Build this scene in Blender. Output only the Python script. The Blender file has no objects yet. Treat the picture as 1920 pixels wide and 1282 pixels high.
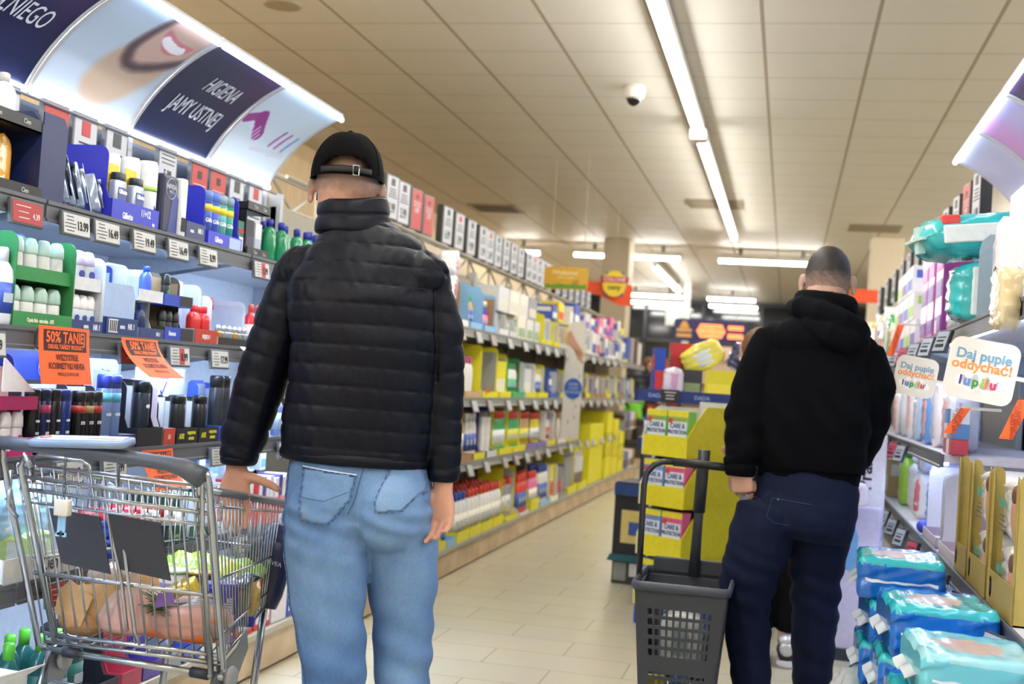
import bpy, bmesh, math, random
import numpy as np
from mathutils import Vector, Matrix
from mathutils.bvhtree import BVHTree
R = math.radians
PI = math.pi
random.seed(7)
C = bpy.context.scene.collection

# ------------------------------------------------------------------ camera, world, exposure
SC = bpy.context.scene
SC.view_settings.view_transform = 'Standard'
SC.view_settings.look = 'None'
SC.view_settings.gamma = 1.0
SC.view_settings.use_curve_mapping = False
SC.view_settings.exposure = 1.98
cd = bpy.data.cameras.new('camera')
cam = bpy.data.objects.new('camera', cd)
C.objects.link(cam)
SC.camera = cam
FPX = 2300.0
cd.sensor_width = 36.0
cd.lens = FPX / 1920 * 36.0
cd.clip_start = 0.05
cd.clip_end = 200
cd.dof.use_dof = True
cd.dof.focus_distance = 3.35
cd.dof.aperture_fstop = 3.4
YAW, PIT, ROL, CH = .223, .031, .066, 1.2
cam.matrix_world = (Matrix.Translation((0, 0, CH)) @ Matrix.Rotation(YAW, 4, 'Z') @
                    Matrix.Rotation(PI / 2 + PIT, 4, 'X') @ Matrix.Rotation(ROL, 4, 'Z'))
w = bpy.data.worlds.new('world')
SC.world = w
w.use_nodes = True
w.node_tree.nodes['Background'].inputs[0].default_value = (1.0, .96, .90, 1)
w.node_tree.nodes['Background'].inputs[1].default_value = 0.24
try:
    SC.cycles.max_bounces = 7
    SC.cycles.diffuse_bounces = 4
    SC.cycles.transparent_max_bounces = 12
    SC.cycles.sample_clamp_indirect = 4
    SC.cycles.caustics_reflective = False
    SC.cycles.caustics_refractive = False
except Exception:
    pass

# ------------------------------------------------------------------ materials
_m = {}
def lin(c):
    if isinstance(c, str):
        c = tuple(int(c[i:i + 2], 16) / 255 for i in (0, 2, 4))
    return tuple((x / 12.92 if x <= .04045 else ((x + .055) / 1.055) ** 2.4) for x in c)

def M(col, rough=.5, metal=0., emit=0., trans=0., noise=.06, alpha=1., ns=40., coat=0., ecol=None, bump=0., spec=.5):
    key = (col, rough, metal, emit, trans, noise, alpha, ns, coat, ecol, bump, spec)
    if key in _m: return _m[key]
    m = bpy.data.materials.new('surface_%d' % len(_m))
    m.use_nodes = True
    nt = m.node_tree
    b = nt.nodes['Principled BSDF']
    c = lin(col)
    b.inputs['Roughness'].default_value = rough
    b.inputs['Metallic'].default_value = metal
    b.inputs['Transmission Weight'].default_value = trans
    b.inputs['Alpha'].default_value = alpha
    b.inputs['Coat Weight'].default_value = coat
    b.inputs['Specular IOR Level'].default_value = spec
    b.inputs['Base Color'].default_value = c + (1,)
    if emit:
        b.inputs['Emission Color'].default_value = lin(ecol or col) + (1,)
        b.inputs['Emission Strength'].default_value = emit
    if noise and not emit:
        tc = nt.nodes.new('ShaderNodeTexCoord')
        n = nt.nodes.new('ShaderNodeTexNoise')
        n.inputs['Scale'].default_value = ns
        nt.links.new(tc.outputs['Object'], n.inputs['Vector'])
        mx = nt.nodes.new('ShaderNodeMix'); mx.data_type = 'RGBA'
        mx.inputs[6].default_value = tuple(x * (1 - noise * 2) for x in c) + (1,)
        mx.inputs[7].default_value = tuple(min(1, x * (1 + noise * 2)) for x in c) + (1,)
        nt.links.new(n.outputs['Fac'], mx.inputs[0])
        nt.links.new(mx.outputs[2], b.inputs['Base Color'])
        if bump:
            bp = nt.nodes.new('ShaderNodeBump')
            bp.inputs['Strength'].default_value = bump
            bp.inputs['Distance'].default_value = .004
            nt.links.new(n.outputs['Fac'], bp.inputs['Height'])
            nt.links.new(bp.outputs['Normal'], b.inputs['Normal'])
    _m[key] = m
    return m

def attr_mat(name, rough=.5):
    m = bpy.data.materials.new(name); m.use_nodes = True
    b = m.node_tree.nodes['Principled BSDF']
    a = m.node_tree.nodes.new('ShaderNodeVertexColor'); a.layer_name = 'print'
    m.node_tree.links.new(a.outputs['Color'], b.inputs['Base Color'])
    b.inputs['Roughness'].default_value = rough
    return m

# ------------------------------------------------------------------ mesh builder
class MB:
    def __init__(s):
        s.v = []; s.f = []; s.mi = []; s.cur = 0; s.T = None
    def mat(s, i): s.cur = i; return s
    def _add(s, vs, fs):
        o = len(s.v)
        if s.T is not None: vs = [tuple(s.T @ Vector(p)) for p in vs]
        s.v += [tuple(p) for p in vs]
        s.f += [tuple(i + o for i in f) for f in fs]
        s.mi += [s.cur] * len(fs)
        return s
    def box(s, a, b):
        x0, y0, z0 = a; x1, y1, z1 = b
        v = [(x0, y0, z0), (x1, y0, z0), (x1, y1, z0), (x0, y1, z0), (x0, y0, z1), (x1, y0, z1), (x1, y1, z1), (x0, y1, z1)]
        return s._add(v, [(0, 3, 2, 1), (4, 5, 6, 7), (0, 1, 5, 4), (1, 2, 6, 5), (2, 3, 7, 6), (3, 0, 4, 7)])
    def lathe(s, prof, n=16, sx=1., sy=1., c=(0, 0)):
        vs = []; fs = []
        for r, z in prof:
            for k in range(n):
                t = 2 * PI * k / n
                vs.append((c[0] + r * math.cos(t) * sx, c[1] + r * math.sin(t) * sy, z))
        for i in range(len(prof) - 1):
            for k in range(n):
                k2 = (k + 1) % n
                fs.append((i * n + k, i * n + k2, (i + 1) * n + k2, (i + 1) * n + k))
        fs.append(tuple(range(n - 1, -1, -1)))
        o = (len(prof) - 1) * n
        fs.append(tuple(o + k for k in range(n)))
        return s._add(vs, fs)
    def rbox(s, w, d, z0, z1, r=.01, c=(0, 0), k=3, taper=1.):
        """upright box with rounded vertical corners"""
        pts = []
        for cx, cy, a0 in ((1, 1, 0), (-1, 1, 90), (-1, -1, 180), (1, -1, 270)):
            for i in range(k + 1):
                a = R(a0 + 90 * i / k)
                pts.append((cx * (w / 2 - r) + r * math.cos(a), cy * (d / 2 - r) + r * math.sin(a)))
        n = len(pts)
        e = min(r, (z1 - z0) * .2) * .5
        rings = [(z0, .94), (z0 + e, 1), (z1 - e, taper), (z1, taper * .94)]
        vs = [(c[0] + p[0] * q, c[1] + p[1] * q, z) for z, q in rings for p in pts]
        fs = [(i * n + j, i * n + (j + 1) % n, (i + 1) * n + (j + 1) % n, (i + 1) * n + j) for i in range(3) for j in range(n)]
        fs += [tuple(range(n - 1, -1, -1)), tuple(3 * n + j for j in range(n))]
        return s._add(vs, fs)
    def prism(s, pts, axis, a, b):
        """extrude polygon pts (2D) along axis from a to b"""
        n = len(pts)
        def P(p, t):
            if axis == 'x': return (t, p[0], p[1])
            if axis == 'y': return (p[0], t, p[1])
            return (p[0], p[1], t)
        vs = [P(p, a) for p in pts] + [P(p, b) for p in pts]
        fs = [tuple(range(n - 1, -1, -1)), tuple(range(n, 2 * n))]
        fs += [(i, (i + 1) % n, n + (i + 1) % n, n + i) for i in range(n)]
        return s._add(vs, fs)
    def tube(s, pts, r, n=8, closed=False, ref=(0, 0, 1), cap=True):
        P = [Vector(p) for p in pts]
        m = len(P)
        rr = r if isinstance(r, (list, tuple)) else [r] * m
        vs = []; fs = []
        for i, p in enumerate(P):
            if closed: t = P[(i + 1) % m] - P[i - 1]
            else: t = P[min(i + 1, m - 1)] - P[max(i - 1, 0)]
            t.normalize()
            a = t.cross(Vector(ref))
            if a.length < .05: a = t.cross(Vector((1, .3, 0)))
            a.normalize(); b = t.cross(a).normalized()
            ra, rb = rr[i] if isinstance(rr[i], (list, tuple)) else (rr[i], rr[i])
            for k in range(n):
                q = 2 * PI * k / n
                vs.append(p + a * math.cos(q) * ra + b * math.sin(q) * rb)
        for i in range(m if closed else m - 1):
            j = (i + 1) % m
            for k in range(n):
                k2 = (k + 1) % n
                fs.append((i * n + k, i * n + k2, j * n + k2, j * n + k))
        if not closed and cap:
            fs.append(tuple(range(n - 1, -1, -1))); fs.append(tuple((m - 1) * n + k for k in range(n)))
        return s._add(vs, fs)
    def loft(s, pts, rad, n=20, ref=(0, 1, 0), dome=1.0, ex=2.0):
        """closed limb or torso: rings with (side, depth) radii, rounded ends. ref = depth direction"""
        P = [Vector(p) for p in pts]; m = len(P)
        rad = [r if isinstance(r, (list, tuple)) else (r, r) for r in rad]
        rings = []
        for i, p in enumerate(P):
            t = (P[min(i + 1, m - 1)] - P[max(i - 1, 0)]).normalized()
            rings.append((p, t, rad[i]))
        def capr(p, t, r, sgn):
            out = []
            h = min(r) * dome
            for q in (.35, .7, .93):
                c = math.sqrt(1 - q * q)
                out.append((p + t * sgn * h * q, t, (r[0] * c, r[1] * c)))
            return out
        if dome > 0:
            rings = capr(*rings[0], -1)[::-1] + rings + capr(*rings[-1], 1)
        vs = []
        for p, t, r in rings:
            b = Vector(ref) - t * t.dot(Vector(ref))
            if b.length < .05: b = Vector((1, 0, 0)) - t * t.x
            b.normalize(); a = b.cross(t).normalized()
            for k in range(n):
                q = 2 * PI * k / n
                cx, sy = math.cos(q), math.sin(q)
                if ex != 2.0:
                    cx = math.copysign(abs(cx) ** (2 / ex), cx); sy = math.copysign(abs(sy) ** (2 / ex), sy)
                vs.append(p + a * cx * r[0] + b * sy * r[1])
        L = len(rings)
        fs = [(i * n + k, i * n + (k + 1) % n, (i + 1) * n + (k + 1) % n, (i + 1) * n + k) for i in range(L - 1) for k in range(n)]
        fs += [tuple(range(n - 1, -1, -1)), tuple((L - 1) * n + k for k in range(n))]
        return s._add(vs, fs)
    def ball(s, c, r, n=16, m=10, rot=None):
        r = r if isinstance(r, (list, tuple)) else (r, r, r)
        vs = []; 
        Q = rot.to_3x3() if rot else Matrix.Identity(3)
        for i in range(1, m):
            a = PI * i / m
            for k in range(n):
                t = 2 * PI * k / n
                vs.append(Vector(c) + Q @ Vector((r[0] * math.sin(a) * math.cos(t), r[1] * math.sin(a) * math.sin(t), -r[2] * math.cos(a))))
        L = m - 1
        fs = [(i * n + k, i * n + (k + 1) % n, (i + 1) * n + (k + 1) % n, (i + 1) * n + k) for i in range(L - 1) for k in range(n)]
        vs.append(Vector(c) + Q @ Vector((0, 0, -r[2]))); vs.append(Vector(c) + Q @ Vector((0, 0, r[2])))
        b = L * n; t_ = b + 1
        fs += [(k, b, (k + 1) % n)[::-1] for k in range(n)][::1]
        fs += [((L - 1) * n + k, (L - 1) * n + (k + 1) % n, t_) for k in range(n)]
        return s._add(vs, fs)
    def pillow(s, w, d, h, c=(0, 0, 0), seal=.03, n=14, wr=.006, seed=0, axis=0):
        """soft sealed bag lying flat, end seals along x"""
        rnd = random.Random(seed)
        ph = [rnd.uniform(0, 6) for _ in range(6)]
        vs = []; fs = []
        nx, nk = n, 20
        for i in range(nx + 1):
            u = -1 + 2 * i / nx
            e = max(0, (1 - abs(u) ** 5)) ** .5
            for k in range(nk):
                t = 2 * PI * k / nk
                cx, sz = math.cos(t), math.sin(t)
                X = math.copysign(abs(cx) ** .45, cx) * d / 2 * (.86 + .14 * e)
                Z = math.copysign(abs(sz) ** .6, sz) * h / 2 * max(e, .03)
                wv = wr * (math.sin(9 * t + ph[0] + u * 3) + math.sin(u * 14 + ph[1] + 3 * cx)) * (.3 + abs(u))
                vs.append((c[0] + u * w / 2, c[1] + X + wv * .5, c[2] + h / 2 + Z + wv * (e > .1)))
        for i in range(nx):
            for k in range(nk):
                fs.append((i * nk + k, i * nk + (k + 1) % nk, (i + 1) * nk + (k + 1) % nk, (i + 1) * nk + k)[::-1])
        fs += [tuple(range(nk)), tuple(nx * nk + k for k in range(nk - 1, -1, -1))]
        return s._add(vs, fs)
    def mesh(s, name, mats, smooth=False):
        me = bpy.data.meshes.new(name)
        me.from_pydata(s.v, [], s.f)
        if not isinstance(mats, (list, tuple)): mats = [mats]
        for m in mats: me.materials.append(m)
        if len(mats) > 1: me.polygons.foreach_set('material_index', s.mi)
        if smooth: me.polygons.foreach_set('use_smooth', [True] * len(me.polygons))
        me.update()
        return me

def obj(name, mb, mats, parent=None, smooth=False, bevel=0., label=None, loc=None, rot=None, seg=2):
    me = mb.mesh(name, mats, smooth) if isinstance(mb, MB) else mb
    o = bpy.data.objects.new(name, me)
    C.objects.link(o)
    if parent: o.parent = parent
    if loc: o.location = loc
    if rot: o.rotation_euler = rot
    if bevel:
        b = o.modifiers.new('bevel', 'BEVEL'); b.width = bevel; b.segments = seg; b.limit_method = 'ANGLE'
    if label: o['label'] = label
    return o

def tag(o, label, cat, group=None, kind=None):
    o['label'] = label; o['category'] = cat
    if group: o['group'] = group
    if kind: o['kind'] = kind
    return o

def thing(name, label, cat, loc=(0, 0, 0), rz=0., group=None, rot=None):
    o = bpy.data.objects.new(name, None)
    C.objects.link(o)
    o.location = loc
    o.rotation_euler = rot if rot else (0, 0, rz)
    o.empty_display_size = .05
    return tag(o, label, cat, group)

def struct(name, mb, mats, parent=None, smooth=False, bevel=0.):
    o = obj(name, mb, mats, parent, smooth, bevel)
    if not parent: o['kind'] = 'structure'
    return o

def dup(r, loc, rot, label, group=None, cat=None, scale=None):
    n = r.copy(); C.objects.link(n); n.location = loc; n.rotation_euler = rot
    n['label'] = label
    if cat: n['category'] = cat
    if group: n['group'] = group
    elif 'group' in n: del n['group']
    if scale: n.scale = scale
    for ch in KIDS.get(r.name, []):
        c = ch.copy(); C.objects.link(c); c.parent = n
        for g in KIDS.get(ch.name, []):
            d = g.copy(); C.objects.link(d); d.parent = c
    return n
KIDS = {}
def remember(o):
    ch = [x for x in C.objects if x.parent == o] if o.type == 'EMPTY' else []
    KIDS[o.name] = ch
    for c in ch: KIDS[c.name] = [x for x in C.objects if x.parent == c]

_protos = {}
def place(key, build, loc, rz, label, cat, group=None, scale=None, rot=None):
    """first use builds the thing, every later one is a copy of it and its parts"""
    rot = rot or (0, 0, rz)
    if key not in _protos:
        t = thing(key[0], label, cat, loc, group=group, rot=rot)
        n0 = len(C.objects)
        build(t, *key[1:])
        new = list(C.objects)[n0:]
        KIDS[t.name] = [x for x in new if x.parent == t]
        for c in KIDS[t.name]: KIDS[c.name] = [x for x in new if x.parent == c]
        _protos[key] = t
        if scale: t.scale = scale
        return t
    return dup(_protos[key], loc, rot, label, group, cat, scale or (1, 1, 1))

# ------------------------------------------------------------------ lettering
_tx = {}
def text_mesh(s, size, bold=0., sx=1., shear=0., align='CENTER', thick=.0004):
    k = (s, size, bold, sx, shear, align, thick)
    if k in _tx: return _tx[k]
    cu = bpy.data.curves.new('lettering', 'FONT')
    cu.body = s; cu.size = size; cu.align_x = align; cu.align_y = 'CENTER'
    cu.offset = bold; cu.shear = shear; cu.extrude = thick; cu.resolution_u = 3
    o = bpy.data.objects.new('tmp', cu); C.objects.link(o)
    dg = bpy.context.evaluated_depsgraph_get(); dg.update()
    me = bpy.data.meshes.new_from_object(o.evaluated_get(dg))
    bpy.data.objects.remove(o); bpy.data.curves.remove(cu)
    vs = [(v.co.x * sx, v.co.y, v.co.z) for v in me.vertices]
    fs = [tuple(p.vertices) for p in me.polygons]
    bpy.data.meshes.remove(me)
    _tx[k] = (vs, fs)
    return _tx[k]

def put_text(mb, s, size, fn, **kw):
    """fn maps (x, y, height) of the flat lettering to a 3-D point"""
    vs, fs = text_mesh(s, size, **kw)
    return mb._add([fn(*v) for v in vs], fs)

def front_text(mb, s, size, x, z, y=0., **kw):
    return put_text(mb, s, size, lambda a, b, h: (x + a, y - .0006 - h, z + b), **kw)

# ------------------------------------------------------------------ fused skins
def fuse(name, mb, mats, parent, voxel=.005, smooth=4, fn=None, sf=.5, label=None, adapt=0.):
    me = mb.mesh(name, mats)
    o = bpy.data.objects.new('tmp', me); C.objects.link(o)
    r = o.modifiers.new('r', 'REMESH'); r.mode = 'VOXEL'; r.voxel_size = voxel; r.adaptivity = adapt
    if smooth:
        s = o.modifiers.new('s', 'SMOOTH'); s.factor = sf; s.iterations = smooth
    dg = bpy.context.evaluated_depsgraph_get(); dg.update()
    out = bpy.data.meshes.new_from_object(o.evaluated_get(dg))
    bpy.data.objects.remove(o); bpy.data.meshes.remove(me)
    out.name = name
    n = len(out.vertices)
    if fn:
        co = np.empty(n * 3, 'f'); out.vertices.foreach_get('co', co); co = co.reshape(-1, 3)
        no = np.empty(n * 3, 'f'); out.vertex_normals.foreach_get('vector', no); no = no.reshape(-1, 3)
        co = fn(co.astype('d'), no.astype('d'))
        out.vertices.foreach_set('co', np.ascontiguousarray(co, 'f').ravel())
        out.update()
    out.polygons.foreach_set('use_smooth', [True] * len(out.polygons))
    out.materials.clear()
    for m in (mats if isinstance(mats, (list, tuple)) else [mats]): out.materials.append(m)
    return obj(name, out, None, parent, label=label)

def bvh_of(o):
    me = o.data
    return BVHTree.FromPolygons([v.co.copy() for v in me.vertices], [tuple(p.vertices) for p in me.polygons])

def inside(x, y, poly):
    r = False; n = len(poly)
    for i in range(n):
        x1, y1 = poly[i]; x2, y2 = poly[(i + 1) % n]
        if (y1 > y) != (y2 > y) and x < (x2 - x1) * (y - y1) / (y2 - y1) + x1: r = not r
    return r

def wnoise(co, s, seed=0):
    """cheap smooth pseudo-noise for folds"""
    rs = np.random.RandomState(seed)
    o = np.zeros(len(co))
    for _ in range(7):
        d = rs.normal(size=3) * s
        o += np.sin(co @ d + rs.uniform(0, 6))
    return o / 7
ORD_T = 0
ORD = ['first', 'second', 'third', 'fourth', 'fifth', 'sixth', 'seventh', 'eighth', 'ninth', 'tenth', 'eleventh', 'twelfth', 'thirteenth', 'fourteenth', 'fifteenth',
       'sixteenth', 'seventeenth', 'eighteenth', 'nineteenth', 'twentieth'] + ['twenty-' + q for q in ('first', 'second', 'third', 'fourth', 'fifth', 'sixth', 'seventh', 'eighth', 'ninth')] + ['thirtieth'] + ['thirty-' + q for q in ('first', 'second', 'third', 'fourth', 'fifth', 'sixth', 'seventh', 'eighth', 'ninth')]
# ------------------------------------------------------------------ room
ZC = 3.3
def floor_mat():
    m = bpy.data.materials.new('floor_tiles'); m.use_nodes = True
    nt = m.node_tree; b = nt.nodes['Principled BSDF']
    tc = nt.nodes.new('ShaderNodeTexCoord')
    br = nt.nodes.new('ShaderNodeTexBrick')
    br.inputs['Scale'].default_value = 1.0
    br.inputs['Brick Width'].default_value = .6
    br.inputs['Row Height'].default_value = .3
    br.inputs['Mortar Size'].default_value = .0028
    br.inputs['Mortar Smooth'].default_value = .3
    br.inputs['Color1'].default_value = lin((.80, .765, .66)) + (1,)
    br.inputs['Color2'].default_value = lin((.775, .74, .635)) + (1,)
    br.inputs['Mortar'].default_value = lin((.50, .45, .35)) + (1,)
    nt.links.new(tc.outputs['Object'], br.inputs['Vector'])
    n = nt.nodes.new('ShaderNodeTexNoise'); n.inputs['Scale'].default_value = 2.5; n.inputs['Detail'].default_value = 6
    nt.links.new(tc.outputs['Object'], n.inputs['Vector'])
    mx = nt.nodes.new('ShaderNodeMix'); mx.data_type = 'RGBA'; mx.blend_type = 'MULTIPLY'
    mx.inputs[0].default_value = .18
    nt.links.new(br.outputs['Color'], mx.inputs[6]); nt.links.new(n.outputs['Color'], mx.inputs[7])
    nt.links.new(mx.outputs[2], b.inputs['Base Color'])
    b.inputs['Roughness'].default_value = .3
    bp = nt.nodes.new('ShaderNodeBump'); bp.inputs['Strength'].default_value = .4; bp.inputs['Distance'].default_value = .002; bp.invert = True
    nt.links.new(br.outputs['Fac'], bp.inputs['Height']); nt.links.new(bp.outputs['Normal'], b.inputs['Normal'])
    return m

def ceiling_mat():
    m = bpy.data.materials.new('ceiling_tiles'); m.use_nodes = True
    nt = m.node_tree; b = nt.nodes['Principled BSDF']
    tc = nt.nodes.new('ShaderNodeTexCoord'); sp = nt.nodes.new('ShaderNodeSeparateXYZ')
    nt.links.new(tc.outputs['Object'], sp.inputs[0])
    def line(out, off, pitch, half):
        a = nt.nodes.new('ShaderNodeMath'); a.operation = 'SUBTRACT'; a.inputs[1].default_value = off; nt.links.new(out, a.inputs[0])
        d = nt.nodes.new('ShaderNodeMath'); d.operation = 'PINGPONG'; d.inputs[1].default_value = pitch / 2; nt.links.new(a.outputs[0], d.inputs[0])
        l = nt.nodes.new('ShaderNodeMath'); l.operation = 'LESS_THAN'; l.inputs[1].default_value = half; nt.links.new(d.outputs[0], l.inputs[0])
        return l.outputs[0]
    lx = line(sp.outputs[0], -.255, .621, .011)
    ly = line(sp.outputs[1], .376, .6, .005)
    mxx = nt.nodes.new('ShaderNodeMath'); mxx.operation = 'MAXIMUM'; nt.links.new(lx, mxx.inputs[0]); nt.links.new(ly, mxx.inputs[1])
    n = nt.nodes.new('ShaderNodeTexNoise'); n.inputs['Scale'].default_value = 1.2
    nt.links.new(tc.outputs['Object'], n.inputs['Vector'])
    cr = nt.nodes.new('ShaderNodeMix'); cr.data_type = 'RGBA'
    cr.inputs[6].default_value = lin((.83, .81, .765)) + (1,); cr.inputs[7].default_value = lin((.87, .85, .81)) + (1,)
    nt.links.new(n.outputs['Fac'], cr.inputs[0])
    mx = nt.nodes.new('ShaderNodeMix'); mx.data_type = 'RGBA'
    nt.links.new(mxx.outputs[0], mx.inputs[0]); nt.links.new(cr.outputs[2], mx.inputs[6])
    mx.inputs[7].default_value = lin((.62, .57, .49)) + (1,)
    nt.links.new(mx.outputs[2], b.inputs['Base Color'])
    b.inputs['Roughness'].default_value = .55
    return m

def wood_mat(c1, c2, sc=(1, 1, 8)):
    m = bpy.data.materials.new('pale_wood'); m.use_nodes = True
    nt = m.node_tree; b = nt.nodes['Principled BSDF']
    tc = nt.nodes.new('ShaderNodeTexCoord'); mp = nt.nodes.new('ShaderNodeMapping'); mp.inputs['Scale'].default_value = sc
    nt.links.new(tc.outputs['Object'], mp.inputs[0])
    n = nt.nodes.new('ShaderNodeTexNoise'); n.inputs['Scale'].default_value = 5; n.inputs['Detail'].default_value = 8
    nt.links.new(mp.outputs[0], n.inputs['Vector'])
    r = nt.nodes.new('ShaderNodeValToRGB')
    r.color_ramp.elements[0].position = .35; r.color_ramp.elements[1].position = .65
    r.color_ramp.elements[0].color = lin(c1) + (1,); r.color_ramp.elements[1].color = lin(c2) + (1,)
    nt.links.new(n.outputs['Fac'], r.inputs[0]); nt.links.new(r.outputs[0], b.inputs['Base Color'])
    b.inputs['Roughness'].default_value = .5
    return m
WOOD = wood_mat('b79e7c', 'd3bd9c', (1, 14, 1.2))
WOODW = wood_mat('d8b98a', 'ead1a6', (1, 10, .6))

struct('floor', MB().box((-4.6, -4, -.1), (6, 30, 0)), floor_mat())
struct('ceiling', MB().box((-4.6, -4, ZC), (6, 28.2, ZC + .1)), ceiling_mat())
struct('wall_left', MB().box((-4.7, -4, 0), (-4.6, 28.2, ZC)), WOODW)
struct('wall_right', MB().box((6, -4, 0), (6.1, 28.2, ZC)), M('cfc3ad', .8))
struct('wall_back', MB().box((-4.6, -4.1, 0), (6, -4, ZC)), M('cfc3ad', .8))
# glazed front at the far end: dark glass in slim frames, night outside
g = struct('window_1', MB().box((-4.6, 28.1, .1), (6, 28.13, ZC)), M('1b1f26', .08, noise=0))
fr = MB()
for i in range(9): fr.box((-4.6 + i * 1.3, 28.0, 0), (-4.54 + i * 1.3, 28.1, ZC))
for z in (0, 2.3, 3.22): fr.box((-4.6, 28.0, z), (6, 28.1, z + .06))
struct('window_frame', fr, M('33363b', .5), g)

GREYM = M('8d9094', .45, .6)
WHITEL = lambda e, c='ffffff': M(c, .5, emit=e, noise=0)
def strip_light(a, b, label, h=3.2, w=.055, e=13.):
    """surface tube between a and b (x, y): white batten, glowing diffuser, end caps"""
    t = thing('strip_light', label, 'ceiling light', (a[0], a[1], h), group=None)
    dx, dy = b[0] - a[0], b[1] - a[1]; L = math.hypot(dx, dy); t.rotation_euler = (0, 0, math.atan2(dy, dx))
    obj('batten', MB().box((0, -.046, .012), (L, .046, .075)), M('d9d6cf', .5), t)
    obj('tube', MB().tube([(.03, 0, 0), (L - .03, 0, 0)], w / 2, 10), WHITEL(e, 'fcfaf4'), t)
    for x in (0, L - .03): obj('end_cap', MB().box((x, -.035, -.03), (x + .03, .035, .03)), M('e8e5de', .4), t)
    for x in ([.3, L - .3] if L > 1 else [L / 2]):
        obj('ceiling_clip', MB().box((x, -.03, .07), (x + .05, .03, ZC - h)), M('8f8a80', .4), t)
    return t
strip_light((-.785, -3.2), (-.785, 9.43), 'long glowing strip light over the aisle, nearest stretch', e=16)
strip_light((-.785, 9.62), (-.785, 15.9), 'glowing strip light over the aisle beyond the white joint box', e=16)
jb = thing('junction_box', 'small white joint box between two lengths of the aisle strip light', 'junction box', (-.785, 9.52, 3.17))
obj('cover', MB().box((-.065, -.09, -.03), (.065, .09, .06)), M('f0eee8', .4), jb, bevel=.006)
obj('hanger', MB().box((-.02, -.02, .06), (.02, .02, .13)), M('a8a49c', .4), jb)
Lx = [((-4.3, 17.9), (-3.7, 17.9), 'short cross strip light at far left above the shelf cards'),
      ((-3.22, 17.9), (-1.61, 17.9), 'cross strip light running behind the beige column'),
      ((-1.1, 17.9), (.38, 17.9), 'cross strip light just above the hooded man\'s left shoulder'),
      ((-3.5, 25.2), (-2.19, 25.2), 'upper far cross strip light right of the orange tab sign'),
      ((-1.72, 25.2), (-.72, 25.2), 'upper far cross strip light beside the slim white post'),
      ((-3.7, 27.3), (-2.25, 27.3), 'lowest far cross strip light left of the slim post'),
      ((-1.81, 27.3), (-.73, 27.3), 'lowest far cross strip light right of the slim post')]
for a, b, l in Lx: strip_light(a, b, l, h=3.13, w=.075, e=14)
strip_light((-2.15, 19.3), (-2.15, 23.6), 'far lengthwise strip light between the two cross rows', h=3.13, w=.09, e=12)
strip_light((2.4, -3), (2.4, 12), 'strip light over the neighbouring aisle on the right', h=3.2, e=20)
strip_light((2.4, 12.3), (2.4, 20), 'far strip light over the neighbouring aisle on the right', h=3.2, e=18)
strip_light((-3.7, -3), (-3.7, 5.6), 'added fill light brightening the left ceiling, hidden between left shelving and wooden wall', h=3.12, e=30)  # added fill, no real fixture: hidden strip lifting the left ceiling and wall

t = thing('security_camera', 'white dome security camera hanging from the ceiling beside the strip light', 'camera', (-1.16, 8.45, ZC))
obj('mount', MB().lathe([(.075, -.0), (.078, -.03), (.07, -.075), (.0685, -.08)][::-1], 24), M('dcd9d2', .4), t, True)
obj('dome', MB().ball((0, 0, -.085), (.052, .052, .055)), M('15161a', .08), t, True)
obj('collar', MB().tube([(.058 * math.cos(a), .058 * math.sin(a), -.083) for a in [i * PI / 12 for i in range(24)]], .008, 6, True), M('c6c3bc', .4), t, True)
t = thing('ceiling_speaker', 'round flat ceiling speaker above the smiling mouth poster', 'speaker', (-3.0, 6.6, ZC))
obj('grille', MB().lathe([(.10, -.012), (.105, -.006), (.105, 0)], 32), M('a39781', .6), t)
obj('rim', MB().tube([(.108 * math.cos(a), .108 * math.sin(a), -.006) for a in [i * PI / 16 for i in range(32)]], .006, 6, True), M('b5a98f', .5), t, True)
t = thing('ceiling_vent', 'dark square ceiling vent above the left row of price cards', 'vent', (-3.62, 14.6, ZC))
obj('frame', MB().box((-.3, -.3, -.015), (.3, .3, 0)), M('a59a85', .6), t)
obj('grille', MB().box((-.25, -.25, -.02), (.25, .25, -.014)), M('5e5444', .7), t)
for i, (x, y) in enumerate(((-.9, 13.7), (.9, 15.2))):
    t = thing('ceiling_hatch', ['sunken tan ceiling hatch right of the aisle strip light', 'sunken tan ceiling hatch above the bald man'][i], 'hatch', (x, y, ZC))
    obj('panel', MB().box((-.3, -.3, -.012), (.3, .3, 0)), M('8d8069', .7), t)
t = thing('emergency_light', 'small square emergency light glowing past the canopy edge', 'emergency light', (-4.59, 10.2, 3.08))
obj('housing', MB().box((0, -.05, -.05), (.05, .05, .05)), M('e4e0d8', .5), t)
obj('lamp', MB().box((.05, -.04, -.04), (.056, .04, .04)), WHITEL(2), t)

# columns
def column(x0, x1, y0, y1, nm, c='c9bda6'):
    o = struct(nm, MB().box((x0, y0, 0), (x1, y1, ZC)), M(c, .8), bevel=.01)
column(-2.66, -2.29, 17.2, 17.7, 'trim_1')
column(.93, 1.32, 16.0, 16.4, 'trim_2', 'd9ccb4')
column(-1.98, -1.86, 23.0, 23.12, 'trim_3', 'dcd8cf')
# ------------------------------------------------------------------ shelving
XL, XR = -1.92, .57
LEFT, RIGHT = 'left', 'right'
def fr_(side, u, d, z):
    """position u along the aisle, d deep into the shelf, height z"""
    return (XL - d, u, z) if side == LEFT else (XR + d, u, z)
def rz_(side): return PI / 2 if side == LEFT else -PI / 2

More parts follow.
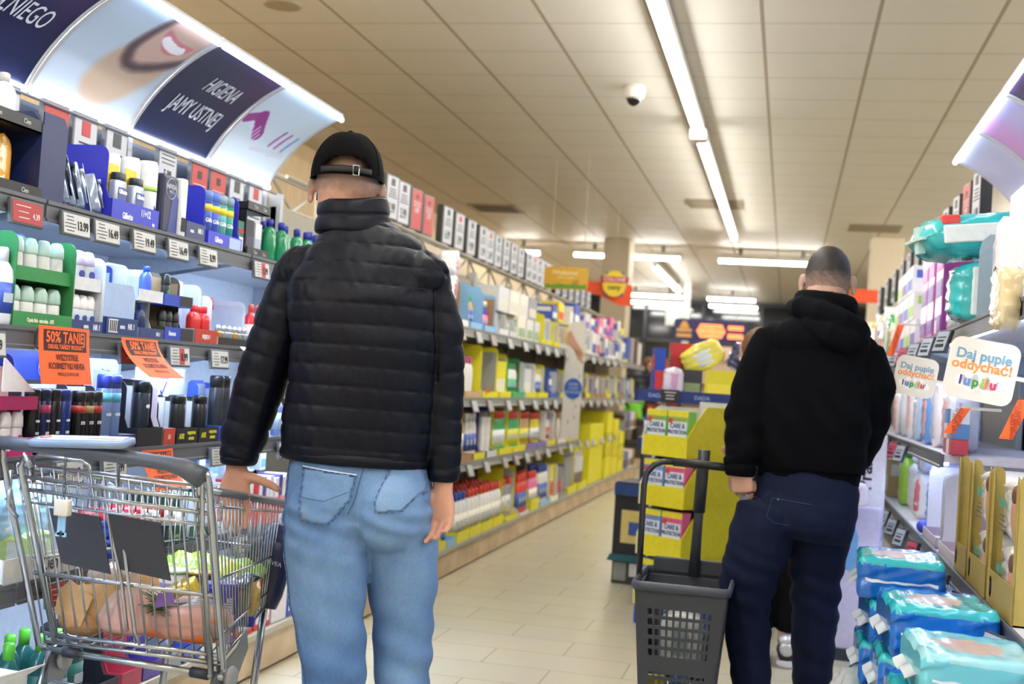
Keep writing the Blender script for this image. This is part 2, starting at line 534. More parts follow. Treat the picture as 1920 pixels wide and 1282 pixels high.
STEEL = M('c4ccd6', .4, .3, noise=.03)
RAILC = M('5b5f66', .45, noise=.03)
RAILG = M('8f8f8c', .45, noise=.03)
def shelf_unit(side, y0, L, zs, label, cosmetic, depth=.5, backtop=1.62, backz=(), bc='d5dde6', rail=None, sc=None, led=12, recess=0.):
    t = thing('shelving_bay', label, 'shelving', fr_(side, y0 if side == LEFT else y0 + L, 0, 0), rz_(side), 'shelving bays along the aisle')
    obj('back_panel', MB().box((0, depth, .15), (L, depth + .03, backtop)), M(bc, .5), t)
    if cosmetic: obj('header_panel', MB().box((0, depth - .004, 1.62), (L, depth + .03, 2.0)), M('3c4656', .35), t)
    for x in (0, L - .03): obj('upright', MB().box((x, depth - .02, .1), (x + .03, depth + .04, 2.01)), M('a9adb3', .4, .3), t)
    obj('plinth', MB().box((.0, .012, .012), (L - .003, .03, .145)), WOOD, t)
    obj('kick_strip', MB().box((0, .03, 0), (L, .05, .02)), M('3a3530', .6), t)
    obj('base_deck', MB().box((0, 0, .145), (L - .003, depth, .172)), sc or M('b9b2a0', .45), t, bevel=.003)
    for z in zs:
        rc = recess if recess and z == 1.03 else 0.
        s = obj('shelf', MB().box((.003, .012 + rc, z - .03), (L - .003, depth, z)), sc or STEEL, t)
        m = MB(); m.T = Matrix.Translation((0, rc, 0)); m.prism([(0, z - .048), (-.006, z - .052), (-.006, z - .044), (-.001, z - .040), (-.001, z - .008), (-.005, z - .004), (-.005, z + .006), (-.001, z + .006), (0, z), (.0115, z), (.0115, z - .048)], 'x', .003, L - .003)
        obj('price_rail', m, rail or RAILC, s)
        if cosmetic:
            obj('light_strip', MB().box((.08, rc + .02, z - .043), (L - .1, rc + .04, z - .031)), WHITEL(led, 'cfe2ff'), s)
            for x in (.034, L - .04):
                obj('bracket', MB().prism([(.05 + rc, z - .0305), (depth - .002, z - .0305), (depth - .002, z - .12)], 'x', x, x + .004), M('b4bcc8', .4, .4), s)
    return t
ZA, ZB, ZD, ZE = 1.585, 1.25, .585, .172
ZC_ = .915
for i, (y0, L) in enumerate(((1.59, 1.255), (2.85, 1.255), (4.11, 1.255))):
    shelf_unit(LEFT, y0, L, (ZA, ZB, ZC_, ZD), ['nearest bay of the brightly lit cosmetics shelving', 'middle bay of the brightly lit cosmetics shelving above the trolley', 'last bay of the lit cosmetics shelving behind the man in the cap'][i], True, depth=.545)
FZ = (1.5, 1.07, .67)
SHC = M('a5a294', .45, .1)
for i in range(9):
    shelf_unit(LEFT, 5.42 + i * 1.255, 1.25, FZ if i < 5 else FZ[:2], 'unlit household goods shelving bay, %s after the cosmetics shelving' % ORD[i], False, bc='8f8a78', rail=RAILG, sc=SHC, backtop=1.95)
RZ = (1.49, 1.03, .665)
for i in range(4):
    shelf_unit(RIGHT, 1.05 + i * 1.255, 1.25, RZ, 'baby goods shelving bay on the right, %s along the lit canopy' % ORD[i], True, bc='d9dbe4', rail=RAILC, sc=M('d7d5dc', .4), led=6, depth=.53, recess=.335 if i < 3 else 0.)
for i in range(7):
    shelf_unit(RIGHT, 6.08 + i * 1.255, 1.25, RZ, 'right-hand shelving bay beyond the lit canopy, %s in line' % ORD[i], i < 2, bc='9c978a', rail=RAILC, sc=M('c7c5cc', .4), led=2.5, backtop=1.95)

# cut-away grid frame that stands on the row backs (left)
def frame_top(y0, y1, label):
    t = thing('shelf_top_frame', label, 'frame', (XL - .565, y0, 1.95), group='grey brace frames on top of the left row')
    L = y1 - y0
    m = MB().tube([(0, 0, .02), (0, L, .02)], .012, 6); obj('lower_rail', m, M('b8b4a8', .4, .3), t)
    obj('upper_rail', MB().tube([(0, 0, .17), (0, L, .17)], .014, 6), M('c4c0b4', .4, .3), t)
    n = int(L / .62)
    for i in range(n):
        a = i * L / n; b = (i + 1) * L / n
        obj('brace', MB().tube([(0, a, .17), (0, (a + b) / 2, .02), (0, b, .17)], .009, 6), M('c0bcb0', .4, .3), t)
        obj('post', MB().tube([(0, a, -.4), (0, a, .17)], .012, 6), M('b8b4a8', .4, .3), t)
frame_top(5.45, 9.2, 'grey braced metal frame above the top shelf beside the man\'s cap')
frame_top(9.25, 16, 'grey braced metal frame above the far half of the left row')

# ------------------------------------------------------------------ curved lit canopies
PRINT = attr_mat('poster_print', .35)
def arc_pt(v, k=.42):
    a = v * PI / 2
    return (.35 * ((1 - k) * v + k * (1 - math.cos(a))), .335 * ((1 - k) * v + k * math.sin(a)))
def canopy_map(side, y0, L):
    xb = -2.45 if side == LEFT else 1.06
    s = 1 if side == LEFT else -1
    def f(u, v, h=0.):
        dx, dz = arc_pt(v)
        a, b = arc_pt(min(1, v + .01)); c, d = arc_pt(max(0, v - .01))
        tx, tz = a - c, b - d; q = math.hypot(tx, tz)
        return (xb + s * (dx + tz / q * h), y0 + u * L, 2.035 + dz - tx / q * h)
    return f
def painted(name, f, nu, nv, col, parent, mat, flip=False):
    vs = [f(i / nu, j / nv, 0) for j in range(nv + 1) for i in range(nu + 1)]
    fs = [(j * (nu + 1) + i, j * (nu + 1) + i + 1, (j + 1) * (nu + 1) + i + 1, (j + 1) * (nu + 1) + i) for j in range(nv) for i in range(nu)]
    if flip: fs = [q[::-1] for q in fs]
    me = bpy.data.meshes.new(name); me.from_pydata(vs, [], fs)
    ca = me.color_attributes.new('print', 'FLOAT_COLOR', 'POINT')
    arr = []
    for j in range(nv + 1):
        for i in range(nu + 1): arr += list(lin(col(i / nu, j / nv))) + [1]
    ca.data.foreach_set('color', arr)
    me.materials.append(mat); me.polygons.foreach_set('use_smooth', [True] * len(fs)); me.update()
    return obj(name, me, None, parent)
def mix(a, b, t):
    t = max(0, min(1, t)); return tuple(x + (y - x) * t for x, y in zip(a, b))
def ss(e0, e1, x):
    t = max(0, min(1, (x - e0) / (e1 - e0))); return t * t * (3 - 2 * t)
# poster art: u runs away from the camera, v up the curve
def navy(u, v): return mix((.10, .13, .27), (.24, .14, .33), ss(.2, 1, u) * ss(.1, 1, v))
def sinside(x, y, poly, r=.018):
    return sum(inside(x + a * r, y + b * r * 1.2, poly) for a in (-1, -.33, .33, 1) for b in (-1, -.33, .33, 1)) / 16
def smile(u, v):
    c = mix((.80, .86, .92), (.72, .80, .86), ss(0, 1, v))
    skin = (.80, .70, .60)
    # shoulders and throat, chin up to the right
    x, y = u, v
    d = math.hypot((x - .60) / .20, (y - .40) / .26)
    c = mix(c, skin, 1 - ss(.85, 1.02, d))
    d = abs((y - .25) - (x - .5) * .1) / .5 + abs(x - .66) / .24
    nk = sinside(x, y, [(.34, .24), (.37, .14), (.44, .07), (.54, .05), (.66, .10), (.78, .22), (.90, .38), (.96, .55), (.62, .70), (.44, .56), (.37, .40)], .03)
    c = mix(c, mix((.82, .73, .64), (.70, .57, .47), ss(.25, .75, y) * .8), nk)
    beard = sinside(x, y, [(.46, .60), (.50, .48), (.58, .42), (.68, .42), (.82, .48), (.96, .58), (1.0, .66), (1.0, .74), (.88, .66), (.76, .60), (.68, .62), (.66, 1.0), (.52, 1.0)], .02)
    face = sinside(x, y, [(.54, .60), (.60, .50), (.68, .50), (.82, .57), (1.0, .70), (1.0, 1.0), (.57, 1.0)], .02)
    c = mix(c, (.34, .27, .28), beard); c = mix(c, (.80, .68, .62), face)
    lx, ly = x - .77, y - .735 - (x - .77) * -.15
    lip = math.hypot(lx / .17, (ly - 3.0 * lx * lx) / .075)
    c = mix((.80, .48, .52), c, ss(.9, 1.1, lip))
    te = max(abs(lx) / .14, (ly - 1.6 * lx * lx - .02) / .02, math.hypot(lx / .14, (ly - .02) / .065))
    c = mix((.96, .96, .98), c, ss(.92, 1.02, te))
    return c
def brush(u, v):
    c = mix((.86, .91, .95), (.76, .84, .90), v)
    def seg(ax, ay, bx, by, w):
        dx, dy = bx - ax, by - ay; t = max(0, min(1, ((u - ax) * dx + (v - ay) * dy) / (dx * dx + dy * dy)))
        return math.hypot(u - ax - dx * t, v - ay - dy * t) < w
    if seg(.42, .28, .85, .34, .02) or seg(.70, .30, .88, .34, .035): c = (.80, .84, .90)
    if seg(.06, .52, .20, .60, .05): c = (.60, .24, .58)
    if seg(.20, .60, .36, .42, .065): c = (.58, .18, .54)
    if seg(.16, .50, .22, .46, .02): c = (.86, .90, .95)
    for k in range(3):
        if seg(.31 + k * .035, .50 - k * .035, .28 + k * .035, .42 - k * .035, .008): c = (.86, .78, .92)
    for k, cc in ((.62, (.62, .36, .66)), (.72, (.66, .38, .68)), (.84, (.45, .60, .85))):
        if seg(k, .38, k + .06, .56, .018): c = cc
    return c
def haze(u, v): return mix((.82, .86, .94), (.70, .74, .84), ss(0, 1, v) * .6 + .3 * math.sin(u * 5))
def teeth(u, v): return mix((.72, .70, .86), (.80, .60, .82), ss(.3, .8, u))
FRAME = M('c9ccd0', .35, .5)
def canopy(side, y0, L, art, label, words=()):
    y0 += .004; L -= .012
    s = 1 if side == LEFT else -1
    xb = -2.45 if side == LEFT else 1.06
    t = thing('canopy_panel', label, 'sign', (xb, y0, 2.05), group='curved lit poster panels along the shelf tops')
    f0 = canopy_map(side, y0, L)
    f = lambda u, v, h=0.: tuple(Vector(f0(u, v, h)) - Vector((xb, y0, 2.05)))
    o = painted('poster', lambda u, v, h: f(u, v, .003), 150, 110, art, t, PRINT, flip=(side == RIGHT))
    b = MB(); N = 14
    vs = [f(u, j / N, h) for h in (0, -.014) for u in (0, 1) for j in range(N + 1)]
    k = N + 1
    fs = []
    for j in range(N):
        fs += [(j, k + j, k + j + 1, j + 1), (2 * k + j, 2 * k + j + 1, 3 * k + j + 1, 3 * k + j), (j, j + 1, 2 * k + j + 1, 2 * k + j), (k + j, 3 * k + j, 3 * k + j + 1, k + j + 1)]
    b._add(vs, fs); obj('backing', b, M('b9bcc2', .5), t)
    for u in (.004, .996): obj('edge_trim', MB().tube([f(u, j / 12, .004) for j in range(13)], .006, 6), FRAME, t)
    for v, nm in ((0, 'lower_light'), (1, 'upper_light')):
        p, q = f(.015, v, .016), f(.985, v, .016)
        obj(nm, MB().tube([p, q], .011, 8), WHITEL(3.3, 'dfeaff'), t)
        obj('light_housing', MB().tube([f(0, v, -.004), f(1, v, -.004)], .015, 6), FRAME, t)
    for s_, size, cu, cv in words:
        m = MB()
        put_text(m, s_, size, lambda a, bb, h: f(cu + a / L, cv + bb / .49, .005 + h), sx=.62, shear=.25)
        obj('lettering', m, M('dfe4ec', .4, noise=0), t)
    return t
canopy(LEFT, 2.22, .625, haze, 'nearest curved poster of the cosmetics canopy')
canopy(LEFT, 2.85, .625, navy, 'dark navy curved poster ending in the letters NIEGO, left of the smile', [('PEŁNIEGO', .105, .60, .47)])
canopy(LEFT, 3.48, .625, smile, 'pale curved poster of a bearded chin and wide smile')
canopy(LEFT, 4.11, .625, navy, 'dark navy curved poster reading HIGIENA JAMY USTNEJ', [('HIGIENA', .105, .56, .62), ('JAMY USTNEJ', .105, .50, .36)])
canopy(LEFT, 4.74, .625, brush, 'pale curved poster with a purple toothbrush')
canopy(RIGHT, 5.40, .645, haze, 'farthest curved pale blue poster of the right canopy')
canopy(RIGHT, 4.74, .645, teeth, 'right canopy poster with a violet patch, second from its far end')
canopy(RIGHT, 4.08, .645, navy, 'dark right canopy poster at the picture\'s edge')
canopy(RIGHT, 3.42, .645, haze, 'nearest right canopy poster')

# ------------------------------------------------------------------ price cards above the shelves
INK = M('1c1c20', .6, noise=0)
REDP = M('b23a38', .5, noise=.02)
PAPER = M('bfc0c6', .55, noise=.02)
def lines(m, x0, x1, z0, z1, n, y, h=.004, seed=0):
    r = random.Random(seed)
    for i in range(n):
        z = z0 + (z1 - z0) * i / max(1, n - 1)
        k = r.uniform(.15, .5) * (x1 - x0) / 2
        m.box((x0 + k, y - .0008, z - h / 2), (x1 - k, y, z + h / 2))
def card(t, w, h, style, price):
    d = .018
    obj('frame', MB().box((-w / 2, 0, 0), (w / 2, d, h)), M('6a6e76', .4, .3), t, bevel=.003)
    if style == 'edge': 
        return
    m = MB(); m.box((-w / 2 + .008, -.001, .008), (w / 2 - .008, .001, h - .008))
    obj('paper', m, PAPER, t)
    k = MB()
    iw = w / 2 - .008
    if style in ('red', 'redtop'):
        lo = .008 if style == 'red' else h * .42
        obj('red_field', MB().box((-iw, -.002, lo), (iw, -.001, h - .008)), REDP, t)
        k.box((-.018, -.003, h * .76), (.018, -.002, h * .86))
        obj('logo_block', k, M('2b2326', .5), t)
        k = MB(); lines(k, -iw, iw, h * .68, h * .58, 3, -.0022, seed=3)
        front_text(k, price, .05, 0, h * .47, -.002, sx=.7, bold=.001)
        obj('price_print', k, PAPER, t)
        if style == 'redtop':
            k = MB(); lines(k, -iw, iw, h * .36, h * .12, 4, -.0012, seed=5); obj('small_print', k, INK, t)
    elif style == 'tail':
        obj('red_field', MB().box((-iw, -.002, .008), (iw, -.001, h * .42)), REDP, t)
        lines(k, -iw, iw, h * .9, h * .8, 3, -.0012, seed=4)
        front_text(k, price, .05, 0, h * .66, -.001, sx=.7, bold=.001)
        obj('price_print', k, INK, t)
        k = MB(); front_text(k, '4.89', .06, 0, h * .30, -.002, sx=.7, bold=.001); obj('old_price', k, PAPER, t)
    else:
        c = REDP if style == 'white' else M('3c3c40', .5)
        obj('logo_block', MB().box((-.026, -.003, h * .76), (.026, -.001, h * .92)), c, t)
        lines(k, -iw, iw, h * .68, h * .50, 4, -.0012, h=.006, seed=6)
        front_text(k, price, .085, 0, h * .24, -.001, sx=.62, bold=.0015)
        obj('price_print', k, INK, t)
W_, H_ = .15, .315
near = [(2.98, 'white', '3.99', 'large white price card at the picture\'s top left corner', 0), (3.32, 'dark', '5.99', 'white price card reading 5.99 at the left edge', 0),
        (3.59, 'redtop', '6.05', 'half red half white price card right of the 5.99 card', 0), (3.765, 'white', '4.49', 'white price card with a red square logo reading 4.49', 0),
        (3.965, 'dark', '7.99', 'white price card with a black square logo under the navy poster', 0), (4.34, 'tail', '5.99', 'price card with a red lower part above the blue shaving tray', 0),
        (4.605, 'red', '3.99', 'left one of two red price cards side by side under the canopy', 0), (4.775, 'red', '3.79', 'right one of two red price cards side by side under the canopy', 0),
        (4.955, 'dark', '8.99', 'pale card of dark words beside the two red canopy cards', 0), (5.15, 'white', '9.99', 'last white price card under the canopy, above the black tiers', 0)]
for y, st, pr, lb, _ in near:
    t = thing('price_card', lb, 'price sign', fr_(LEFT, y, .485, 1.70), PI / 2, 'price cards hanging under the cosmetics canopy')
    card(t, W_, H_, st, pr)
wr = MB().tube([(-2.40, 2.3, 2.0), (-2.40, 5.36, 2.0)], .005, 6)
tag(obj('card_rail', wr, M('9aa0a8', .4, .5)), 'thin grey rail the cosmetics price cards hang on', 'rail')
far = [(7.05, 'dark', '2.99'), (7.28, 'dark', '5.99'), (7.55, 'red', '4.99'), (7.82, 'red', '2.99'), (8.30, 'dark', '6.99'), (8.62, 'white', '3.99'), (8.97, 'dark', '9.99'), (9.33, 'dark', '1.99'),
       (9.57, 'white', '2.49'), (9.85, 'dark', '7.49'), (10.15, 'dark', '3.49'), (10.45, 'dark', '8.49'), (10.74, 'dark', '2.79'), (11.1, 'dark', '6.49'), (11.35, 'white', '5.49'), (11.6, 'dark', '4.29'), (11.85, 'dark', '1.79'), (12.1, 'dark', '6.29'),
       (12.6, 'dark', '1.29'), (13.0, 'dark', '2.29'), (13.4, 'dark', '3.29'), (13.8, 'dark', '5.29'), (14.2, 'dark', '7.29'), (14.6, 'dark', '8.29')]
for i, (y, st, pr) in enumerate(far):
    wd = {'red': 'dull red', 'white': 'pale, red-logoed', 'dark': 'pale'}[st]
    t = thing('hanging_price_card', '%s black-edged price card above the left row, %s from the cap' % (wd, ORD[i] if i < 20 else ['twenty-first', 'twenty-second', 'twenty-third', 'twenty-fourth'][i - 20]), 'price sign', (-2.40, y, 2.125), PI / 2 - .12, 'price cards standing above the left row')
    obj('side_edge', MB().box((-.105, .0, 0), (-.085, .045, .27)), M('17171a', .5), t)
    t2 = t
    card(t2, .17, .265, st, pr)
tag(obj('card_rail', MB().tube([(-2.415, 5.5, 2.108), (-2.415, 16.3, 2.108)], .012, 6), M('b4ae9e', .4, .4)), 'long pale rail carrying the black-edged price cards', 'rail')
for i, y in enumerate((6.2, 6.55, 6.95, 7.4, 7.9, 8.45, 9.0, 9.6, 10.2, 10.9, 11.7, 12.6)):
    t = thing('right_row_price_card', 'black-edged price card above the right row, %s from the nappy packs' % ORD[i], 'price sign', (.83, y, 2.07), -PI / 2 + .1, 'price cards standing above the right row')
    obj('side_edge', MB().box((.075, -.004, 0), (.09, .05, .28)), M('17171a', .5), t)
    card(t, .16, .28, 'red' if i == 1 else 'dark', '%d.99' % (i + 1))
tag(obj('card_rail', MB().tube([(.85, 5.6, 2.052), (.85, 13.3, 2.052)], .01, 6), M('c4c2c8', .4, .4)), 'pale rail carrying the price cards on the right', 'rail')

# ------------------------------------------------------------------ shelf-edge labels
def esl(t, price, red):
    w, h = .135, .066
    obj('case', MB().box((-w / 2, 0, -h), (w / 2, .012, 0)), M('55585e', .5), t, bevel=.003)
    if red == 2:
        obj('display', MB().box((-w / 2 + .006, -.001, -h + .006), (w / 2 - .006, .001, -.006)), M('a33236', .5), t)
        k = MB(); front_text(k, price, .022, .035, -.040, -.001, sx=.8); lines(k, -.055, .02, -.018, -.048, 3, -.0012, .002, seed=1); obj('price_print', k, M('e8dcdc', .5), t)
        return
    obj('display', MB().box((-w / 2 + .006, -.001, -h + .006), (w / 2 - .006, .001, -.006)), M('c3c5c6', .4), t)
    if red == 1: obj('red_field', MB().box((-.005, -.0015, -h + .007), (.028, -.001, -.007)), M('b03a38', .5), t)
    k = MB(); front_text(k, price, .034, .027, -.036, -.0012, sx=.72, bold=.0008)
    lines(k, -.062, .0, -.014, -.052, 5, -.0012, .0018, seed=2)
    obj('price_print', k, INK, t)
def put_esl(side, y, z, price, red, label, grp, tilt=.12, dz=.0):
    t = thing('price_label', label, 'price label', fr_(side, y, -.020, z - .012 + dz), group=grp, rot=(-tilt, 0, rz_(side)))
    esl(t, price, red)
for y, z, p, r, l in [(2.74, ZA, '4.39', 2, 'red shelf label 4.39 at the left edge of the top cosmetics shelf'), (2.96, ZA, '13.99', 0, 'shelf label 13.99 under the blister packs'),
                      (3.115, ZA, '16.49', 0, 'shelf label 16.49 touching the 13.99 label'), (3.32, ZA, '19.49', 0, 'shelf label 19.49 under the shaving tray'), (3.53, ZA, '16.49', 0, 'shelf label 16.49 under the navy box'),
                      (3.735, ZA, '8.99', 0, 'shelf label with two small prices, top cosmetics shelf'), (4.16, ZA, '5.99', 1, 'half red shelf label under the black tiered stand'),
                      (2.63, ZB, '9.99', 0, 'shelf label cut by the left edge on the second shelf'), (3.30, ZB, '7.49', 2, 'dark red shelf label behind the curled orange flyer'), (3.59, ZB, '8.99', 1, 'half red shelf label right of the curled flyer'),
                      (3.875, ZB, '17.99', 0, 'shelf label reading 17.99 on the second cosmetics shelf'), (4.20, ZB, '11.99', 0, 'shelf label behind the white slip by the padded sleeve'),
                      (3.02, ZC_, '4.49', 0, 'shelf label just above the trolley handle\'s left half'), (3.25, ZC_, '7.99', 0, 'shelf label behind the trolley\'s coin chain'), (3.93, ZC_, '13.99', 0, 'shelf label 13.99 right of the trolley handle'), (4.50, ZC_, '14.99', 0, 'shelf label 14.99 below the jacket hem'), (4.68, ZC_, '5.99', 0, 'shelf label right of 14.99, half behind the jeans'),
                      (3.02, ZD, '9.79', 2, 'red shelf label seen left of the trolley'), (3.30, ZD, '6.99', 0, 'shelf label above the paper bag in the trolley'), (3.58, ZD, '4.99', 0, 'shelf label behind the trolley\'s black boards'), (4.15, ZD, '2.99', 0, 'shelf label seen through the trolley\'s side wires')]:
    big = 1.0
    put_esl(LEFT, y, z, p, r, l, 'electronic shelf labels of the cosmetics shelving')
n = 0
for z, nm in ((1.5, 'top'), (1.07, 'middle'), (.67, 'low')):
    r = random.Random(int(z * 100)); y = 6.5; k = 0
    while y < 14.5:
        place(('shelf_edge_label', 'pinkish' if r.random() < .3 else 'white'), lambda t, c: (obj('case', MB().box((-.035, 0, -.075), (.035, .008, 0)), M('77777a', .5), t), obj('display', MB().box((-.031, -.001, -.07), (.031, .001, -.004)), M('a89a90' if c == 'pinkish' else 'b4b4b2', .6), t)),
                  fr_(LEFT, y, -.018, z - .012), 0, '%s-rail hanging price label of the left row, %s from the padded jacket' % (nm, ORD[k]), 'price label', 'small hanging labels on the left row', rot=(-.35, 0, PI / 2 - .25))
        y += r.uniform(.34, .52) * (1 + (y - 6) * .03); k += 1
r = random.Random(5)
for z, nm in ((1.49, 'upper'), (1.03, 'middle'), (.665, 'lower')):
    y = 3.25 if z < .7 else (4.6 if z > 1.2 else 6.0); k = 0
    while y < 10:
        t = place(('tilted_price_label', 1 if r.random() < .2 else 0), lambda t, c: (obj('case', MB().box((-.05, 0, -.085), (.05, .014, 0)), M('34363c', .5), t, bevel=.003), obj('display', MB().box((-.043, -.001, -.079), (.043, .001, -.006)), M('b8506a' if c else 'a9b4c8', .35), t), obj('small_print', MB().box((-.03, -.002, -.03), (.03, -.001, -.026)).box((-.03, -.002, -.045), (.02, -.001, -.038)).box((-.03, -.002, -.066), (.03, -.001, -.054)), INK, t)),
                  fr_(RIGHT, y, -.036, z - .01), 0, 'dark framed %s-rail label of the right row, %s from the camera' % (nm, ORD[k]), 'price label', 'dark framed labels on the right row', rot=(-.30, 0, -PI / 2 + .35))
        y += (.62 if z < .7 and y < 3.8 else .42) + r.uniform(0, .12); k += 1
        if k > 16: break

# ------------------------------------------------------------------ promo flyers
ORANGE = M('f0662c', .55, noise=.02)
def flyer(y, z, w, h, bend, twist, label, full=True, swing=0.):
    t = thing('promo_flyer', label, 'flyer', fr_(LEFT, y, -.018, z), PI / 2 , 'orange half-price flyers clipped to the rails')
    def f(a, b, hh=0.):   # a across, b down from the top edge
        q = b / h
        return (a + swing * q * q, -.012 - bend * q ** 1.6 - hh - .012 * math.cos(a / w * 2.2) - twist * (a / w) * q, -b * (1 - .18 * bend / h * q))
    nu, nv = 12, 14
    vs = [f(-w / 2 + w * i / nu, h * j / nv, hh) for hh in (0, -.0006) for j in range(nv + 1) for i in range(nu + 1)]
    k = nu + 1; N = k * (nv + 1); fs = []
    for j in range(nv):
        for i in range(nu):
            q = j * k + i
            fs += [(q, q + k, q + k + 1, q + 1), (N + q, N + q + 1, N + q + k + 1, N + q + k)]
    obj('sheet', MB()._add(vs, fs), ORANGE, t, True)
    nb = MB(); kk = 8
    x0, x1, b0, b1 = -w * .42, w * .42, h * .06, h * .42
    g = [f(x0 + (x1 - x0) * i / kk, b0 + (b1 - b0) * j / kk, .0008) for j in range(kk + 1) for i in range(kk + 1)]
    nb._add(g, [(j * 9 + i, (j + 1) * 9 + i, (j + 1) * 9 + i + 1, j * 9 + i + 1) for j in range(kk) for i in range(kk)])
    obj('dark_banner', nb, M('3a1c1c', .6), t)
    mp = lambda cy: (lambda a, b, hh: f(a, cy - b, .0015 + hh))
    m = MB(); put_text(m, '50% TANIEJ', h * .26, mp(h * .19), sx=.9, bold=.0012, thick=.0001); put_text(m, 'DRUGI, TAŃSZY PRODUKT*', h * .10, mp(h * .35), sx=.85, bold=.0006, thick=.0001)
    obj('banner_lettering', m, ORANGE, t)
    m = MB(); put_text(m, 'WSZYSTKIE', h * .15, mp(h * .53), sx=.85, bold=.0005, thick=.0001); put_text(m, 'KOSMETYKI NIVEA', h * .15, mp(h * .68), sx=.85, bold=.0005, thick=.0001)
    put_text(m, 'MIKSUJ DOWOLNIE', h * .085, mp(h * .82), sx=.85, thick=.0001)
    obj('lettering', m, M('5a2016', .6), t)
flyer(2.925, ZB + .012, .235, .155, .02, 0, 'flat orange flyer reading 50% TANIEJ on the second cosmetics shelf')
flyer(3.315, ZB + .0, .21, .125, .075, 0, 'curled orange flyer sticking out beside the dark red label', swing=.05)
flyer(3.47, ZC_ - .0, .19, .13, .05, 0, 'orange flyer behind the trolley handle\'s right end', swing=.02)
t = thing('hanging_slip', 'narrow white and red slip dangling from the red tray shelf', 'slip', fr_(LEFT, 4.06, -.02, ZB + .005), PI / 2)
obj('sheet', MB().prism([(0, 0), (-.05, -.045), (-.075, -.10), (-.0745, -.10), (-.0495, -.045), (.0005, 0)], 'x', -.03, .03), M('ece8ea', .5), t)
obj('red_print', MB().prism([(-.066, -.078), (-.0765, -.10), (-.0775, -.10), (-.067, -.078)], 'x', -.026, .026), M('c84038', .5), t)
def ribbon(x, y, z, l, label, w=.03, cl=.09, grp='orange promo strips on the right row'):
    t = thing('orange_strip', label, 'flyer', (x, y, z), 0, grp, rot=(0, 0, -.2))
    nn = 8
    vs = [((i * .04 / nn) * -1 + s * w, -.01 * math.sin(i / nn * 2), -l * i / nn) for i in range(nn + 1) for s in (-1, 1)]
    vs2 = [(a, b + .0008, c) for a, b, c in vs]; N = len(vs)
    fs = [(2 * i, 2 * i + 1, 2 * i + 3, 2 * i + 2) for i in range(nn)]
    obj('sheet', MB()._add(vs + vs2, fs + [tuple(N + q for q in f[::-1]) for f in fs]), ORANGE, t)
    m = MB()
    for q in (.3, .5, .7): put_text(m, 'NOWA CENA', .012, lambda a, b, h: (-.04 * q + b, -.012 - h, -l * q + a), sx=.9)
    obj('lettering', m, M('8a2a18', .6), t)
    obj('clip', MB().box((0, .001, -.004), (cl, .004, .004)), M('c8ccd0', .3), t)
ribbon(.47, 3.5, 1.205, .07, 'short orange strip below the smaller-looking corner of the big white hang card', .013)
ribbon(.575, 3.25, 1.235, .10, 'orange strip hanging at the right picture edge below the cards', .016)
ribbon(.50, 6.0, 1.58, .15, 'long orange strip hanging by the hooded man\'s right shoulder', .016)

# white rounded hang cards
def hangcard(w, h, label, loc, rot):
    t = thing('hang_card', label, 'sign', loc, group='white rounded cards reading Daj pupie oddychac', rot=rot)
    r = .028; pts = []
    for cx, cz, a0 in ((w / 2 - r, h / 2 - r, 0), (-w / 2 + r, h / 2 - r, 90), (-w / 2 + r, -h / 2 + r, 180), (w / 2 - r, -h / 2 + r, 270)):
        for i in range(7): a = R(a0 + 15 * i); pts.append((cx + r * math.cos(a), cz + r * math.sin(a)))
    obj('board', MB().prism(pts, 'y', 0, .0015), M('e3dfd9', .5, noise=.02), t)
    k = w / .175
    m = MB(); front_text(m, 'Daj pupie', .036 * k, 0, h * .23, 0, bold=.0009 * k); obj('blue_lettering', m, M('6d9fbc', .5, noise=0), t)
    m = MB(); front_text(m, 'oddychać!', .036 * k, 0, h * .06, 0, bold=.0009 * k); obj('orange_lettering', m, M('ef9450', .5, noise=0), t)
    cl = MB()
    for a, b, q in ((-.045, 0, .016), (-.022, .006, .021), (.004, .004, .024), (.028, .004, .021), (.05, -.002, .015), (-.02, -.008, .018), (.02, -.008, .018)):
        cl.prism([(a * k + q * k * math.cos(i * PI / 9), -h * .2 + b * k + q * k * math.sin(i * PI / 9)) for i in range(18)], 'y', -.0008, -.0003)
    obj('cloud', cl, M('f4f2f0', .5, noise=0), t)
    for i, (ch, c) in enumerate(zip('lupilu', ('43308c', '4a86d8', '2f9440', 'a8c83a', 'e07a2c', 'd0306e'))):
        m = MB(); front_text(m, ch, .034 * k, (-.046, -.029, -.008, .009, .019, .036)[i] * k, -h * .2, -.0008, bold=.0011 * k); obj('logo_letter', m, M(c, .5, noise=0), t)
    if True: obj('clip', MB().box((w / 2 - .01, -.001, -h * .05), (w / 2 + .07, .001, h * .02)), M('d8dade', .2), t)
hangcard(.175, .162, 'big white rounded card reading Daj pupie oddychać, nearer of the two', (.49, 3.4, 1.305), (0, R(8.5), -.25))
hangcard(.140, .136, 'smaller-looking white rounded card beside the hooded man\'s elbow', (.423, 4.4, 1.303), (0, R(8.5), -.22))
